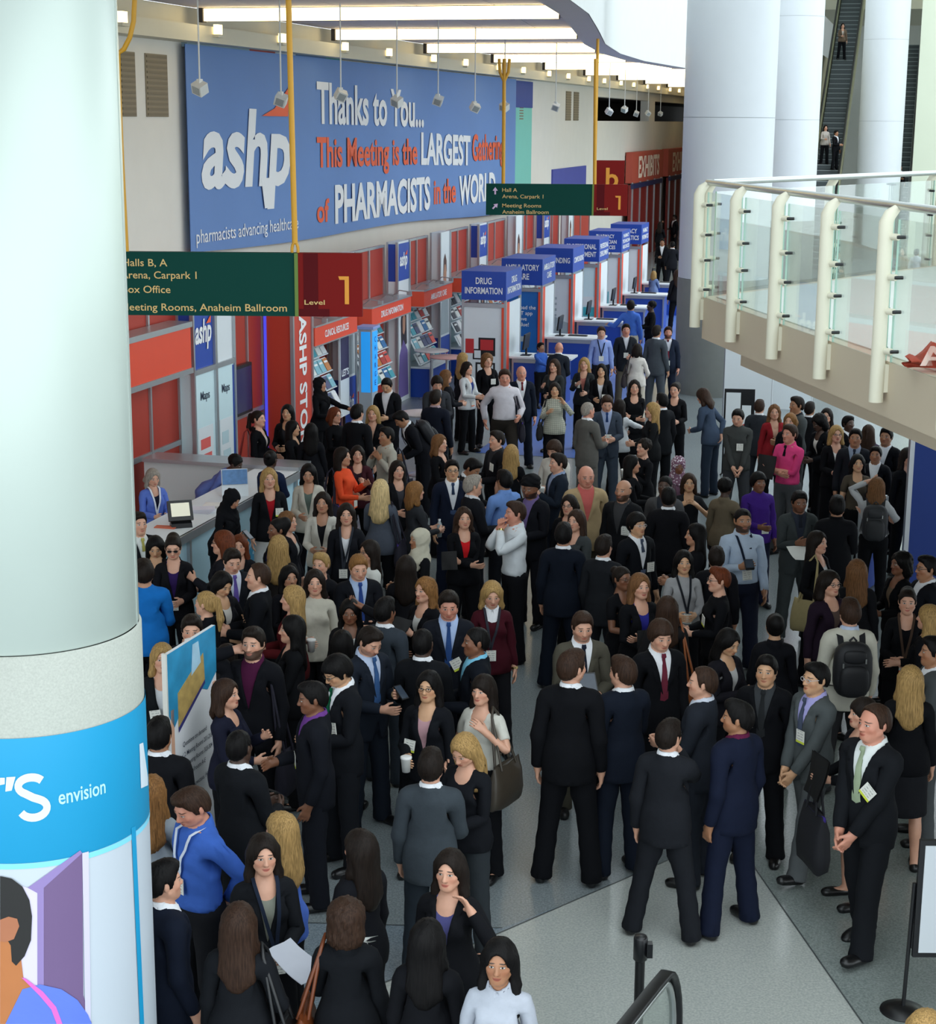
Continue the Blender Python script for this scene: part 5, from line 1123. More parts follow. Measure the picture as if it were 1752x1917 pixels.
# newel: rounded end of the balustrade; the rest rises towards the photographer's level
n0 = at_z(1262, 1803, .98); f0 = at_z(1165, 1917, 1.02); dd = Vector((f0.x - n0.x, f0.y - n0.y, 0)).normalized(); n0 = n0 - dd * .12; t = empty('escalator_balustrade', (n0.x, n0.y, 0), math.atan2(dd.y, dd.x), 'black escalator handrail curving round a glass newel in the foreground', 'escalator'); 
path = [(2.6, 0, 1.25), (1.9, 0, 1.04), (1.3, 0, 1.0), (.8, 0, .99), (.46, 0, .985)] + [(.30 - .25 * math.sin(w), 0, .54 + .44 * math.cos(w)) for w in np.linspace(.15, math.pi, 14)] + [(.8, 0, .10), (1.5, 0, .12)]
def belt(rad, half): 
    b = MB(); rows = []
    for i, p in enumerate(path):
        a_, c_ = Vector(path[max(i - 1, 0)]), Vector(path[min(i + 1, len(path) - 1)]); tn = (c_ - a_).normalized(); nrm = Vector((tn.z, 0, -tn.x)); P0 = Vector(p)
        rows.append([P0 + nrm * (rad * cs) * -1 + Vector((0, half * sn, 0)) for cs, sn in ((-1, -.8), (-.2, -1), (.7, -.8), (1, 0), (.7, .8), (-.2, 1), (-1, .8), (-1, -.8))])
    b.strip(rows); return b
belt(.022, .042).build('handrail', M_rubber, t)
inner = [(p[0] + .0, 0, p[2]) for p in path]
b = MB(); b.tube([(p[0] * .84 + .06, 0, .54 + (p[2] - .54) * .88) if p[0] < .5 else (p[0], 0, p[2] - .055 if p[2] > .5 else p[2] + .05) for p in path], .022, 8); b.build('steel_trim', M_steel, t)
b = MB(); b.prism([(q[0], -.006, q[2]) for q in [(p[0] * .80 + .07, 0, .54 + (p[2] - .54) * .86) if p[0] < .5 else (p[0], 0, p[2] - .07 if p[2] > .5 else p[2] + .07) for p in path]], (0, .012, 0)); b.build('glass_panel', M_glass, t)
hb(t, 'skirt', (.25, 2.2), (-.06, .06), (0, .10), M_steel)
# ---------------------------------------------------------------- skin, hair and cloth materials
def ellmask(t, X, Z, cx, cz, a, b, soft=0.25):
    dx = t.math('DIVIDE', t.math('SUBTRACT', X, cx), a); dz = t.math('DIVIDE', t.math('SUBTRACT', Z, cz), b)
    r = t.math('SQRT', t.math('ADD', t.math('MULTIPLY', dx, dx), t.math('MULTIPLY', dz, dz)))
    n = t.new('ShaderNodeMapRange'); n.interpolation_type = 'SMOOTHSTEP'
    n.inputs[1].default_value = 1 - soft; n.inputs[2].default_value = 1 + soft; n.inputs[3].default_value = 1; n.inputs[4].default_value = 0
    t.l.new(r, n.inputs[0]); return n.outputs[0]
def skin_mat(skin, hair, sex, beard):
    key = ('skin', skin, hair, sex, beard)
    if key in MATS: return MATS[key]
    m = bpy.data.materials.new('skin'); m.use_nodes = True; t = NT(m); b = t.n['Principled BSDF']
    c = srgb(skin); hc = srgb(hair)
    at = t.new('ShaderNodeAttribute', attribute_name='rest'); sp = t.new('ShaderNodeSeparateXYZ'); t.l.new(at.outputs['Vector'], sp.inputs[0])
    X = t.math('ABSOLUTE', sp.outputs[0]); Y = sp.outputs[1]; Z = sp.outputs[2]
    ZL = t.math('SUBTRACT', Z, t.math('MULTIPLY', t.math('MULTIPLY', X, X), 9.0)); ZB = t.math('ADD', Z, t.math('MULTIPLY', t.math('SUBTRACT', X, 0.033), 0.14))
    front = t.math('LESS_THAN', Y, -0.035)
    nz = t.new('ShaderNodeTexNoise'); nz.inputs['Scale'].default_value = 18; t.l.new(at.outputs['Vector'], nz.inputs['Vector'])
    col = t.mix(nz.outputs[0], tuple(x * .88 for x in c[:3]) + (1,), tuple(min(1, x * 1.10) for x in c[:3]) + (1,))
    red = (min(1, c[0] * 1.0), c[1] * .72, c[2] * .68, 1)
    col = t.mix(t.math('MULTIPLY', ellmask(t, X, Z, 0.045, 1.603, 0.028, 0.022, 0.9), t.math('MULTIPLY', front, 0.5)), col, red)
    if beard:
        bm = t.math('MULTIPLY', t.math('LESS_THAN', Z, 1.598), t.math('GREATER_THAN', Z, 1.515))
        ch = t.math('SUBTRACT', 1.0, ellmask(t, X, Z, 0.0, 1.612, 0.052, 0.026, 0.15))
        bm = t.math('MULTIPLY', t.math('MULTIPLY', bm, ch), t.math('LESS_THAN', Y, 0.012))
        col = t.mix(t.math('MULTIPLY', bm, beard), col, hc)
    lip = (c[0] * .80, c[1] * .48, c[2] * .48, 1) if sex == 'm' else (c[0] * .75, c[1] * .36, c[2] * .38, 1)
    col = t.mix(t.math('MULTIPLY', front, ellmask(t, X, ZL, 0, 1.5715, 0.024, 0.0090)), col, lip)
    col = t.mix(t.math('MULTIPLY', front, ellmask(t, X, ZL, 0, 1.5715, 0.023, 0.0016)), col, (c[0] * .25, c[1] * .15, c[2] * .15, 1))
    col = t.mix(t.math('MULTIPLY', front, ellmask(t, X, Z, 0.010, 1.6005, 0.004, 0.0028)), col, (c[0] * .2, c[1] * .12, c[2] * .1, 1))
    col = t.mix(t.math('MULTIPLY', front, t.math('MULTIPLY', ellmask(t, X, ZB, 0.033, 1.6635, 0.021, 0.0045), 0.85)), col, tuple(x * .6 for x in hc[:3]) + (1,))
    lid = tuple(x * .35 for x in c[:3]) + (1,)
    col = t.mix(t.math('MULTIPLY', front, ellmask(t, X, Z, 0.0315, 1.6425, 0.0155, 0.0085, .2)), col, lid)
    col = t.mix(t.math('MULTIPLY', front, ellmask(t, X, Z, 0.0315, 1.6410, 0.0135, 0.0058, .2)), col, (0.62, 0.60, 0.57, 1))
    col = t.mix(t.math('MULTIPLY', front, ellmask(t, X, Z, 0.0310, 1.6415, 0.0062, 0.0062, .2)), col, (0.025, 0.015, 0.01, 1))
    t.l.new(col, b.inputs['Base Color']); b.inputs['Roughness'].default_value = 0.48
    b.inputs['Subsurface Weight'].default_value = 0.0
    m.diffuse_color = c
    MATS[key] = m; return m
def hair_mat(hair):
    key = ('hair', hair)
    if key in MATS: return MATS[key]
    m = bpy.data.materials.new('hair'); m.use_nodes = True; t = NT(m); b = t.n['Principled BSDF']; c = srgb(hair)
    at = t.new('ShaderNodeAttribute', attribute_name='rest')
    mp = t.new('ShaderNodeMapping'); mp.inputs['Scale'].default_value = (130, 130, 9); t.l.new(at.outputs['Vector'], mp.inputs[0])
    nz = t.new('ShaderNodeTexNoise'); nz.inputs['Scale'].default_value = 1.0; nz.inputs['Detail'].default_value = 3; t.l.new(mp.outputs[0], nz.inputs['Vector'])
    cr = t.new('ShaderNodeMapRange'); cr.inputs[1].default_value = .3; cr.inputs[2].default_value = .7; t.l.new(nz.outputs[0], cr.inputs[0])
    t.l.new(t.mix(cr.outputs[0], tuple(x * .55 for x in c[:3]) + (1,), tuple(min(1, x * 1.45) for x in c[:3]) + (1,)), b.inputs['Base Color'])
    bp = t.new('ShaderNodeBump'); bp.inputs['Strength'].default_value = .5; bp.inputs['Distance'].default_value = .004; t.l.new(nz.outputs[0], bp.inputs['Height']); t.l.new(bp.outputs[0], b.inputs['Normal'])
    b.inputs['Roughness'].default_value = 0.55; b.inputs['Specular IOR Level'].default_value = 0.14; m.diffuse_color = c
    MATS[key] = m; return m
def cloth_mat(col, kind='cloth'):
    key = ('cloth', col, kind)
    if key in MATS: return MATS[key]
    m = bpy.data.materials.new('cloth'); m.use_nodes = True; t = NT(m); b = t.n['Principled BSDF']; c = srgb(col)
    at = t.new('ShaderNodeAttribute', attribute_name='rest')
    nz = t.new('ShaderNodeTexNoise'); nz.inputs['Scale'].default_value = 16; nz.inputs['Detail'].default_value = 4; t.l.new(at.outputs['Vector'], nz.inputs['Vector'])
    base = t.mix(nz.outputs[0], tuple(x * .86 for x in c[:3]) + (1,), tuple(min(1, x * 1.12) for x in c[:3]) + (1,))
    if kind == 'plaid':
        w = t.new('ShaderNodeTexWave', bands_direction='X'); w.inputs['Scale'].default_value = 9; t.l.new(at.outputs['Vector'], w.inputs[0])
        w2 = t.new('ShaderNodeTexWave', bands_direction='Z'); w2.inputs['Scale'].default_value = 9; t.l.new(at.outputs['Vector'], w2.inputs[0])
        base = t.mix(t.math('MULTIPLY', t.math('GREATER_THAN', t.math('MAXIMUM', w.outputs[1], w2.outputs[1]), .9), .6), base, srgb('4a5a60'))
    if kind in ('print', 'dots', 'floral'):
        vo = t.new('ShaderNodeTexVoronoi'); vo.inputs['Scale'].default_value = {'print': 26, 'dots': 22, 'floral': 34}[kind]; t.l.new(at.outputs['Vector'], vo.inputs['Vector'])
        base = t.mix(t.math('LESS_THAN', vo.outputs['Distance'], .38), base, srgb({'print': '2a3338', 'dots': '15151a', 'floral': 'd9d0d6'}[kind]))
    if kind == 'stripe':
        w = t.new('ShaderNodeTexWave', bands_direction='DIAGONAL'); w.inputs['Scale'].default_value = 14; t.l.new(at.outputs['Vector'], w.inputs[0])
        base = t.mix(t.math('MULTIPLY', t.math('GREATER_THAN', w.outputs[1], .7), .6), base, srgb('9fb0c8'))
    t.l.new(base, b.inputs['Base Color'])
    bp = t.new('ShaderNodeBump'); bp.inputs['Strength'].default_value = .35; bp.inputs['Distance'].default_value = .012; t.l.new(nz.outputs[0], bp.inputs['Height']); t.l.new(bp.outputs[0], b.inputs['Normal'])
    b.inputs['Roughness'].default_value = 0.35 if kind == 'leather' else 0.85; b.inputs['Specular IOR Level'].default_value = 0.5 if kind == 'leather' else 0.12
    m.diffuse_color = c
    MATS[key] = m; return m
def badge_mat(stripe):
    key = ('badge', stripe)
    if key in MATS: return MATS[key]
    m = bpy.data.materials.new('badge'); m.use_nodes = True; t = NT(m); b = t.n['Principled BSDF']
    uv = t.new('ShaderNodeAttribute', attribute_name='rest'); sp = t.new('ShaderNodeSeparateXYZ'); t.l.new(uv.outputs['Vector'], sp.inputs[0])
    w = t.new('ShaderNodeTexWave', bands_direction='Y'); w.inputs['Scale'].default_value = 1.5; t.l.new(uv.outputs['Vector'], w.inputs[0])
    nz = t.new('ShaderNodeTexNoise'); nz.inputs['Scale'].default_value = 9; t.l.new(uv.outputs['Vector'], nz.inputs['Vector'])
    txt = t.math('MULTIPLY', t.math('GREATER_THAN', t.math('MULTIPLY', w.outputs[1], nz.outputs[0]), .42), t.math('MULTIPLY', t.math('LESS_THAN', t.math('ABSOLUTE', t.math('SUBTRACT', sp.outputs[0], .5)), .36), .55))
    col = t.mix(txt, srgb('e6e6de'), srgb('55585c'))
    if stripe: col = t.mix(t.math('LESS_THAN', sp.outputs[1], 0.17), col, srgb(stripe))
    t.l.new(col, b.inputs['Base Color']); b.inputs['Roughness'].default_value = .35
    MATS[key] = m; return m

# ---------------------------------------------------------------- a person
def set_rest(me, R):
    a = me.attributes.new('rest', 'FLOAT_VECTOR', 'POINT'); a.data.foreach_set('vector', np.ascontiguousarray(R, np.float32).ravel())
def part(root, name, V, F, R, m, smooth=True):
    me = np_mesh(name, V, F, smooth); set_rest(me, R); me.materials.append(m)
    o = bpy.data.objects.new(name, me); C.objects.link(o); o.parent = root; return o
def tube_np(pts, r, n=6):
    b = MB(); b.tube(pts, r, n); return np.array(b.v, np.float32), b.f
def mb_part(root, name, mb, m, T=None):
    """small worn piece given in rest space, carried by bone transform T"""
    V = np.array(mb.v, np.float32); R = V.copy()
    if T is not None: V = V @ np.asarray(T[0], np.float32).T + np.asarray(T[1], np.float32)
    me = bpy.data.meshes.new(name); me.from_pydata(V.tolist(), [], mb.f); me.polygons.foreach_set('use_smooth', mb.sm); set_rest(me, R)
    for q in (m if isinstance(m, list) else [m]): me.materials.append(q)
    me.polygons.foreach_set('material_index', mb.m); me.update()
    o = bpy.data.objects.new(name, me); C.objects.link(o); o.parent = root; return o
def front_y(V, x, z, w=0.03):
    q = V[(np.abs(V[:, 0] - x) < w) & (np.abs(V[:, 2] - z) < w)]
    return q[:, 1].min() if len(q) else -0.12
def card(c, tilt, w, h, yaw=0.0, th=0.004):
    """badge card: vertices, faces and print coordinates"""
    R = rz(yaw) @ ry(tilt); V = []; U = []
    for yy in (-th, 0):
        for a, b in ((0, 0), (1, 0), (1, 1), (0, 1)): V.append(np.array(c) + R @ np.array([(a - .5) * w, yy, (b - .5) * h])); U.append((a, b, 0))
    return np.array(V, np.float32), np.array([(0, 1, 2, 3), (7, 6, 5, 4), (0, 4, 5, 1), (1, 5, 6, 2), (2, 6, 7, 3), (3, 7, 4, 0)]), np.array(U, np.float32)
PEOPLE = []
SKT = {'p': 'd09d83', 'm': 'b78568', 't': 'a37354', 'b': '7e523a', 'd': '4a3226', 'r': 'c98b74', 'a': 'c89a76'}
HRT = {'k': '0d0b0b', 'n': '1c1511', 'b': '33231a', 'l': '6b4a2e', 'y': '9c7d4e', 'w': 'c6ac7c', 'g': '8d857c', 'r': '5c2c16', 'o': '7e5832', 's': 'c9c6c0'}
def person(px, py, h, face, sex, hair, skin_, outfit, arm, label, ex='', look=0, down=0, lean=0, side=0, stance=0.04, step=0.0, twist=0, fat=1.0, base=0.0, loc=None, badge=None):
    """hair: style+colour 'short:n'; outfit: list of (garment, colour[, kind]); arm: (left, right); ex: worn extras"""
    M = pose(sex, arm[0], arm[1], math.radians(look), math.radians(down), math.radians(lean), math.radians(side), stance, step, math.radians(twist))
    k = h / 1.765; tp = M['head'][0] @ np.array([0, .015, 1.765]) + M['head'][1]; tp = rz(math.radians(face)) @ (tp * np.array([k * fat, k * fat, k]))
    if loc is None: P = at_z(px, py, base + tp[2]) - Vector((tp[0], tp[1], 0))
    else: P = Vector(loc)
    P = Vector((P.x, P.y, base)); d = P.length
    lod = 0 if d < 17.5 else 1 if d < 34 else 2
    root = empty('person', P, math.radians(face), label, 'person', 'people in the concourse')
    root.scale = (k * fat, k * fat, k)
    st, hc = (hair.split(':') + ['n'])[:2]; hcol = HRT.get(hc, hc); sk = SKT.get(skin_, skin_)
    bd = 0.85 if 'beard' in ex else 0.35 if 'stubble' in ex else 0
    def grow(kind, name, m):
        V, F, W = template(kind, sex, lod); return part(root, name, skin(V, W, M), F, V, m), V
    V, F, W = template('body', sex, lod)
    V2 = tucked(V, TPL[('nrm', sex, lod)], W, sex, {g[0] for g in outfit})
    part(root, 'body', skin(V2, W, M), F, V, skin_mat(sk, hcol, sex, bd))
    if st != 'bald': grow(st, 'headscarf' if st == 'hijab' else 'turban' if st == 'turban' else 'hair', cloth_mat(hcol, 'floral' if 'floral' in ex else 'cloth') if st in ('hijab', 'turban') else hair_mat(hcol))
    fr = None
    for g in outfit:
        kd = g[2] if len(g) > 2 else 'cloth'
        if g[0] == 'tie':
            src = TPL[('shirt_front', sex, lod)][0] if ('shirt_front', sex, lod) in TPL else TPL[('shirt', sex, lod)][0]
            b = MB(); rows = []; 
            for z, w in ((1.497, .017), (1.47, .020), (1.455, .012), (1.36, .020), (1.26, .028), (1.16, .034), (1.10, .036)):
                y = front_y(src, 0, z, .025) - .010 - (.008 if z > 1.46 else 0); rows.append([(-w, y, z), (0, y - .006, z), (w, y, z)])
            b.strip(rows); b.strip([[(p[0], p[1] + .008, p[2]) for p in r][::-1] for r in rows])
            mb_part(root, 'tie', b, cloth_mat(g[1], kd), M['chest']); continue
        if g[0] == 'shoes':
            for q in ('shoeL', 'shoeR'): grow(q, 'shoe', cloth_mat(g[1], 'leather'))
            continue
        nm = {'shirt_front': 'shirt', 'blouse_front': 'blouse', 'shirt_rolled': 'shirt', 'crew': 'sweater', 'tee': 'top'}.get(g[0], g[0])
        o, V = grow(g[0], nm, cloth_mat(g[1], kd))
        if g[0] in ('jacket', 'coat', 'shirt', 'sweater', 'crew', 'tee', 'shirt_rolled'): fr = V
    if fr is None: fr = V
    if badge:
        # (x, z, stripe colour, tilt, lanyard colour or None)
        bx, bz, stc, tl, lan = badge
        y = front_y(fr, bx, bz, .05) - .014
        T = M['chest']
        Vc, Fc, U = card((bx, y, bz), math.radians(tl), 0.095, 0.105)
        part(root, 'badge', (Vc @ np.asarray(T[0], np.float32).T + np.asarray(T[1], np.float32)), Fc, U, badge_mat(stc), False)
        if lan:
            b = MB()
            for s in (-1, 1):
                pts = [(s * .062, .045, 1.512), (s * .074, .0, 1.502)]
                for q in np.linspace(0, 1, 7):
                    x = s * 0.072 * (1 - q) + bx * q; z = 1.475 + (bz + .05 - 1.475) * q
                    pts.append((x, min(front_y(fr, x, z, .03) - .012, 0.0), z))
                b.strip([[(p[0] - .012, p[1], p[2]), (p[0] + .012, p[1], p[2])] for p in pts])
            mb_part(root, 'lanyard', b, cloth_mat(lan), T)
    if 'glasses' in ex or 'shades' in ex:
        b = MB()
        for s in (-1, 1):
            ring = [(s * 0.033 + 0.0215 * math.cos(w), -0.0985 + .004 * abs(math.cos(w)), 1.640 + 0.015 * math.sin(w)) for w in np.linspace(0, 2 * math.pi, 13)]
            b.tube(ring, 0.0022, 4, cap=False)
            b.tube([(s * 0.054, -0.094, 1.645), (s * 0.077, -0.04, 1.647), (s * 0.080, 0.012, 1.645)], 0.0022, 4)
            if 'shades' in ex: b.raw(ring[:12], [tuple(range(12))])
        b.tube([(-.012, -.103, 1.645), (.012, -.103, 1.645)], 0.0022, 4)
        mb_part(root, 'glasses', b, mat('glasses_frame', 'c8c8cc' if 'silver' in ex else '14110f', .3, 0), M['head'])
    if 'watch' in ex:
        g = SK[sex]; s = -1 if 'watchR' in ex else 1; nm = 'L' if s > 0 else 'R'
        A = Vector(AD * np.array([s, 1, 1])); c = Vector(mir(g.W, s)) - A * .0
        b = MB(); b.tube([c - A * .011, c + A * .011], 0.036, 12); mb_part(root, 'watch', b, mat('watch_metal', 'c9b27a', .25, 0, metal=.9), M['fa' + nm])
    rec = dict(root=root, M=M, mw=Matrix.Translation(P) @ Matrix.Rotation(math.radians(face), 4, 'Z') @ Matrix.Diagonal((k * fat, k * fat, k, 1)), face=face, P=P, h=h, label=label, fr=fr, sex=sex)
    PEOPLE.append(rec); return rec
def hand(rec, s): return rec['mw'] @ Vector(rec['M']['hand' + s])
def chestpt(rec, p):
    R, t = rec['M']['chest']; return rec['mw'] @ Vector(R @ np.array(p, float) + t)
def outfit(code):
    """compact outfit strings -> garment lists"""
    out = []
    for w in code.split():
        p = w.split(':'); out.append(tuple(p))
    return out
# ---------------------------------------------------------------- the crowd
K, NV, CH, GR, WH, LB = '0e0f13', '161d30', '26282d', '565b62', 'e4e6ea', 'a9c0e2'
SHO = ' shoes:0d0d0f'
def su(j, shirt=WH, tie=None, tr=None): return 'shirt_front:%s %sjacket:%s trousers:%s' % (shirt, ('tie:%s ' % tie) if tie else '', j, tr or j) + SHO
def bl(j, top='d8d8d8', bot=None): return 'blouse_front:%s jacket:%s %s' % (top, j, bot or 'trousers:' + K) + SHO
def sw(c, bot=None, g='sweater'): return '%s:%s %s' % (g, c, bot or 'trousers:' + K) + SHO
def sh(c, tr=K, g='shirt'): return '%s:%s trousers:%s' % (g, c, tr) + SHO
SKK = 'skirt:' + K
R = {}
crnd = random.Random(7)
def P(key, px, py, h, face, who, fit, arm, label, **kw):
    sex, hair, sk = who.split(); a = arm.split(); a = (a[0], a[-1])
    kw.setdefault('stance', crnd.uniform(.02, .07)); R[key] = person(px, py, h, face, sex, hair, sk, outfit(fit), a, label, **kw)
YB, OB, GB = 'd6e04a', 'e8642c', None
# -- near group on the right
P('tall_back', 1070, 1217, 1.90, 168, 'm short:b p', su(K), 'down down', 'person in black suit, back turned, leftmost of the group in front', look=-35, stance=.09)
P('olive', 1092, 1146, 1.80, 8, 'm short:b p', su('4d4a40', WH, '1c2230'), 'front phone', 'person in olive brown suit and dark tie facing the camera', down=12, ex='stubble')
P('navy_back', 1168, 1229, 1.80, -155, 'm short:b p', su('141a26'), 'down front', 'person in navy suit, back turned, reaching toward the olive suit', look=20)
P('laugh', 1240, 1163, 1.80, 18, 'm bowl:b p', su(K, WH, '6a2838'), 'relax relax', 'person in black suit and maroon tie, head tilted down', down=14)
P('buzz5', 1318, 1248, 1.76, -112, 'm high:b p', su('23272f', 'c9cfdc'), 'front front', 'person in dark grey suit with badge, turned left, behind the charcoal back', badge=(.12, 1.2, YB, 0, None), look=10)
P('char_back', 1252, 1348, 1.68, 158, 'm short:n p', su('1d1f24'), 'down chin', 'person in charcoal suit from behind, feet wide apart, nearest the newel', look=-15, stance=.15)
P('navy7', 1384, 1312, 1.78, -142, 'm quiff:k t', su('151b2e', '5a1c3c'), 'down relax', 'person in navy suit with burgundy collar, back turned, wide stance', look=35, stance=.12)
P('asian8', 1436, 1226, 1.72, -20, 'm quiff:k a', su(K, '3a3d40', '26282a'), 'relax relax', 'person in black suit with dark grey shirt and tie facing forward', badge=(-.11, 1.24, None, 0, None))
P('grey9', 1530, 1240, 1.76, -62, 'm short:k a', su('4c5152', 'a8a4d8', '4a5266', '585c5e'), 'clasp clasp', 'person in grey suit, lavender shirt and glasses, hands clasped low', ex='glasses silver', badge=(.04, 1.2, YB, 0, None), step=.25)
P('wom10', 1618, 1306, 1.64, -78, 'f bangs:n p', bl(K, 'd0d0d4', SKK), 'front bagarm', 'person in black skirt outfit behind the pale green tie, carrying a tote')
P('right11', 1640, 1318, 1.86, -52, 'm high:b r', su('15171b', 'dfe4e2', '9aa88c'), 'clasp clasp', 'person in black suit with pale green tie and yellow striped badge', badge=(.10, 1.22, YB, 38, None), fat=1.06, look=-8, step=.2)
P('blond12', 1706, 1246, 1.70, 172, 'f long:y p', bl(K, K, 'skirt:1a1b1f'), 'front relax', 'person in black jacket and skirt, back turned, above the easel sign')
P('edge13', 1752, 1192, 1.76, -95, 'm short:k t', su('4a4e50', WH), 'strap down', 'person in grey jacket cut off by the right edge')
P('pack14', 1593, 1121, 1.79, 180, 'm short:b p', su('c3c0b2', 'b8c4dc', None, '2a2a2c'), 'relax relax', 'person in cream jacket wearing a black backpack, back turned')
P('smile15', 1700, 1102, 1.66, -12, 'f updo:n p', sw(K, SKK), 'down front', 'person in black dress with brown lanyard and red striped badge', badge=(.0, 1.02, OB, 0, '4a3a30'))
P('blond16', 1742, 1132, 1.67, -125, 'f long:y p', bl(K, K), 'down front', 'person in black jacket at right edge, turned left, beside the black dress')
P('plum17', 1553, 1068, 1.68, 28, 'f mid:n p', bl('241826', '5a4a44'), 'front down', 'person in dark plum jacket and glasses, left of the cream jacket', ex='glasses', fat=1.08)
P('back18', 1605, 1047, 1.68, 176, 'f long:l p', bl('17181c', K), 'down down', 'person in black jacket, back turned, just above the cream jacket')
P('ind19', 1688, 1034, 1.62, -68, 'f curly:k b', bl(K, '6a5a4a'), 'front front', 'person in black jacket over brown top, turned left, near low blue panel')
P('gls20', 1738, 1040, 1.74, -78, 'm short:k t', su('14161c'), 'down down', 'person in dark suit and glasses at right edge, turned left', ex='glasses')
P('tote21', 1530, 994, 1.66, 48, 'f long:n p', bl(K, 'cfcfcf'), 'front bagarm', 'person in black jacket carrying a cream tote bag')
P('back22', 1568, 928, 1.76, 168, 'm short:k t', su('121317', K), 'front front', 'person in black suit from behind, right of the open white booklet')
P('paper23', 1498, 919, 1.76, 4, 'm short:k b', su('3c4142', '2f3440', '262a33'), 'front phone', 'person in dark grey suit reading an open white booklet', down=10, ex='stubble')
P('blue24', 1391, 951, 1.80, 6, 'm buzz:k t', sh('b4c4d8', '1c2030'), 'relax phone', 'person in pale blue shirt with dark lanyard and badge', ex='beard', badge=(.03, 1.08, None, -6, '1c2434'), fat=1.07)
P('purp25', 1420, 884, 1.68, 15, 'm bowl:k b', sw('43257e', 'trousers:1c2034', 'crew'), 'relax front', 'person in purple pullover with white badge', badge=(.05, 1.05, None, 0, None))
P('tan26', 1358, 894, 1.64, 152, 'f afro:k d', bl('6e6250', K), 'relax bagarm', 'person in tan jacket, back turned, left of the purple pullover')
P('pink27', 1480, 794, 1.82, -42, 'm short:b r', sh('d8437c', '4b4d50', 'shirt_rolled') .replace('trousers', 'tie:1c1a20 trousers', 1), 'cross fold', 'person in bright pink shirt and dark tie, arms folded', ex='watch', look=-10)
P('grey28', 1381, 766, 1.77, -6, 'm short:k p', sw('3d3f3e', 'trousers:3a3c40', 'crew'), 'clasp clasp', 'person in grey pullover with badge, hands crossed in front', badge=(.03, 1.22, None, 0, None), down=14, look=-15)
P('redc29', 1450, 757, 1.63, 4, 'f wavy:l p', bl('8c2028', 'c9a08a'), 'front down', 'person in red cardigan under the balcony edge', look=-10)
P('red30', 1480, 773, 1.66, -28, 'f bob:o p', bl(K, '5a2c28'), 'front front', 'person in black jacket peeking from behind the pink shirt')
P('prof31', 1493, 742, 1.83, -68, 'm short:n t', su('45494a', '20242a'), 'front front', 'person in grey suit turned left, right behind the red cardigan')
P('blk32', 1530, 777, 1.68, -60, 'f curly:k d', bl(K, 'cfcac4'), 'front front', 'person in black jacket bending forward under the balcony', lean=10, down=15)
P('bl33', 1566, 796, 1.70, 2, 'f mid:y p', bl(K, 'd4d0cc'), 'relax front', 'person in black blazer, white blouse and glasses under the balcony', ex='glasses')
P('man34', 1602, 802, 1.76, -14, 'm short:k t', su('1a1c22', '8a94a8', '2c3040'), 'relax relax', 'person in dark suit with grey blue shirt under the balcony')
P('asn35', 1606, 850, 1.62, -2, 'f bob:k a', sw('4a4238', 'trousers:' + K, 'tee'), 'relax relax', 'person in brown short sleeved top under the balcony')
P('wht36', 1642, 893, 1.64, 168, 'f long:l p', sh('b4b6b8', K, 'shirt'), 'up strap', 'person in grey shirt and dark backpack, one arm raised')
P('cave37', 1660, 800, 1.74, -30, 'm short:k t', su(K), 'front front', 'person in black suit half hidden below the balcony beam')
P('cave38', 1700, 838, 1.70, 20, 'f long:n p', bl(K, '3a3a44'), 'front down', 'person in black jacket in front of the tall blue partition')
P('org38', 1348, 1062, 1.70, -82, 'f quiff:r p', sw(K, None, 'crew'), 'front front', 'person in black top and glasses turned left, yellow striped badge on chest', ex='glasses', badge=(.08, 1.25, YB, 10, None))
P('swt39', 1280, 1030, 1.64, 2, 'f long:k a', sw('9a9a9c', None, 'crew'), 'front front', 'person in light grey sweater with lanyard', badge=(.04, 1.05, None, 8, '22242a'))
P('prf40', 1304, 980, 1.68, -84, 'f long:k m', bl('121216', K), 'front front', 'person in black jacket turned left, behind the light grey sweater')
P('bck41', 1342, 1024, 1.63, 172, 'm short:n m', su('141419'), 'relax relax', 'person in black suit from behind, left of the pale blue shirt')
P('bck42', 1252, 910, 1.78, 172, 'm buzz:k d', su('121216'), 'relax relax', 'person in black suit with white collar from behind, left of patterned headscarf')
P('bald43', 1246, 890, 1.74, -22, 'm buzz:k d', su('4a4a4c', '30343c'), 'relax relax', 'person in dark grey suit facing forward beside the patterned headscarf', loc=None)
P('brn44', 1290, 886, 1.60, -2, 'f bob:b a', sw('202226', None, 'tee'), 'strap strap', 'person in black tee, hands at both shoulders, below the patterned headscarf')
P('hij45', 1271, 855, 1.62, 4, 'f hijab:7a5a6c b', bl('5a4650', '7a5a6c'), 'front front', 'person in patterned mauve headscarf looking down', ex='floral', down=12)
P('bald46', 1168, 897, 1.78, -32, 'm fringe:n m', su('17181b', '3c3c3e'), 'relax relax', 'person in black suit with badge, right of the tan blazer', ex='beard', badge=(.1, 1.2, None, 0, None), fat=1.06)
P('tan47', 1098, 871, 1.86, 8, 'm bald r', su('ab9470', 'c4625e', None, '3a342a'), 'down down', 'person in tan blazer and coral shirt', fat=1.08, down=8)
P('gls48', 1066, 926, 1.64, -24, 'f bob:n p', bl(K, 'a82a30'), 'front down', 'person in black jacket, red top and glasses before the tan blazer', ex='glasses')
P('gry49', 1079, 954, 1.68, -34, 'f long:b p', bl('3b3f40', '3b3f40'), 'front down', 'person in dark grey jacket turned left, below the tan blazer')
P('nvy50', 1055, 979, 1.78, 170, 'm short:k m', su('0f1520'), 'relax relax', 'person in navy suit, back to the camera, below the tan blazer')
P('wht51', 966, 938, 1.80, -68, 'm short:b r', sh('d3d8dc', '101014'), 'chin chin', 'person in white shirt with both hands at the chin', ex='watch', look=-4)
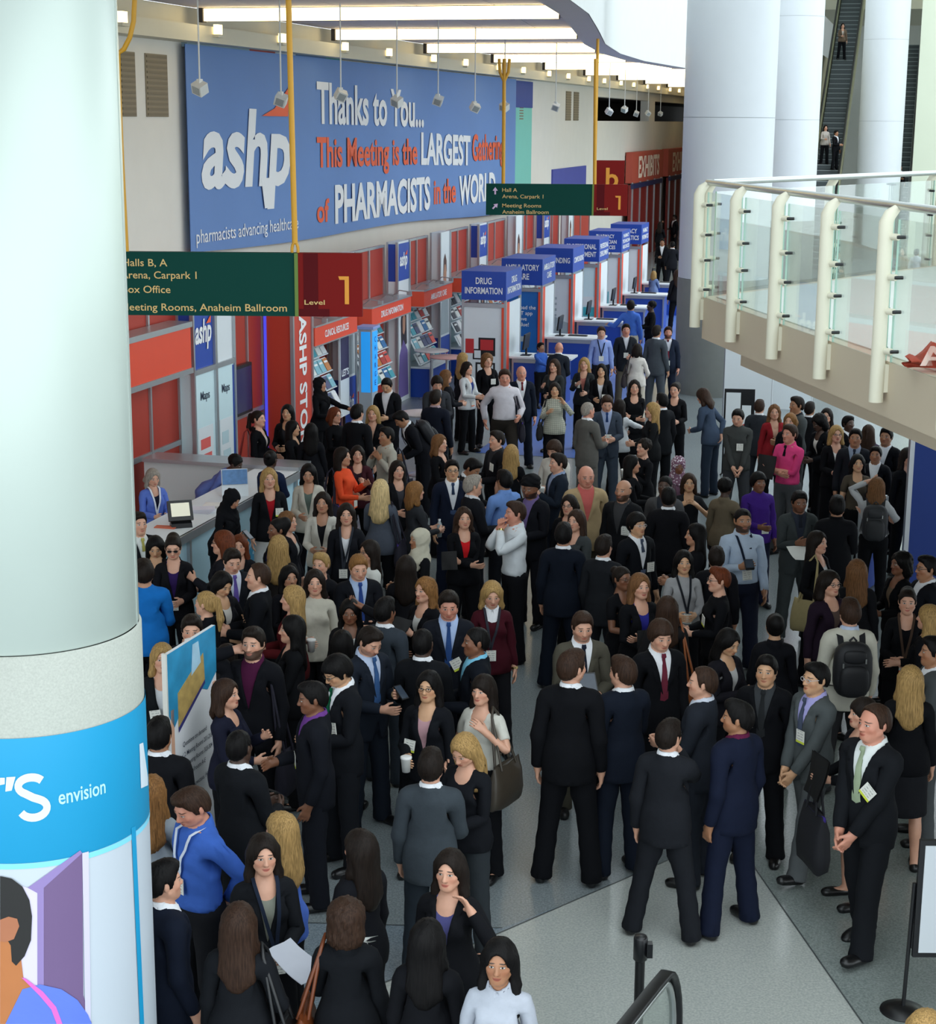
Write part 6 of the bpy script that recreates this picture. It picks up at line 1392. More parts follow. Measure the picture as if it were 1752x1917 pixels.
P('red52', 868, 949, 1.68, 12, 'f wavy:b p', bl(K, 'c21c22'), 'cross fold', 'person in red top and black blazer, arms folded over a folder')
P('asn53', 1192, 960, 1.74, 32, 'm bowl:k a', su('13151a', WH, '4a5468'), 'relax relax', 'person in black suit, grey tie and glasses with white badge, turned right', ex='glasses silver', badge=(.10, 1.18, None, 0, None))
P('drk54', 1164, 1060, 1.64, 38, 'f bun:n b', sw(K, None, 'tee'), 'front front', 'person in black tee and glasses, left of the hugged black folder', ex='glasses')
P('fold55', 1198, 1073, 1.70, 20, 'f long:l p', bl(K, '2c2c84'), 'cross front', 'person in black jacket and blue blouse hugging a black folder', badge=(.10, 1.0, OB, -8, None))
P('bck56', 1250, 1116, 1.64, 176, 'f long:b p', bl('1b1a1c', K), 'bagarm relax', 'person in black jacket from behind carrying a tan handbag')
P('mar57', 922, 1090, 1.70, 6, 'f mid:y p', 'shirt_front:e4e6ea sweater:3f121c trousers:18181c' + SHO, 'down relax', 'person in maroon sweater with white collar and lanyard', down=16, ex='watch', badge=(-.02, 1.06, None, 0, '33343c'))
P('gry58', 1100, 752, 1.78, 128, 'm buzz:g r', su('5c5a56'), 'relax front', 'person in light grey suit, back half turned, near the slate suit')
P('gry59', 1137, 741, 1.78, 0, 'm short:b p', su('3a4350', '9aa8c8', '2a4478'), 'front front', 'person in slate suit and blue tie looking down at a badge', down=22, badge=(.02, 1.12, None, 0, None))
P('swt60', 1160, 747, 1.6, 150, 'f long:n p', sw('d0d4d8', None, 'crew'), 'front reach', 'person in white sweater, back turned, beside the slate suit')
P('drs61', 1188, 711, 1.70, -2, 'f wavy:n p', sw(K, SKK), 'cross fold', 'person in black dress with crossed arms, above the slate suit group')
P('bld62', 1222, 753, 1.7, -82, 'f long:y p', sw('17181a', None, 'crew'), 'front front', 'person in black pullover turned left, right of the black dress')
P('sut63', 1240, 736, 1.73, -152, 'm short:k p', su('14161a'), 'relax relax', 'person in black suit with white collar behind the black pullover')
P('fac64', 1264, 716, 1.66, -12, 'f updo:n p', bl(K, K), 'front front', 'person in black jacket facing forward, left of the column base', look=-14)
P('lean66', 1312, 727, 1.74, -128, 'f mid:b p', bl('3d4a5e', '3d4a5e', 'trousers:26303e'), 'front back', 'person in slate blue suit leaning by the column base', lean=14, down=15)
P('crl67', 1206, 821, 1.66, -58, 'f afro:n p', sw(K, None, 'crew'), 'high front', 'person in black pullover with badge raising a paper cup', badge=(.06, 1.12, YB, 10, None))
P('blk68', 1182, 852, 1.64, 78, 'f long:k m', bl(K, K), 'front front', 'person in black jacket turned right toward the raised paper cup')
P('nvy69', 1046, 848, 1.76, -72, 'm short:n p', su('1c2430', '8a9ab8'), 'high front', 'person in dark suit turned left with raised hand, behind tan blazer')
P('wht70', 1034, 826, 1.72, -36, 'm bowl:b p', sw('c9c6be', 'trousers:24242a', 'crew'), 'front front', 'person in cream top looking down, holding a paper cup', down=22)
P('pld71', 1039, 716, 1.64, -6, 'f mid:n a', 'crew:b7b6a6:plaid trousers:121216' + SHO, 'shoulder high', 'person in checked shirt with raised elbows and black shoulder bag')
P('wlk72', 945, 691, 1.86, 2, 'm short:b r', sh('cfcbd2', '2a2622'), 'bagarm walkb', 'person in white shirt striding toward the camera with a tote', fat=1.08, step=.45, down=8)
P('bow73', 976, 684, 1.76, 8, 'm fringe:g r', su('151b28', WH, '7a2a30'), 'relax relax', 'person in navy suit and dark red tie behind the striding white shirt')
P('crd74', 874, 677, 1.64, 52, 'f bob:n p', bl('cfd2d4', '2c3a78'), 'front front', 'person in white cardigan, blue blouse and black trousers', badge=(-.02, .98, OB, 0, None))
P('crl75', 912, 662, 1.70, 20, 'f curly:l p', bl(K, K), 'relax relax', 'person in black outfit with white badge right of the white cardigan', badge=(.06, 1.26, None, 0, None))
P('bld76', 866, 660, 1.66, 132, 'f long:y p', bl('16171c', K), 'relax relax', 'person in black jacket, back turned, left of the white cardigan')
P('brn77', 834, 692, 1.64, 110, 'f long:l p', bl('1c1d22', K), 'front front', 'person in black jacket turned right at the white high table')
P('gry78', 819, 705, 1.74, 12, 'm bowl:n p', su('34363b', '888ea0'), 'front front', 'person in grey suit looking down behind a dark navy back', down=20)
P('bck79', 815, 730, 1.78, 158, 'm short:n m', su('161a26', 'a08a90'), 'front relax', 'person in dark navy suit, back turned, at the white high table')
P('sit80', 1012, 641, 1.36, 40, 'm short:k t', sh('3f66b8', K), 'front reach', 'person in blue shirt low behind the nearest kiosk counter')
P('bld81', 1047, 640, 1.66, 165, 'm bald r', su('20242c'), 'front front', 'person in dark jacket leaning over the nearest kiosk counter', lean=16)
P('brn82', 1038, 672, 1.68, -28, 'f long:b p', bl('2c3032', '26282a'), 'front high', 'person in dark green grey jacket with one raised hand')
P('bld83', 1094, 669, 1.66, -12, 'f mid:y p', bl('26292b', 'a86a60'), 'front high', 'person in dark jacket and coral top with raised hand and badge', badge=(-.10, 1.25, None, 0, None))
P('asn84', 1126, 681, 1.64, -10, 'f long:k a', bl(K, 'cfcfd4'), 'relax front', 'person in black suit and white blouse with badge, below lavender shirt', badge=(.08, 1.15, None, 0, None))
P('blu85', 1126, 611, 1.76, 0, 'm short:b p', sh('8c9fd6', '1c1e26'), 'relax relax', 'person in lavender blue shirt with lanyard near the kiosks', badge=(0, 1.12, None, 0, '20263c'), down=8)
P('blz86', 1172, 606, 1.77, 0, 'm short:n r', su('23262c', 'd0d2d8', None, '5c564c'), 'front relax', 'person in dark blazer and khaki trousers with lanyard', badge=(0, 1.14, None, 0, '22242c'))
P('wht87', 1193, 643, 1.62, 168, 'f bob:n m', sw('cfc9c2', 'trousers:b8b0a2', 'crew'), 'front bagarm', 'person in cream top and pale trousers, back turned, with dark bag')
P('gry88', 1229, 609, 1.83, 148, 'm short:n m', su('454b52'), 'relax relax', 'person in mid grey suit, back turned, near the white column')
P('brd89', 1251, 611, 1.73, -4, 'm short:b r', su('1d2434', 'c9ccd6', '6e2634'), 'relax relax', 'person in navy suit and maroon tie by the white column', ex='beard', badge=(0, 1.02, None, 0, None))
P('bls90', 1181, 562, 1.82, 168, 'm short:n m', sh('4a74cc', 'b0aa9c'), 'side relax', 'person in bright blue shirt from behind with one arm out')
P('blw91', 1220, 563, 1.70, -78, 'f afro:k d', sw(K, None, 'crew'), 'front front', 'person in black pullover facing the bright blue shirt')
P('far92', 1224, 507, 1.40, 150, 'f mid:y p', sw('6c7fa8'), 'front front', 'person in dusty blue sweater behind the fourth kiosk counter')
for i, (x, y, f_, w, c, lb) in enumerate(((1240, 447, -10, 'm short:k t', K, 'distant person in black suit facing forward in the aisle'), (1246, 378, 30, 'm short:n p', '20222a', 'distant person in dark suit in front of the red hall doors'), (1263, 402, -60, 'm short:k d', K, 'distant person in black suit turned left, close to the column'), (1274, 380, -40, 'm short:n t', '24242a', 'distant person in dark suit at the far doors beside the column'), (1236, 415, 150, 'f long:n p', K, 'distant person in black jacket, back turned, in the far aisle'), (1259, 452, 170, 'm short:k m', '1c1e24', 'distant person in dark suit, back turned, touching the column outline'), (1268, 505, -170, 'f long:b p', '16161a', 'distant person in black jacket, back turned, nearest beside the column'), (1228, 390, 90, 'm short:n p', '2a2a30', 'distant person in dark suit turned right at the kiosk row end'))):
    P('far%d' % i, x, y, 1.74, f_, w, su(c) if w[0] == 'm' else bl(c, c), 'relax front', lb)
# -- left side, by the store and the information counter
P('shf94', 598, 706, 1.70, 62, 'f hijab:121215 m', sw(K, None, 'crew'), 'reach front', 'person in black headscarf reaching to the slanted bookshelf')
P('hbg95', 482, 768, 1.70, 72, 'f pony:n p', bl(K, 'd0c4c0'), 'bagarm relax', 'person in black jacket carrying a red handbag')
P('asn96', 538, 757, 1.67, -12, 'f long:k a', bl(K, '2a2a2e'), 'front front', 'person in black jacket facing forward below the vertical store sign')
P('prf97', 547, 787, 1.58, 76, 'f long:k a', bl('15161a', 'b8a898'), 'front front', 'person in black jacket turned right holding an open folder')
P('bck98', 582, 792, 1.6, 178, 'f long:k m', bl('121318', K), 'relax relax', 'person in black jacket, back turned, right of the open folder')
P('red99', 626, 762, 1.66, 52, 'f bob:r p', sw(K, None, 'crew'), 'front front', 'person in black pullover and glasses right of the bookshelf', ex='glasses')
P('bck100', 668, 757, 1.78, 152, 'm short:k p', su('111216'), 'relax relax', 'person in black suit with white collar, back turned, by the bookshelf')
P('bld101', 698, 759, 1.66, -10, 'f mid:y p', bl(K, 'c0a08c'), 'front front', 'person in black jacket and tan blouse left of the stooping figure')
P('stp102', 742, 772, 1.72, -70, 'm short:k t', su('15161c'), 'front front', 'person in dark suit stooping forward with a backpack', lean=32, down=20)
P('gry103', 724, 799, 1.74, -58, 'm short:k t', sh('a8a498', '18181c'), 'strap strap', 'person in pale grey shirt with both hands at the chest')
P('asn104', 722, 709, 1.74, -16, 'm short:k a', su('121318', 'd8d8dc'), 'front front', 'person in dark suit looking down beside the cyan charging kiosk', down=26)
P('org105', 640, 837, 1.71, 68, 'f long:n m', sw('e0502c', None, 'crew'), 'high front', 'person in bright orange top with red striped badge', badge=(.05, 1.0, OB, 0, None))
P('mar106', 669, 834, 1.61, 6, 'f long:n p', bl('3a1820', '2c1c24'), 'high front', 'person in maroon cardigan facing the orange top')
P('lady107', 287, 878, 1.56, 32, 'f bob:g p', bl('5b74c4', '1c2034'), 'front front', 'person in blue cardigan behind the information counter', badge=(.0, 1.06, None, 0, 'd8dce4'), down=14)
P('ln108', 447, 853, 1.62, 72, 'f afro:k d', sw('6576b8', None, 'crew'), 'chin front', 'person in periwinkle sweater leaning over the information counter', lean=48)
P('bun109', 506, 843, 1.66, 160, 'f bun:k d', bl('1c2640', '1c2640'), 'front front', 'person in navy jacket, back turned, at the information counter')
P('red110', 503, 876, 1.72, 14, 'f long:y p', 'blouse_front:9c1722 jacket:15161a skirt:c4c6c4' + SHO, 'down relax', 'person in red top, white skirt and black cardigan', badge=(.10, 1.24, YB, 0, None))
P('wht111', 577, 869, 1.68, 0, 'f long:k m', 'blouse_front:59665f jacket:bdb8ac trousers:' + K + SHO, 'relax front', 'person in cream cardigan over dark green top, looking down', down=14)
P('hod112', 440, 918, 1.62, 58, 'f hijab:0f1014 m', sw('101115', None, 'crew'), 'front phone', 'person in black headscarf stooping at the counter front with phone', lean=14, down=20)
P('crm113', 604, 921, 1.68, -4, 'f long:n m', bl('c8c4ba', '17171b'), 'front front', 'person in cream cardigan over black top, smiling pose, hands together')
P('coat114', 648, 942, 1.70, 4, 'f long:n p', bl('17181e', 'd8dade'), 'relax relax', 'person in black suit and white blouse with badge low on lanyard', badge=(-.04, .98, None, 0, '30343c'))
P('plt115', 712, 897, 1.72, 166, 'f wavy:w p', bl('4c525e', '4c525e'), 'front relax', 'person in slate grey blazer, back turned, with purple rimmed tote')
P('str116', 776, 901, 1.67, 118, 'f mid:o p', sw('2c2e32', SKK, 'crew'), 'front front', 'person in dark grey dress holding a water bottle')
P('hij117', 786, 989, 1.64, -62, 'f hijab:b9b4a2 t', sw(K, None, 'crew'), 'front front', 'person in silver grey headscarf and black pullover')
P('nvy118', 846, 860, 1.77, 8, 'm short:k a', su('171e30', WH, '3a4a68'), 'relax relax', 'person in navy suit, dark tie and glasses left of the centre', ex='glasses')
P('pny119', 822, 813, 1.68, 62, 'f mid:l p', bl(K, 'b8a088'), 'front front', 'person in black jacket with tilted badge, turned right, near high table', badge=(.07, 1.2, YB, -10, None))
P('blk120', 931, 806, 1.76, -60, 'm short:n p', su('16161a', '2c2c30'), 'front front', 'person in black suit turned left with badge at the shoulder', badge=(.12, 1.3, None, 8, None))
P('bld121', 957, 832, 1.66, 166, 'f long:y p', sw(K, None, 'tee'), 'relax relax', 'person in black tee, back turned, near the sky blue shirt')
P('drk122', 893, 861, 1.74, 62, 'm short:k t', su('17181c'), 'front front', 'person in black suit bowing the head low', down=34)
P('bck123', 884, 889, 1.77, 112, 'm short:g p', su('15161b', 'c8c8cc'), 'relax front', 'person in black suit, back half turned, left of the sky blue shirt')
P('blu124', 945, 880, 1.77, -148, 'm short:k t', sh('6f93d0', '1c1e24'), 'front relax', 'person in sky blue shirt, back turned, in the centre')
P('tur125', 992, 893, 1.80, -34, 'm turban:101013 b', su('14151b', '6a5a88'), 'front front', 'person in black turban and black suit with lavender shirt', ex='beard', down=12)
P('edg126', 258, 958, 1.74, 34, 'm short:n p', su('15171c', 'd8dcd8', 'b8b060'), 'relax relax', 'person in dark suit and yellow tie beside the left column')
P('bob127', 290, 1006, 1.62, 8, 'f bob:k a', bl(K, '2c2c34'), 'high front', 'person in black jacket looking down, behind the sunglasses', down=22)
P('sun128', 323, 1004, 1.70, 6, 'f updo:n p', bl('121216', '2e1c50'), 'front front', 'person in purple top, black cardigan and sunglasses', ex='shades', badge=(0, 1.04, None, 0, None), down=12)
P('sky129', 268, 1048, 1.76, -168, 'm short:n m', sw('1668b4', None, 'crew'), 'front front', 'person in bright blue pullover half behind the left column', fat=1.1)
P('gls130', 418, 993, 1.74, -86, 'f bob:r p', bl('1a1a20', '8a8a8c'), 'high front', 'person in black jacket and glasses turned left at the counter front', ex='glasses')
P('red131', 447, 1001, 1.59, 4, 'f long:r p', bl('14151a', '3a4a50'), 'front front', 'person in black jacket and teal grey top by the counter front')
P('drk132', 520, 970, 1.67, -62, 'f updo:k b', bl('14151a', '2a2a5a'), 'front front', 'person in black jacket and violet top turned left')
P('lbr133', 537, 957, 1.61, 72, 'f bob:l p', bl('1a1b20', 'a8a8a4'), 'relax relax', 'person in black jacket and grey top turned right, above violet top')
P('bld134', 521, 1002, 1.66, 172, 'f wavy:y p', bl('23201f', K), 'relax relax', 'person in dark brown jacket, back turned, left of centre')
P('prp135', 436, 1028, 1.73, 26, 'm quiff:n p', su('16181f', 'c9cedc', '5c4c94'), 'front front', 'person in dark suit with purple tie looking down', down=16)
P('bal136', 484, 1054, 1.78, -84, 'm high:b p', su('101217'), 'front front', 'person in black suit turned left facing the purple tie', badge=None)
P('asn137', 421, 1073, 1.67, 44, 'f bob:k a', bl('17171c', 'c8c4bc'), 'high front', 'person in black jacket and cream top looking down at raised hands', down=24)
P('pny138', 386, 1106, 1.65, -112, 'f pony:y p', bl(K, K), 'relax relax', 'person in black jacket, back half turned, above the tall board')
P('man139', 358, 1151, 1.76, 6, 'm short:n p', su('14151a'), 'chin front', 'person in black suit with hand over the mouth behind tall board', down=8)
P('bld140', 303, 1204, 1.66, 2, 'f mid:y p', bl('14171a', 'c9ccd0'), 'relax relax', 'person in dark jacket with badge between left column and tall board', badge=(-.05, 1.16, OB, -8, None), look=12)
P('pnk141', 601, 1034, 1.63, -22, 'f quiff:y p', bl('16171c', 'd8a8b4'), 'relax relax', 'person in black jacket and pink blouse behind the cream pullover')
P('drk142', 541, 1059, 1.59, 24, 'f long:k m', bl('131318', '2a2228'), 'front front', 'person in black jacket and plum top left of the cream pullover')
P('crm143', 589, 1066, 1.68, 6, 'f mid:n p', sw('bdb8aa', None, 'crew'), 'relax front', 'person in cream pullover holding a paper cup')
P('bld144', 549, 1096, 1.68, -86, 'f long:y p', bl('4a1014', '8c1c20'), 'front front', 'person in dark red jacket turned left, below the cream pullover')
P('red145', 672, 1039, 1.76, 16, 'm short:o p', su('14161c', 'a4b8d8', '2a4484'), 'front front', 'person in black suit with blue tie looking down, pale blue shirt', down=14)
P('gls146', 692, 1011, 1.65, -58, 'f long:n m', sw('d2d2cc', None, 'crew'), 'front front', 'person in white pullover and glasses turned left', ex='glasses')
P('hnd147', 655, 1122, 1.62, -2, 'f long:k b', 'blouse_front:c4c4c0:dots jacket:141417 trousers:141417' + SHO, 'up front', 'person in dotted top and black jacket, one hand raised to head', down=8)
P('gry148', 720, 1119, 1.72, 148, 'm short:k b', su('333a42'), 'front relax', 'person in blue grey suit, back turned, beside the dotted top')
P('ntb149', 797, 1080, 1.68, -44, 'f wavy:o p', bl(K, 'c8c8c4'), 'high front', 'person in black jacket holding a black notebook')
P('sml150', 840, 1107, 1.81, 2, 'm quiff:n r', su('171a22', 'a8bce0', '2c4a80'), 'relax relax', 'person in navy suit and blue tie with large tilted badge', badge=(.07, 1.14, YB, -28, None), down=14)
P('blk151', 893, 1173, 1.76, -78, 'm buzz:k b', su('10141c', '7cc0dc'), 'front front', 'person in black suit with cyan collar turned left')
P('bck152', 791, 1176, 1.77, 168, 'm buzz:k d', su('121418'), 'front front', 'person in black suit, back turned, between phone and tilted badge')
P('phn153', 700, 1177, 1.78, 44, 'm short:n p', su('1c222c', 'b4c2dc', '3a5c8c'), 'phone front', 'person in dark slate suit looking at a phone', down=26, ex='stubble watch')
P('brd154', 474, 1173, 1.84, -14, 'm short:n p', su('121318', '4a1838'), 'relax ear', 'person in black suit and burgundy shirt, one hand to the ear', ex='beard')
P('lng155', 548, 1152, 1.70, -80, 'f long:k p', bl('101114', '101114'), 'front front', 'person in black outfit turned left, right of the burgundy shirt')
P('hid156', 424, 1206, 1.6, 160, 'f mid:n m', bl('1c1416', K), 'relax relax', 'person in dark brown jacket, back turned, right behind tall board')
P('nvy157', 421, 1271, 1.64, 72, 'f mid:b p', bl('1a1c2c', '1a1c2c'), 'high front', 'person in navy jacket turned right beside the tall board')
P('blk158', 446, 1366, 1.74, 142, 'm buzz:k d', su('15171b'), 'front front', 'person in black suit, back half turned, right of the tall board', look=18)
P('ind159', 582, 1276, 1.76, -78, 'm short:k b', su('15171e', '6a3c86'), 'relax front', 'person in black suit with purple collar turned left', badge=(-.10, 1.12, YB, 4, None), down=8)
P('grn160', 620, 1231, 1.78, -58, 'm bowl:k a', su('15171c', WH, '0f5a3c'), 'front front', 'person in black suit, green tie and glasses looking down', ex='glasses', badge=(.11, 1.2, YB, -14, None), down=26)
P('cup161', 803, 1256, 1.68, -18, 'f long:k a', bl('111318', 'b08a90'), 'relax front', 'person in black jacket, pink top and glasses holding a paper cup', ex='glasses', badge=(-.12, 1.16, YB, 8, None))
P('bng162', 905, 1263, 1.65, -30, 'f bangs:n p', sw('c9c7bd', None, 'tee'), 'strap bagarm', 'person in white short sleeved top with big taupe bag')
P('gry163', 806, 1403, 1.70, 174, 'm short:n p', su('3a4147', WH, None, '232a31'), 'relax front', 'person in mid grey suit seen from behind, lower centre')
P('bld164', 862, 1379, 1.68, -34, 'f long:y p', sw('14161b', 'trousers:2b3034', 'sweater'), 'front front', 'person in black sweater looking down, right of the grey suit back', down=26)
P('blu165', 346, 1479, 1.78, -48, 'm short:b r', sh('3c62b4', '17181c'), 'back relax', 'person in royal blue shirt with white lanyard', badge=(0, 1.14, None, 0, 'd0d8e4'), down=22, fat=1.06)
P('gry166', 282, 1452, 1.66, 168, 'f wavy:o p', sw('8f979e', None, 'crew'), 'front front', 'person in grey pullover mostly hidden by the left column')
P('nvy167', 302, 1612, 1.72, 122, 'm short:k p', su('121826'), 'relax relax', 'person in navy suit, back half turned, at lower left column')
P('sml168', 492, 1562, 1.68, 16, 'f long:n p', bl('15171b', '7c7f74'), 'front relax', 'person in black blazer with navy lanyard holding a grey sheet', badge=(.05, .95, None, 0, '1c2434'))
P('blu169', 527, 1521, 1.63, -122, 'f wavy:y p', sw('4c6cc0', None, 'crew'), 'front front', 'person in blue pullover behind the black blazer with lanyard')
P('bck170', 446, 1691, 1.66, 174, 'f long:b p', bl('15171b', K), 'relax bagarm', 'person in black jacket with black purse, back turned, lower left')
P('crl171', 648, 1683, 1.64, 178, 'f curly:b p', bl('111317', K), 'front relax', 'person in black jacket with brown leather bag, back turned')
P('lng172', 675, 1554, 1.68, -132, 'f long:n p', bl('121318', 'a83a58'), 'relax relax', 'person in black jacket over rose top, back turned, above brown bag')
P('hnd173', 843, 1591, 1.67, -18, 'f long:n p', bl('121317', '4a4a78'), 'shoulder relax', 'person in black jacket and violet top, hand at the shoulder', badge=(-.06, 1.14, OB, -6, None))
P('bck174', 800, 1722, 1.64, 168, 'f long:k m', bl('0f1014', K), 'relax relax', 'person in black jacket from behind at the bottom, beside light grey shirt')
P('gry175', 936, 1758, 1.65, -10, 'f long:k t', 'shirt:a9aeb8 trousers:24262c' + SHO, 'relax relax', 'person in light grey shirt at the bottom edge')
P('bld176', 1735, 1893, 1.66, 150, 'f bob:y p', bl(K, K), 'relax relax', 'person whose head top peeks in at the bottom right corner')
P('drk177', 296, 1345, 1.74, 172, 'm short:k t', su('111216'), 'relax relax', 'person in black suit, back turned, between left column and tall board')
# -- people on the far escalators
for i, (u, v, x, lb, w, f) in enumerate(((87.2, -4.3, -15, 'distant person in brown jacket riding high on the long escalator', 'f long:n p', bl('6a5a4c', 'c8c0b8')), (79.0, -4.4, -10, 'distant person in pale pullover near the foot of the long escalator', 'f mid:n p', sw('b8b0a8', None, 'crew')), (78.4, -3.9, 30, 'distant person in black suit near the foot of the long escalator', 'm short:k t', su(K)), (84.3, -1.2, 0, 'distant person in black suit on the right hand escalator', 'm short:k t', su('17171b')))):
    u0 = 72.0 if v < -2 else 80.4; P('esc%d' % i, 0, 0, 1.7, x + 14, w, f, 'relax front', lb, loc=hall(u, v), base=int((u - u0) / .4) * .225 + .2)
P('add4', 1130, 1002, 1.70, 150, 'm short:n p', su('1c1e22'), 'relax relax', 'person in dark suit, back turned, below the tan blazer right side')
P('add6', 744, 862, 1.66, 20, 'f long:n p', bl('17181c', '3a3a40'), 'front front', 'person in black jacket behind the slate grey blazer')
P('add7', 640, 1180, 1.62, 165, 'f long:k m', bl('101114', K), 'relax relax', 'person in black jacket, back turned, below the dotted top')
P('add8', 1452, 1148, 1.62, 175, 'f updo:k a', bl('101116', K), 'relax relax', 'person in black jacket, back turned, behind the dark grey shirt')
P('add9', 1370, 1180, 1.64, 40, 'f long:k a', bl('17161c', 'b0b0b0'), 'front phone', 'person in black jacket looking down at raised hands, above burgundy collar', down=20)
P('add10', 760, 1040, 1.66, 174, 'f long:n p', bl('16161a', K), 'relax relax', 'person in black jacket, back turned, left of silver grey headscarf')
for i, (x, y, w, f_, fc, lb) in enumerate(((1516, 752, 'm short:n t', su('17181c'), 150, 'person in dark suit, back turned, above the bending black jacket'), (1548, 764, 'f long:n p', bl(K, '5a3a44'), -20, 'person in black jacket and wine top deep under the balcony'), (1588, 778, 'm short:k d', su(K), 30, 'person in black suit deep under the balcony, turned right'), (1626, 795, 'f wavy:b p', bl('3a2c44', K), 160, 'person in violet jacket, back turned, deep under the balcony'), (1422, 748, 'm short:b p', su('2c3036'), 160, 'person in charcoal suit, back turned, beside the poster stand'), (1640, 835, 'm short:k t', su('121318'), -20, 'person in black suit right of the brown short sleeved top'))):
    P('und%d' % i, x, y, 1.60, fc, w, f_, 'relax front', lb)
for i, (x, y, w, f_, fc, lb) in enumerate(((1568, 470, 'm short:k t', su(K), 20, 'distant person in black suit seen through the balcony glass'), (1690, 462, 'f long:n p', sw('8a7a70', None, 'crew'), -30, 'distant person in taupe pullover seen through the balcony glass'), (1716, 466, 'm short:k t', sh('d0d4dc'), 150, 'distant person in white shirt seen through the balcony glass'))):
    P('thru%d' % i, x, y, 1.72, fc, w, f_, 'relax front', lb)
# ---------------------------------------------------------------- bags and things people hold
def carried(name, rec, origin, label, cat, group=None):
    w = rec['mw'] @ Vector(origin); t = empty(name, w, math.radians(rec['face']), label, cat, group); return t
def tote(key, side, col, label, w=.36, h=.38, zc=.86, y=.0, out=.255, rim=None, strap=True, leather=False, hand_held=None, thick=.12):
    rec = R[key]; s = 1 if side == 'L' else -1; k = rec['mw'].to_scale().z
    if hand_held: hp = rec['mw'].inverted() @ hand(rec, hand_held); o = Vector((hp.x, hp.y - .02, hp.z - .06 - h - .22))
    else: o = Vector((s * out, y, zc - h / 2))
    t = carried('shoulder_bag' if not hand_held else 'tote_bag', rec, o, label, 'bag', 'bags carried by people')
    m = mat('bag_leather' if leather else 'bag_cloth', col, .42 if leather else .8, .12, 18, bump=.15)
    # body: rounded trapezium, bulging sides, in the plane front to back (or side to side when hand held)
    def q(a, b, c): return (b, a, c) if not hand_held else (a, b, c)
    rings = []
    for z, ww, th in ((0, .82, .45), (.02, .98, .8), (h * .3, 1.0, 1.0), (h * .7, .93, .85), (h * .96, .86, .35), (h, .85, .25)):
        r = []
        for i in range(20):
            a = 2 * math.pi * i / 20; ca, sa = math.cos(a), math.sin(a); r.append(q(w / 2 * ww * math.copysign(abs(ca) ** .45, ca), thick / 2 * th * math.copysign(abs(sa) ** .6, sa), z + .012 * math.sin(3 * a + z * 20)))
        rings.append(r + [r[0]])
    b = MB(); b.strip(rings); b.raw(rings[0][:-1], [tuple(range(20))]); b.raw(rings[-1][:-1], [tuple(range(20))]); b.build('bag_body', m, t)
    if rim: b = MB(); b.strip([[(p[0] * 1.03, p[1] * 1.03, p[2] - .06) for p in rings[-1]], [(p[0] * 1.03, p[1] * 1.03, p[2]) for p in rings[-1]]]); b.build('rim', mat('bag_rim', rim, .7, .05, 20), t)
    for sg in (-1, 1):
        if hand_held: pts = [q(-w * .22, sg * .03, h - .02), q(-w * .12, sg * .02, h + .16), q(0, 0, h + .24), q(w * .12, sg * .02, h + .16), q(w * .22, sg * .03, h - .02)]
        else:
            top = Vector((s * .135, .0, 1.462)) - o; pts = [q(-w * .25, sg * .03, h - .03), (top.x + s * .02 , -.045, top.z * .93), (top.x - s * .0, .0, top.z + .012), (top.x + s * .02, .05, top.z * .93), q(w * .25, sg * .03, h - .03)]
        b = MB(); b.tube(pts, .011, 6); b.build('strap', m, t)
    return t
def superell(c, r, e=.6, n=18, mz=10):
    b = MB(); rows = []
    f = lambda v, p: math.copysign(abs(v) ** p, v)
    for j in range(mz + 1):
        ph = -math.pi / 2 + math.pi * j / mz; rows.append([(c[0] + r[0] * f(math.cos(ph), e) * f(math.cos(a), e), c[1] + r[1] * f(math.cos(ph), e) * f(math.sin(a), e), c[2] + r[2] * f(math.sin(ph), e)) for a in [2 * math.pi * i / n for i in range(n + 1)]])
    b.strip(rows); return b
def backpack(key, col, label, lift=0.0):
    rec = R[key]; t = carried('backpack', rec, (0, .21, 1.0), label, 'backpack', 'backpacks'); m = mat('pack_nylon', col, .6, .15, 25, bump=.1); Rc, tc = rec['M']['chest']
    mw = t.matrix_basis.inverted() @ rec['mw']
    def tr(b, name, mm=m):
        b.v = [tuple(mw @ Vector(Rc @ np.array(v) + tc)) for v in b.v]; return b.build(name, mm, t)
    tr(superell((0, .215, 1.20), (.165, .095, .24)), 'pack_body'); tr(superell((0, .305, 1.12), (.125, .05, .14)), 'front_pocket'); tr(superell((0, .285, 1.33), (.10, .035, .06)), 'top_pocket')
    for s in (-1, 1):
        b = MB(); b.strip([[(s * (x - .026), y, z), (s * (x + .026), y, z)] for x, y, z in ((.09, .165, 1.37), (.095, .10, 1.46), (.105, .02, 1.490), (.11, -.07, 1.45), (.115, -.125, 1.35), (.125, -.135, 1.22), (.15, -.09, 1.08), (.17, .02, 1.02), (.15, .15, 1.03))]); tr(b, 'strap')
    b = MB(); b.tube([(-.03, .18, 1.44), (0, .19, 1.475), (.03, .18, 1.44)], .01, 6); tr(b, 'loop')
    for x, z in ((-.09, 1.30), (.10, 1.26), (.0, 1.05)): b = MB(); b.box((x, .315, z), (.012, .008, .04)); tr(b, 'zip_pull', M_steel)
    return t
def at_hand(key, side, name, label, cat, group=None, off=(0, 0, 0), yaw=0.0):
    rec = R[key]; w = hand(rec, side) + Matrix.Rotation(math.radians(rec['face']), 3, 'Z') @ Vector(off); return empty(name, w, math.radians(rec['face']) + yaw, label, cat, group)
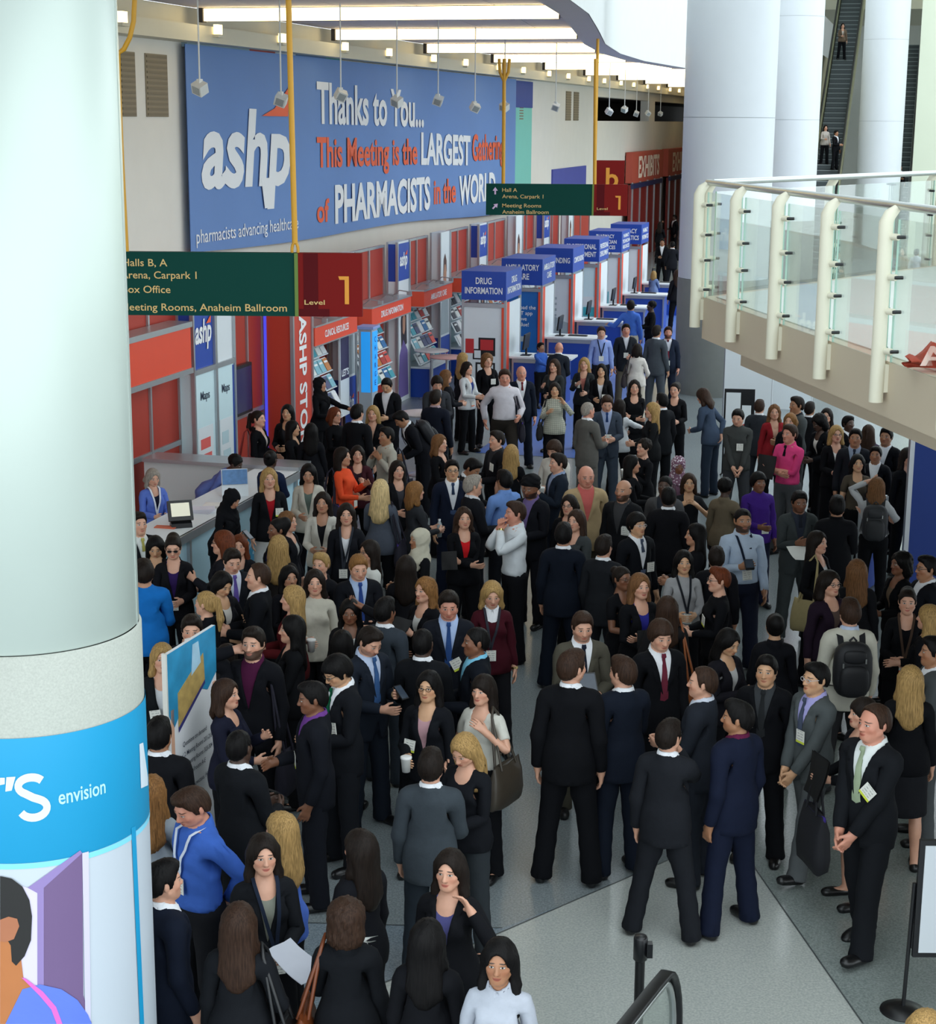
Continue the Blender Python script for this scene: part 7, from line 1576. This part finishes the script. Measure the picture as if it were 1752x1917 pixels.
def cup(key, side, label, off=(0, -.03, -.02)):
    t = at_hand(key, side, 'paper_cup', label, 'cup', 'paper cups', off); b = MB(); b.lathe((0, 0, 0), [(0, -.045), (.030, -.045), (.041, .062), (.043, .066), (.040, .066)], 20); b.build('cup_body', mat('cup_paper', 'e2e2de', .6, .03, 10), t); b = MB(); b.lathe((0, 0, 0), [(.044, .062), (.044, .074), (.036, .078), (0, .076)], 20); b.build('lid', mat('cup_lid', 'f0f0ee', .4, 0), t)
def phone(key, side, label, off=(0, -.05, .03), tilt=.9, size=(.075, .012, .145)):
    t = at_hand(key, side, 'phone', label, 'phone', 'phones', off); Rm = Matrix.Rotation(-tilt, 3, 'X'); b = MB(); b.box((0, 0, 0), size, Rm); b.build('case', M_blk, t); b = MB(); b.box(Rm @ Vector((0, -size[1] / 2 - .001, 0)), (size[0] * .88, .002, size[2] * .86), Rm); b.build('screen', mat('phone_screen', '3c4654', .15, .1, 20), t)
def sheet(key, side, label, w=.22, h=.29, tilt=.9, yaw=.2, col='e6e6e2', off=(0, -.06, .04), name='paper_sheet', n=1, cat='paper', th=.003):
    t = at_hand(key, side, name, label, cat, None, off); 
    for i in range(n):
        Rm = Matrix.Rotation(yaw + .25 * i, 3, 'Z') @ Matrix.Rotation(-tilt, 3, 'X'); b = MB(); rows = []
        for j in range(5): rows.append([Rm @ Vector((w * (q / 4 - .5), -.012 * i + .012 * math.sin(q * 1.2 + j), h * (j / 4 - .5))) for q in range(5)])
        b.strip(rows); b.strip([[p + Rm @ Vector((0, th, 0)) for p in r][::-1] for r in rows]); b.build('sheet' if n > 1 or cat == 'paper' else 'cover', mat('paper_' + name, col, .7, .05, 12), t)
    return t
tote('hbg95', 'R', '7c1410', 'red handbag carried beside the red wall panels', y=.12, leather=True, h=.26, zc=.95)
tote('org105', 'R', '1c1a2c', 'dark tote with purple rim behind the orange top', rim='4a2c9c', y=.1, h=.34)
tote('gry103', 'L', '161a2c', 'navy tote bag at the side of the pale grey shirt', rim='4a2c9c', y=.12)
tote('wlk72', 'L', '181626', 'tote with purple rim carried by the striding white shirt', rim='4a2c9c', h=.34, zc=.80)
tote('pld71', 'R', '101014', 'black shoulder bag beside the checked shirt', h=.26, zc=.88)
tote('plt115', 'R', '181626', 'tote with purple rim beside the slate grey blazer', rim='4a2c9c', h=.3)
tote('brd154', 'L', '181626', 'dark tote with wide purple rim beside the burgundy shirt', rim='3a2488', h=.36, zc=.62)
tote('bck56', 'R', '8a4a20', 'tan leather handbag with long straps, behind the laughing maroon tie', leather=True, h=.26, zc=.80)
tote('tote21', 'R', 'a39468', 'cream tote bag hanging above the plum jacket', h=.34, zc=.84, y=-.05)
tote('bng162', 'L', '3c352c', 'big taupe bag beside the white short sleeved top', w=.46, h=.34, zc=.88, leather=True, y=-.05)
tote('crl171', 'L', '6a3416', 'brown leather bag with long straps at the bottom', w=.40, h=.32, zc=.88, leather=True)
tote('bck170', 'R', '17181a', 'black purse at the lower left bottom', w=.32, h=.24, zc=.90, leather=True)
tote('wom10', 'L', '12131a', 'large black tote with purple rim hanging between the grey suit and black suit', rim='3a2488', w=.42, h=.46, hand_held='L', thick=.16)
tote('wht87', 'L', '2c2428', 'dark shoulder bag beside the cream top and pale trousers', h=.24, zc=.95)
backpack('pack14', '121318', 'black backpack with zipped pockets on the cream jacket'); backpack('stp102', '14151c', 'black backpack on the stooping dark suit'); backpack('wht36', '202226', 'dark backpack on the grey shirt with raised arm')
cup('cup161', 'R', 'white paper cup held in front of the pink top'); cup('crm143', 'R', 'white paper cup held against the cream pullover'); cup('crl67', 'L', 'white paper cup raised beside the yellow striped badge and black pullover'); cup('wht70', 'L', 'white paper cup held by the cream top, head bowed'); cup('man139', 'L', 'white paper cup behind the tall board')
phone('phn153', 'L', 'dark phone in front of the slate suit'); phone('blk158', 'L', 'phone held by the black suit right of the tall board'); phone('bld164', 'L', 'phone held by the black sweater in the lower centre'); phone('hod112', 'R', 'phone of the stooping black headscarf at the counter'); phone('blue24', 'R', 'black device held by the pale blue shirt', size=(.09, .03, .12)); phone('olive', 'R', 'dark tablet held by the olive suit', size=(.15, .012, .20))
sheet('sml168', 'L', 'pale grey sheet held by the black blazer with lanyard', col='b9bcc6', tilt=1.1, yaw=.7, off=(.06, -.1, .02)); sheet('crl171', 'L', 'crumpled white papers above the brown leather bag', n=3, tilt=1.2, off=(-.02, -.10, .10)); sheet('paper23', 'L', 'open white booklet held by the dark grey suit', w=.36, h=.26, tilt=1.25, off=(-.06, -.08, .03))
for k_, lb, sd in (('fold55', 'black folder hugged against a blue blouse', 'R'), ('pink27', 'black folder under the folded arms in pink sleeves', 'L'), ('red52', 'small black folder held before the red top', 'L'), ('wom10', 'black folder held above the large black tote', 'L')): sheet(k_, sd, lb, w=.17 if k_ == 'red52' else .27, h=.2 if k_ == 'red52' else .32, tilt=.2, yaw=0, col='08080a', off=(-.05 if k_ == 'red52' else 0, -.03, .03), name='folder', cat='folder', th=.015)
sheet('ntb149', 'L', 'black notebook held open left of the large tilted badge', w=.18, h=.22, tilt=.9, col='1a1a1c', name='notebook', cat='notebook', th=.012); sheet('prf97', 'R', 'open dark folder under the vertical store sign', w=.3, h=.22, tilt=1.2, col='17181c', name='folder', cat='folder', th=.01)
t = at_hand('str116', 'L', 'water_bottle', 'clear water bottle held by the dark grey dress', 'bottle'); b = MB(); b.lathe((0, 0, 0), [(0, -.1), (.03, -.1), (.032, .05), (.014, .09), (.014, .10)], 16); b.build('bottle_body', mat('bottle_plastic', 'b8c4c8', .2, .05, 10), t); b = MB(); b.lathe((0, 0, 0), [(.016, .095), (.016, .115), (0, .115)], 12); b.build('cap', M_wp, t)
bpy.data.scenes.remove(WS)
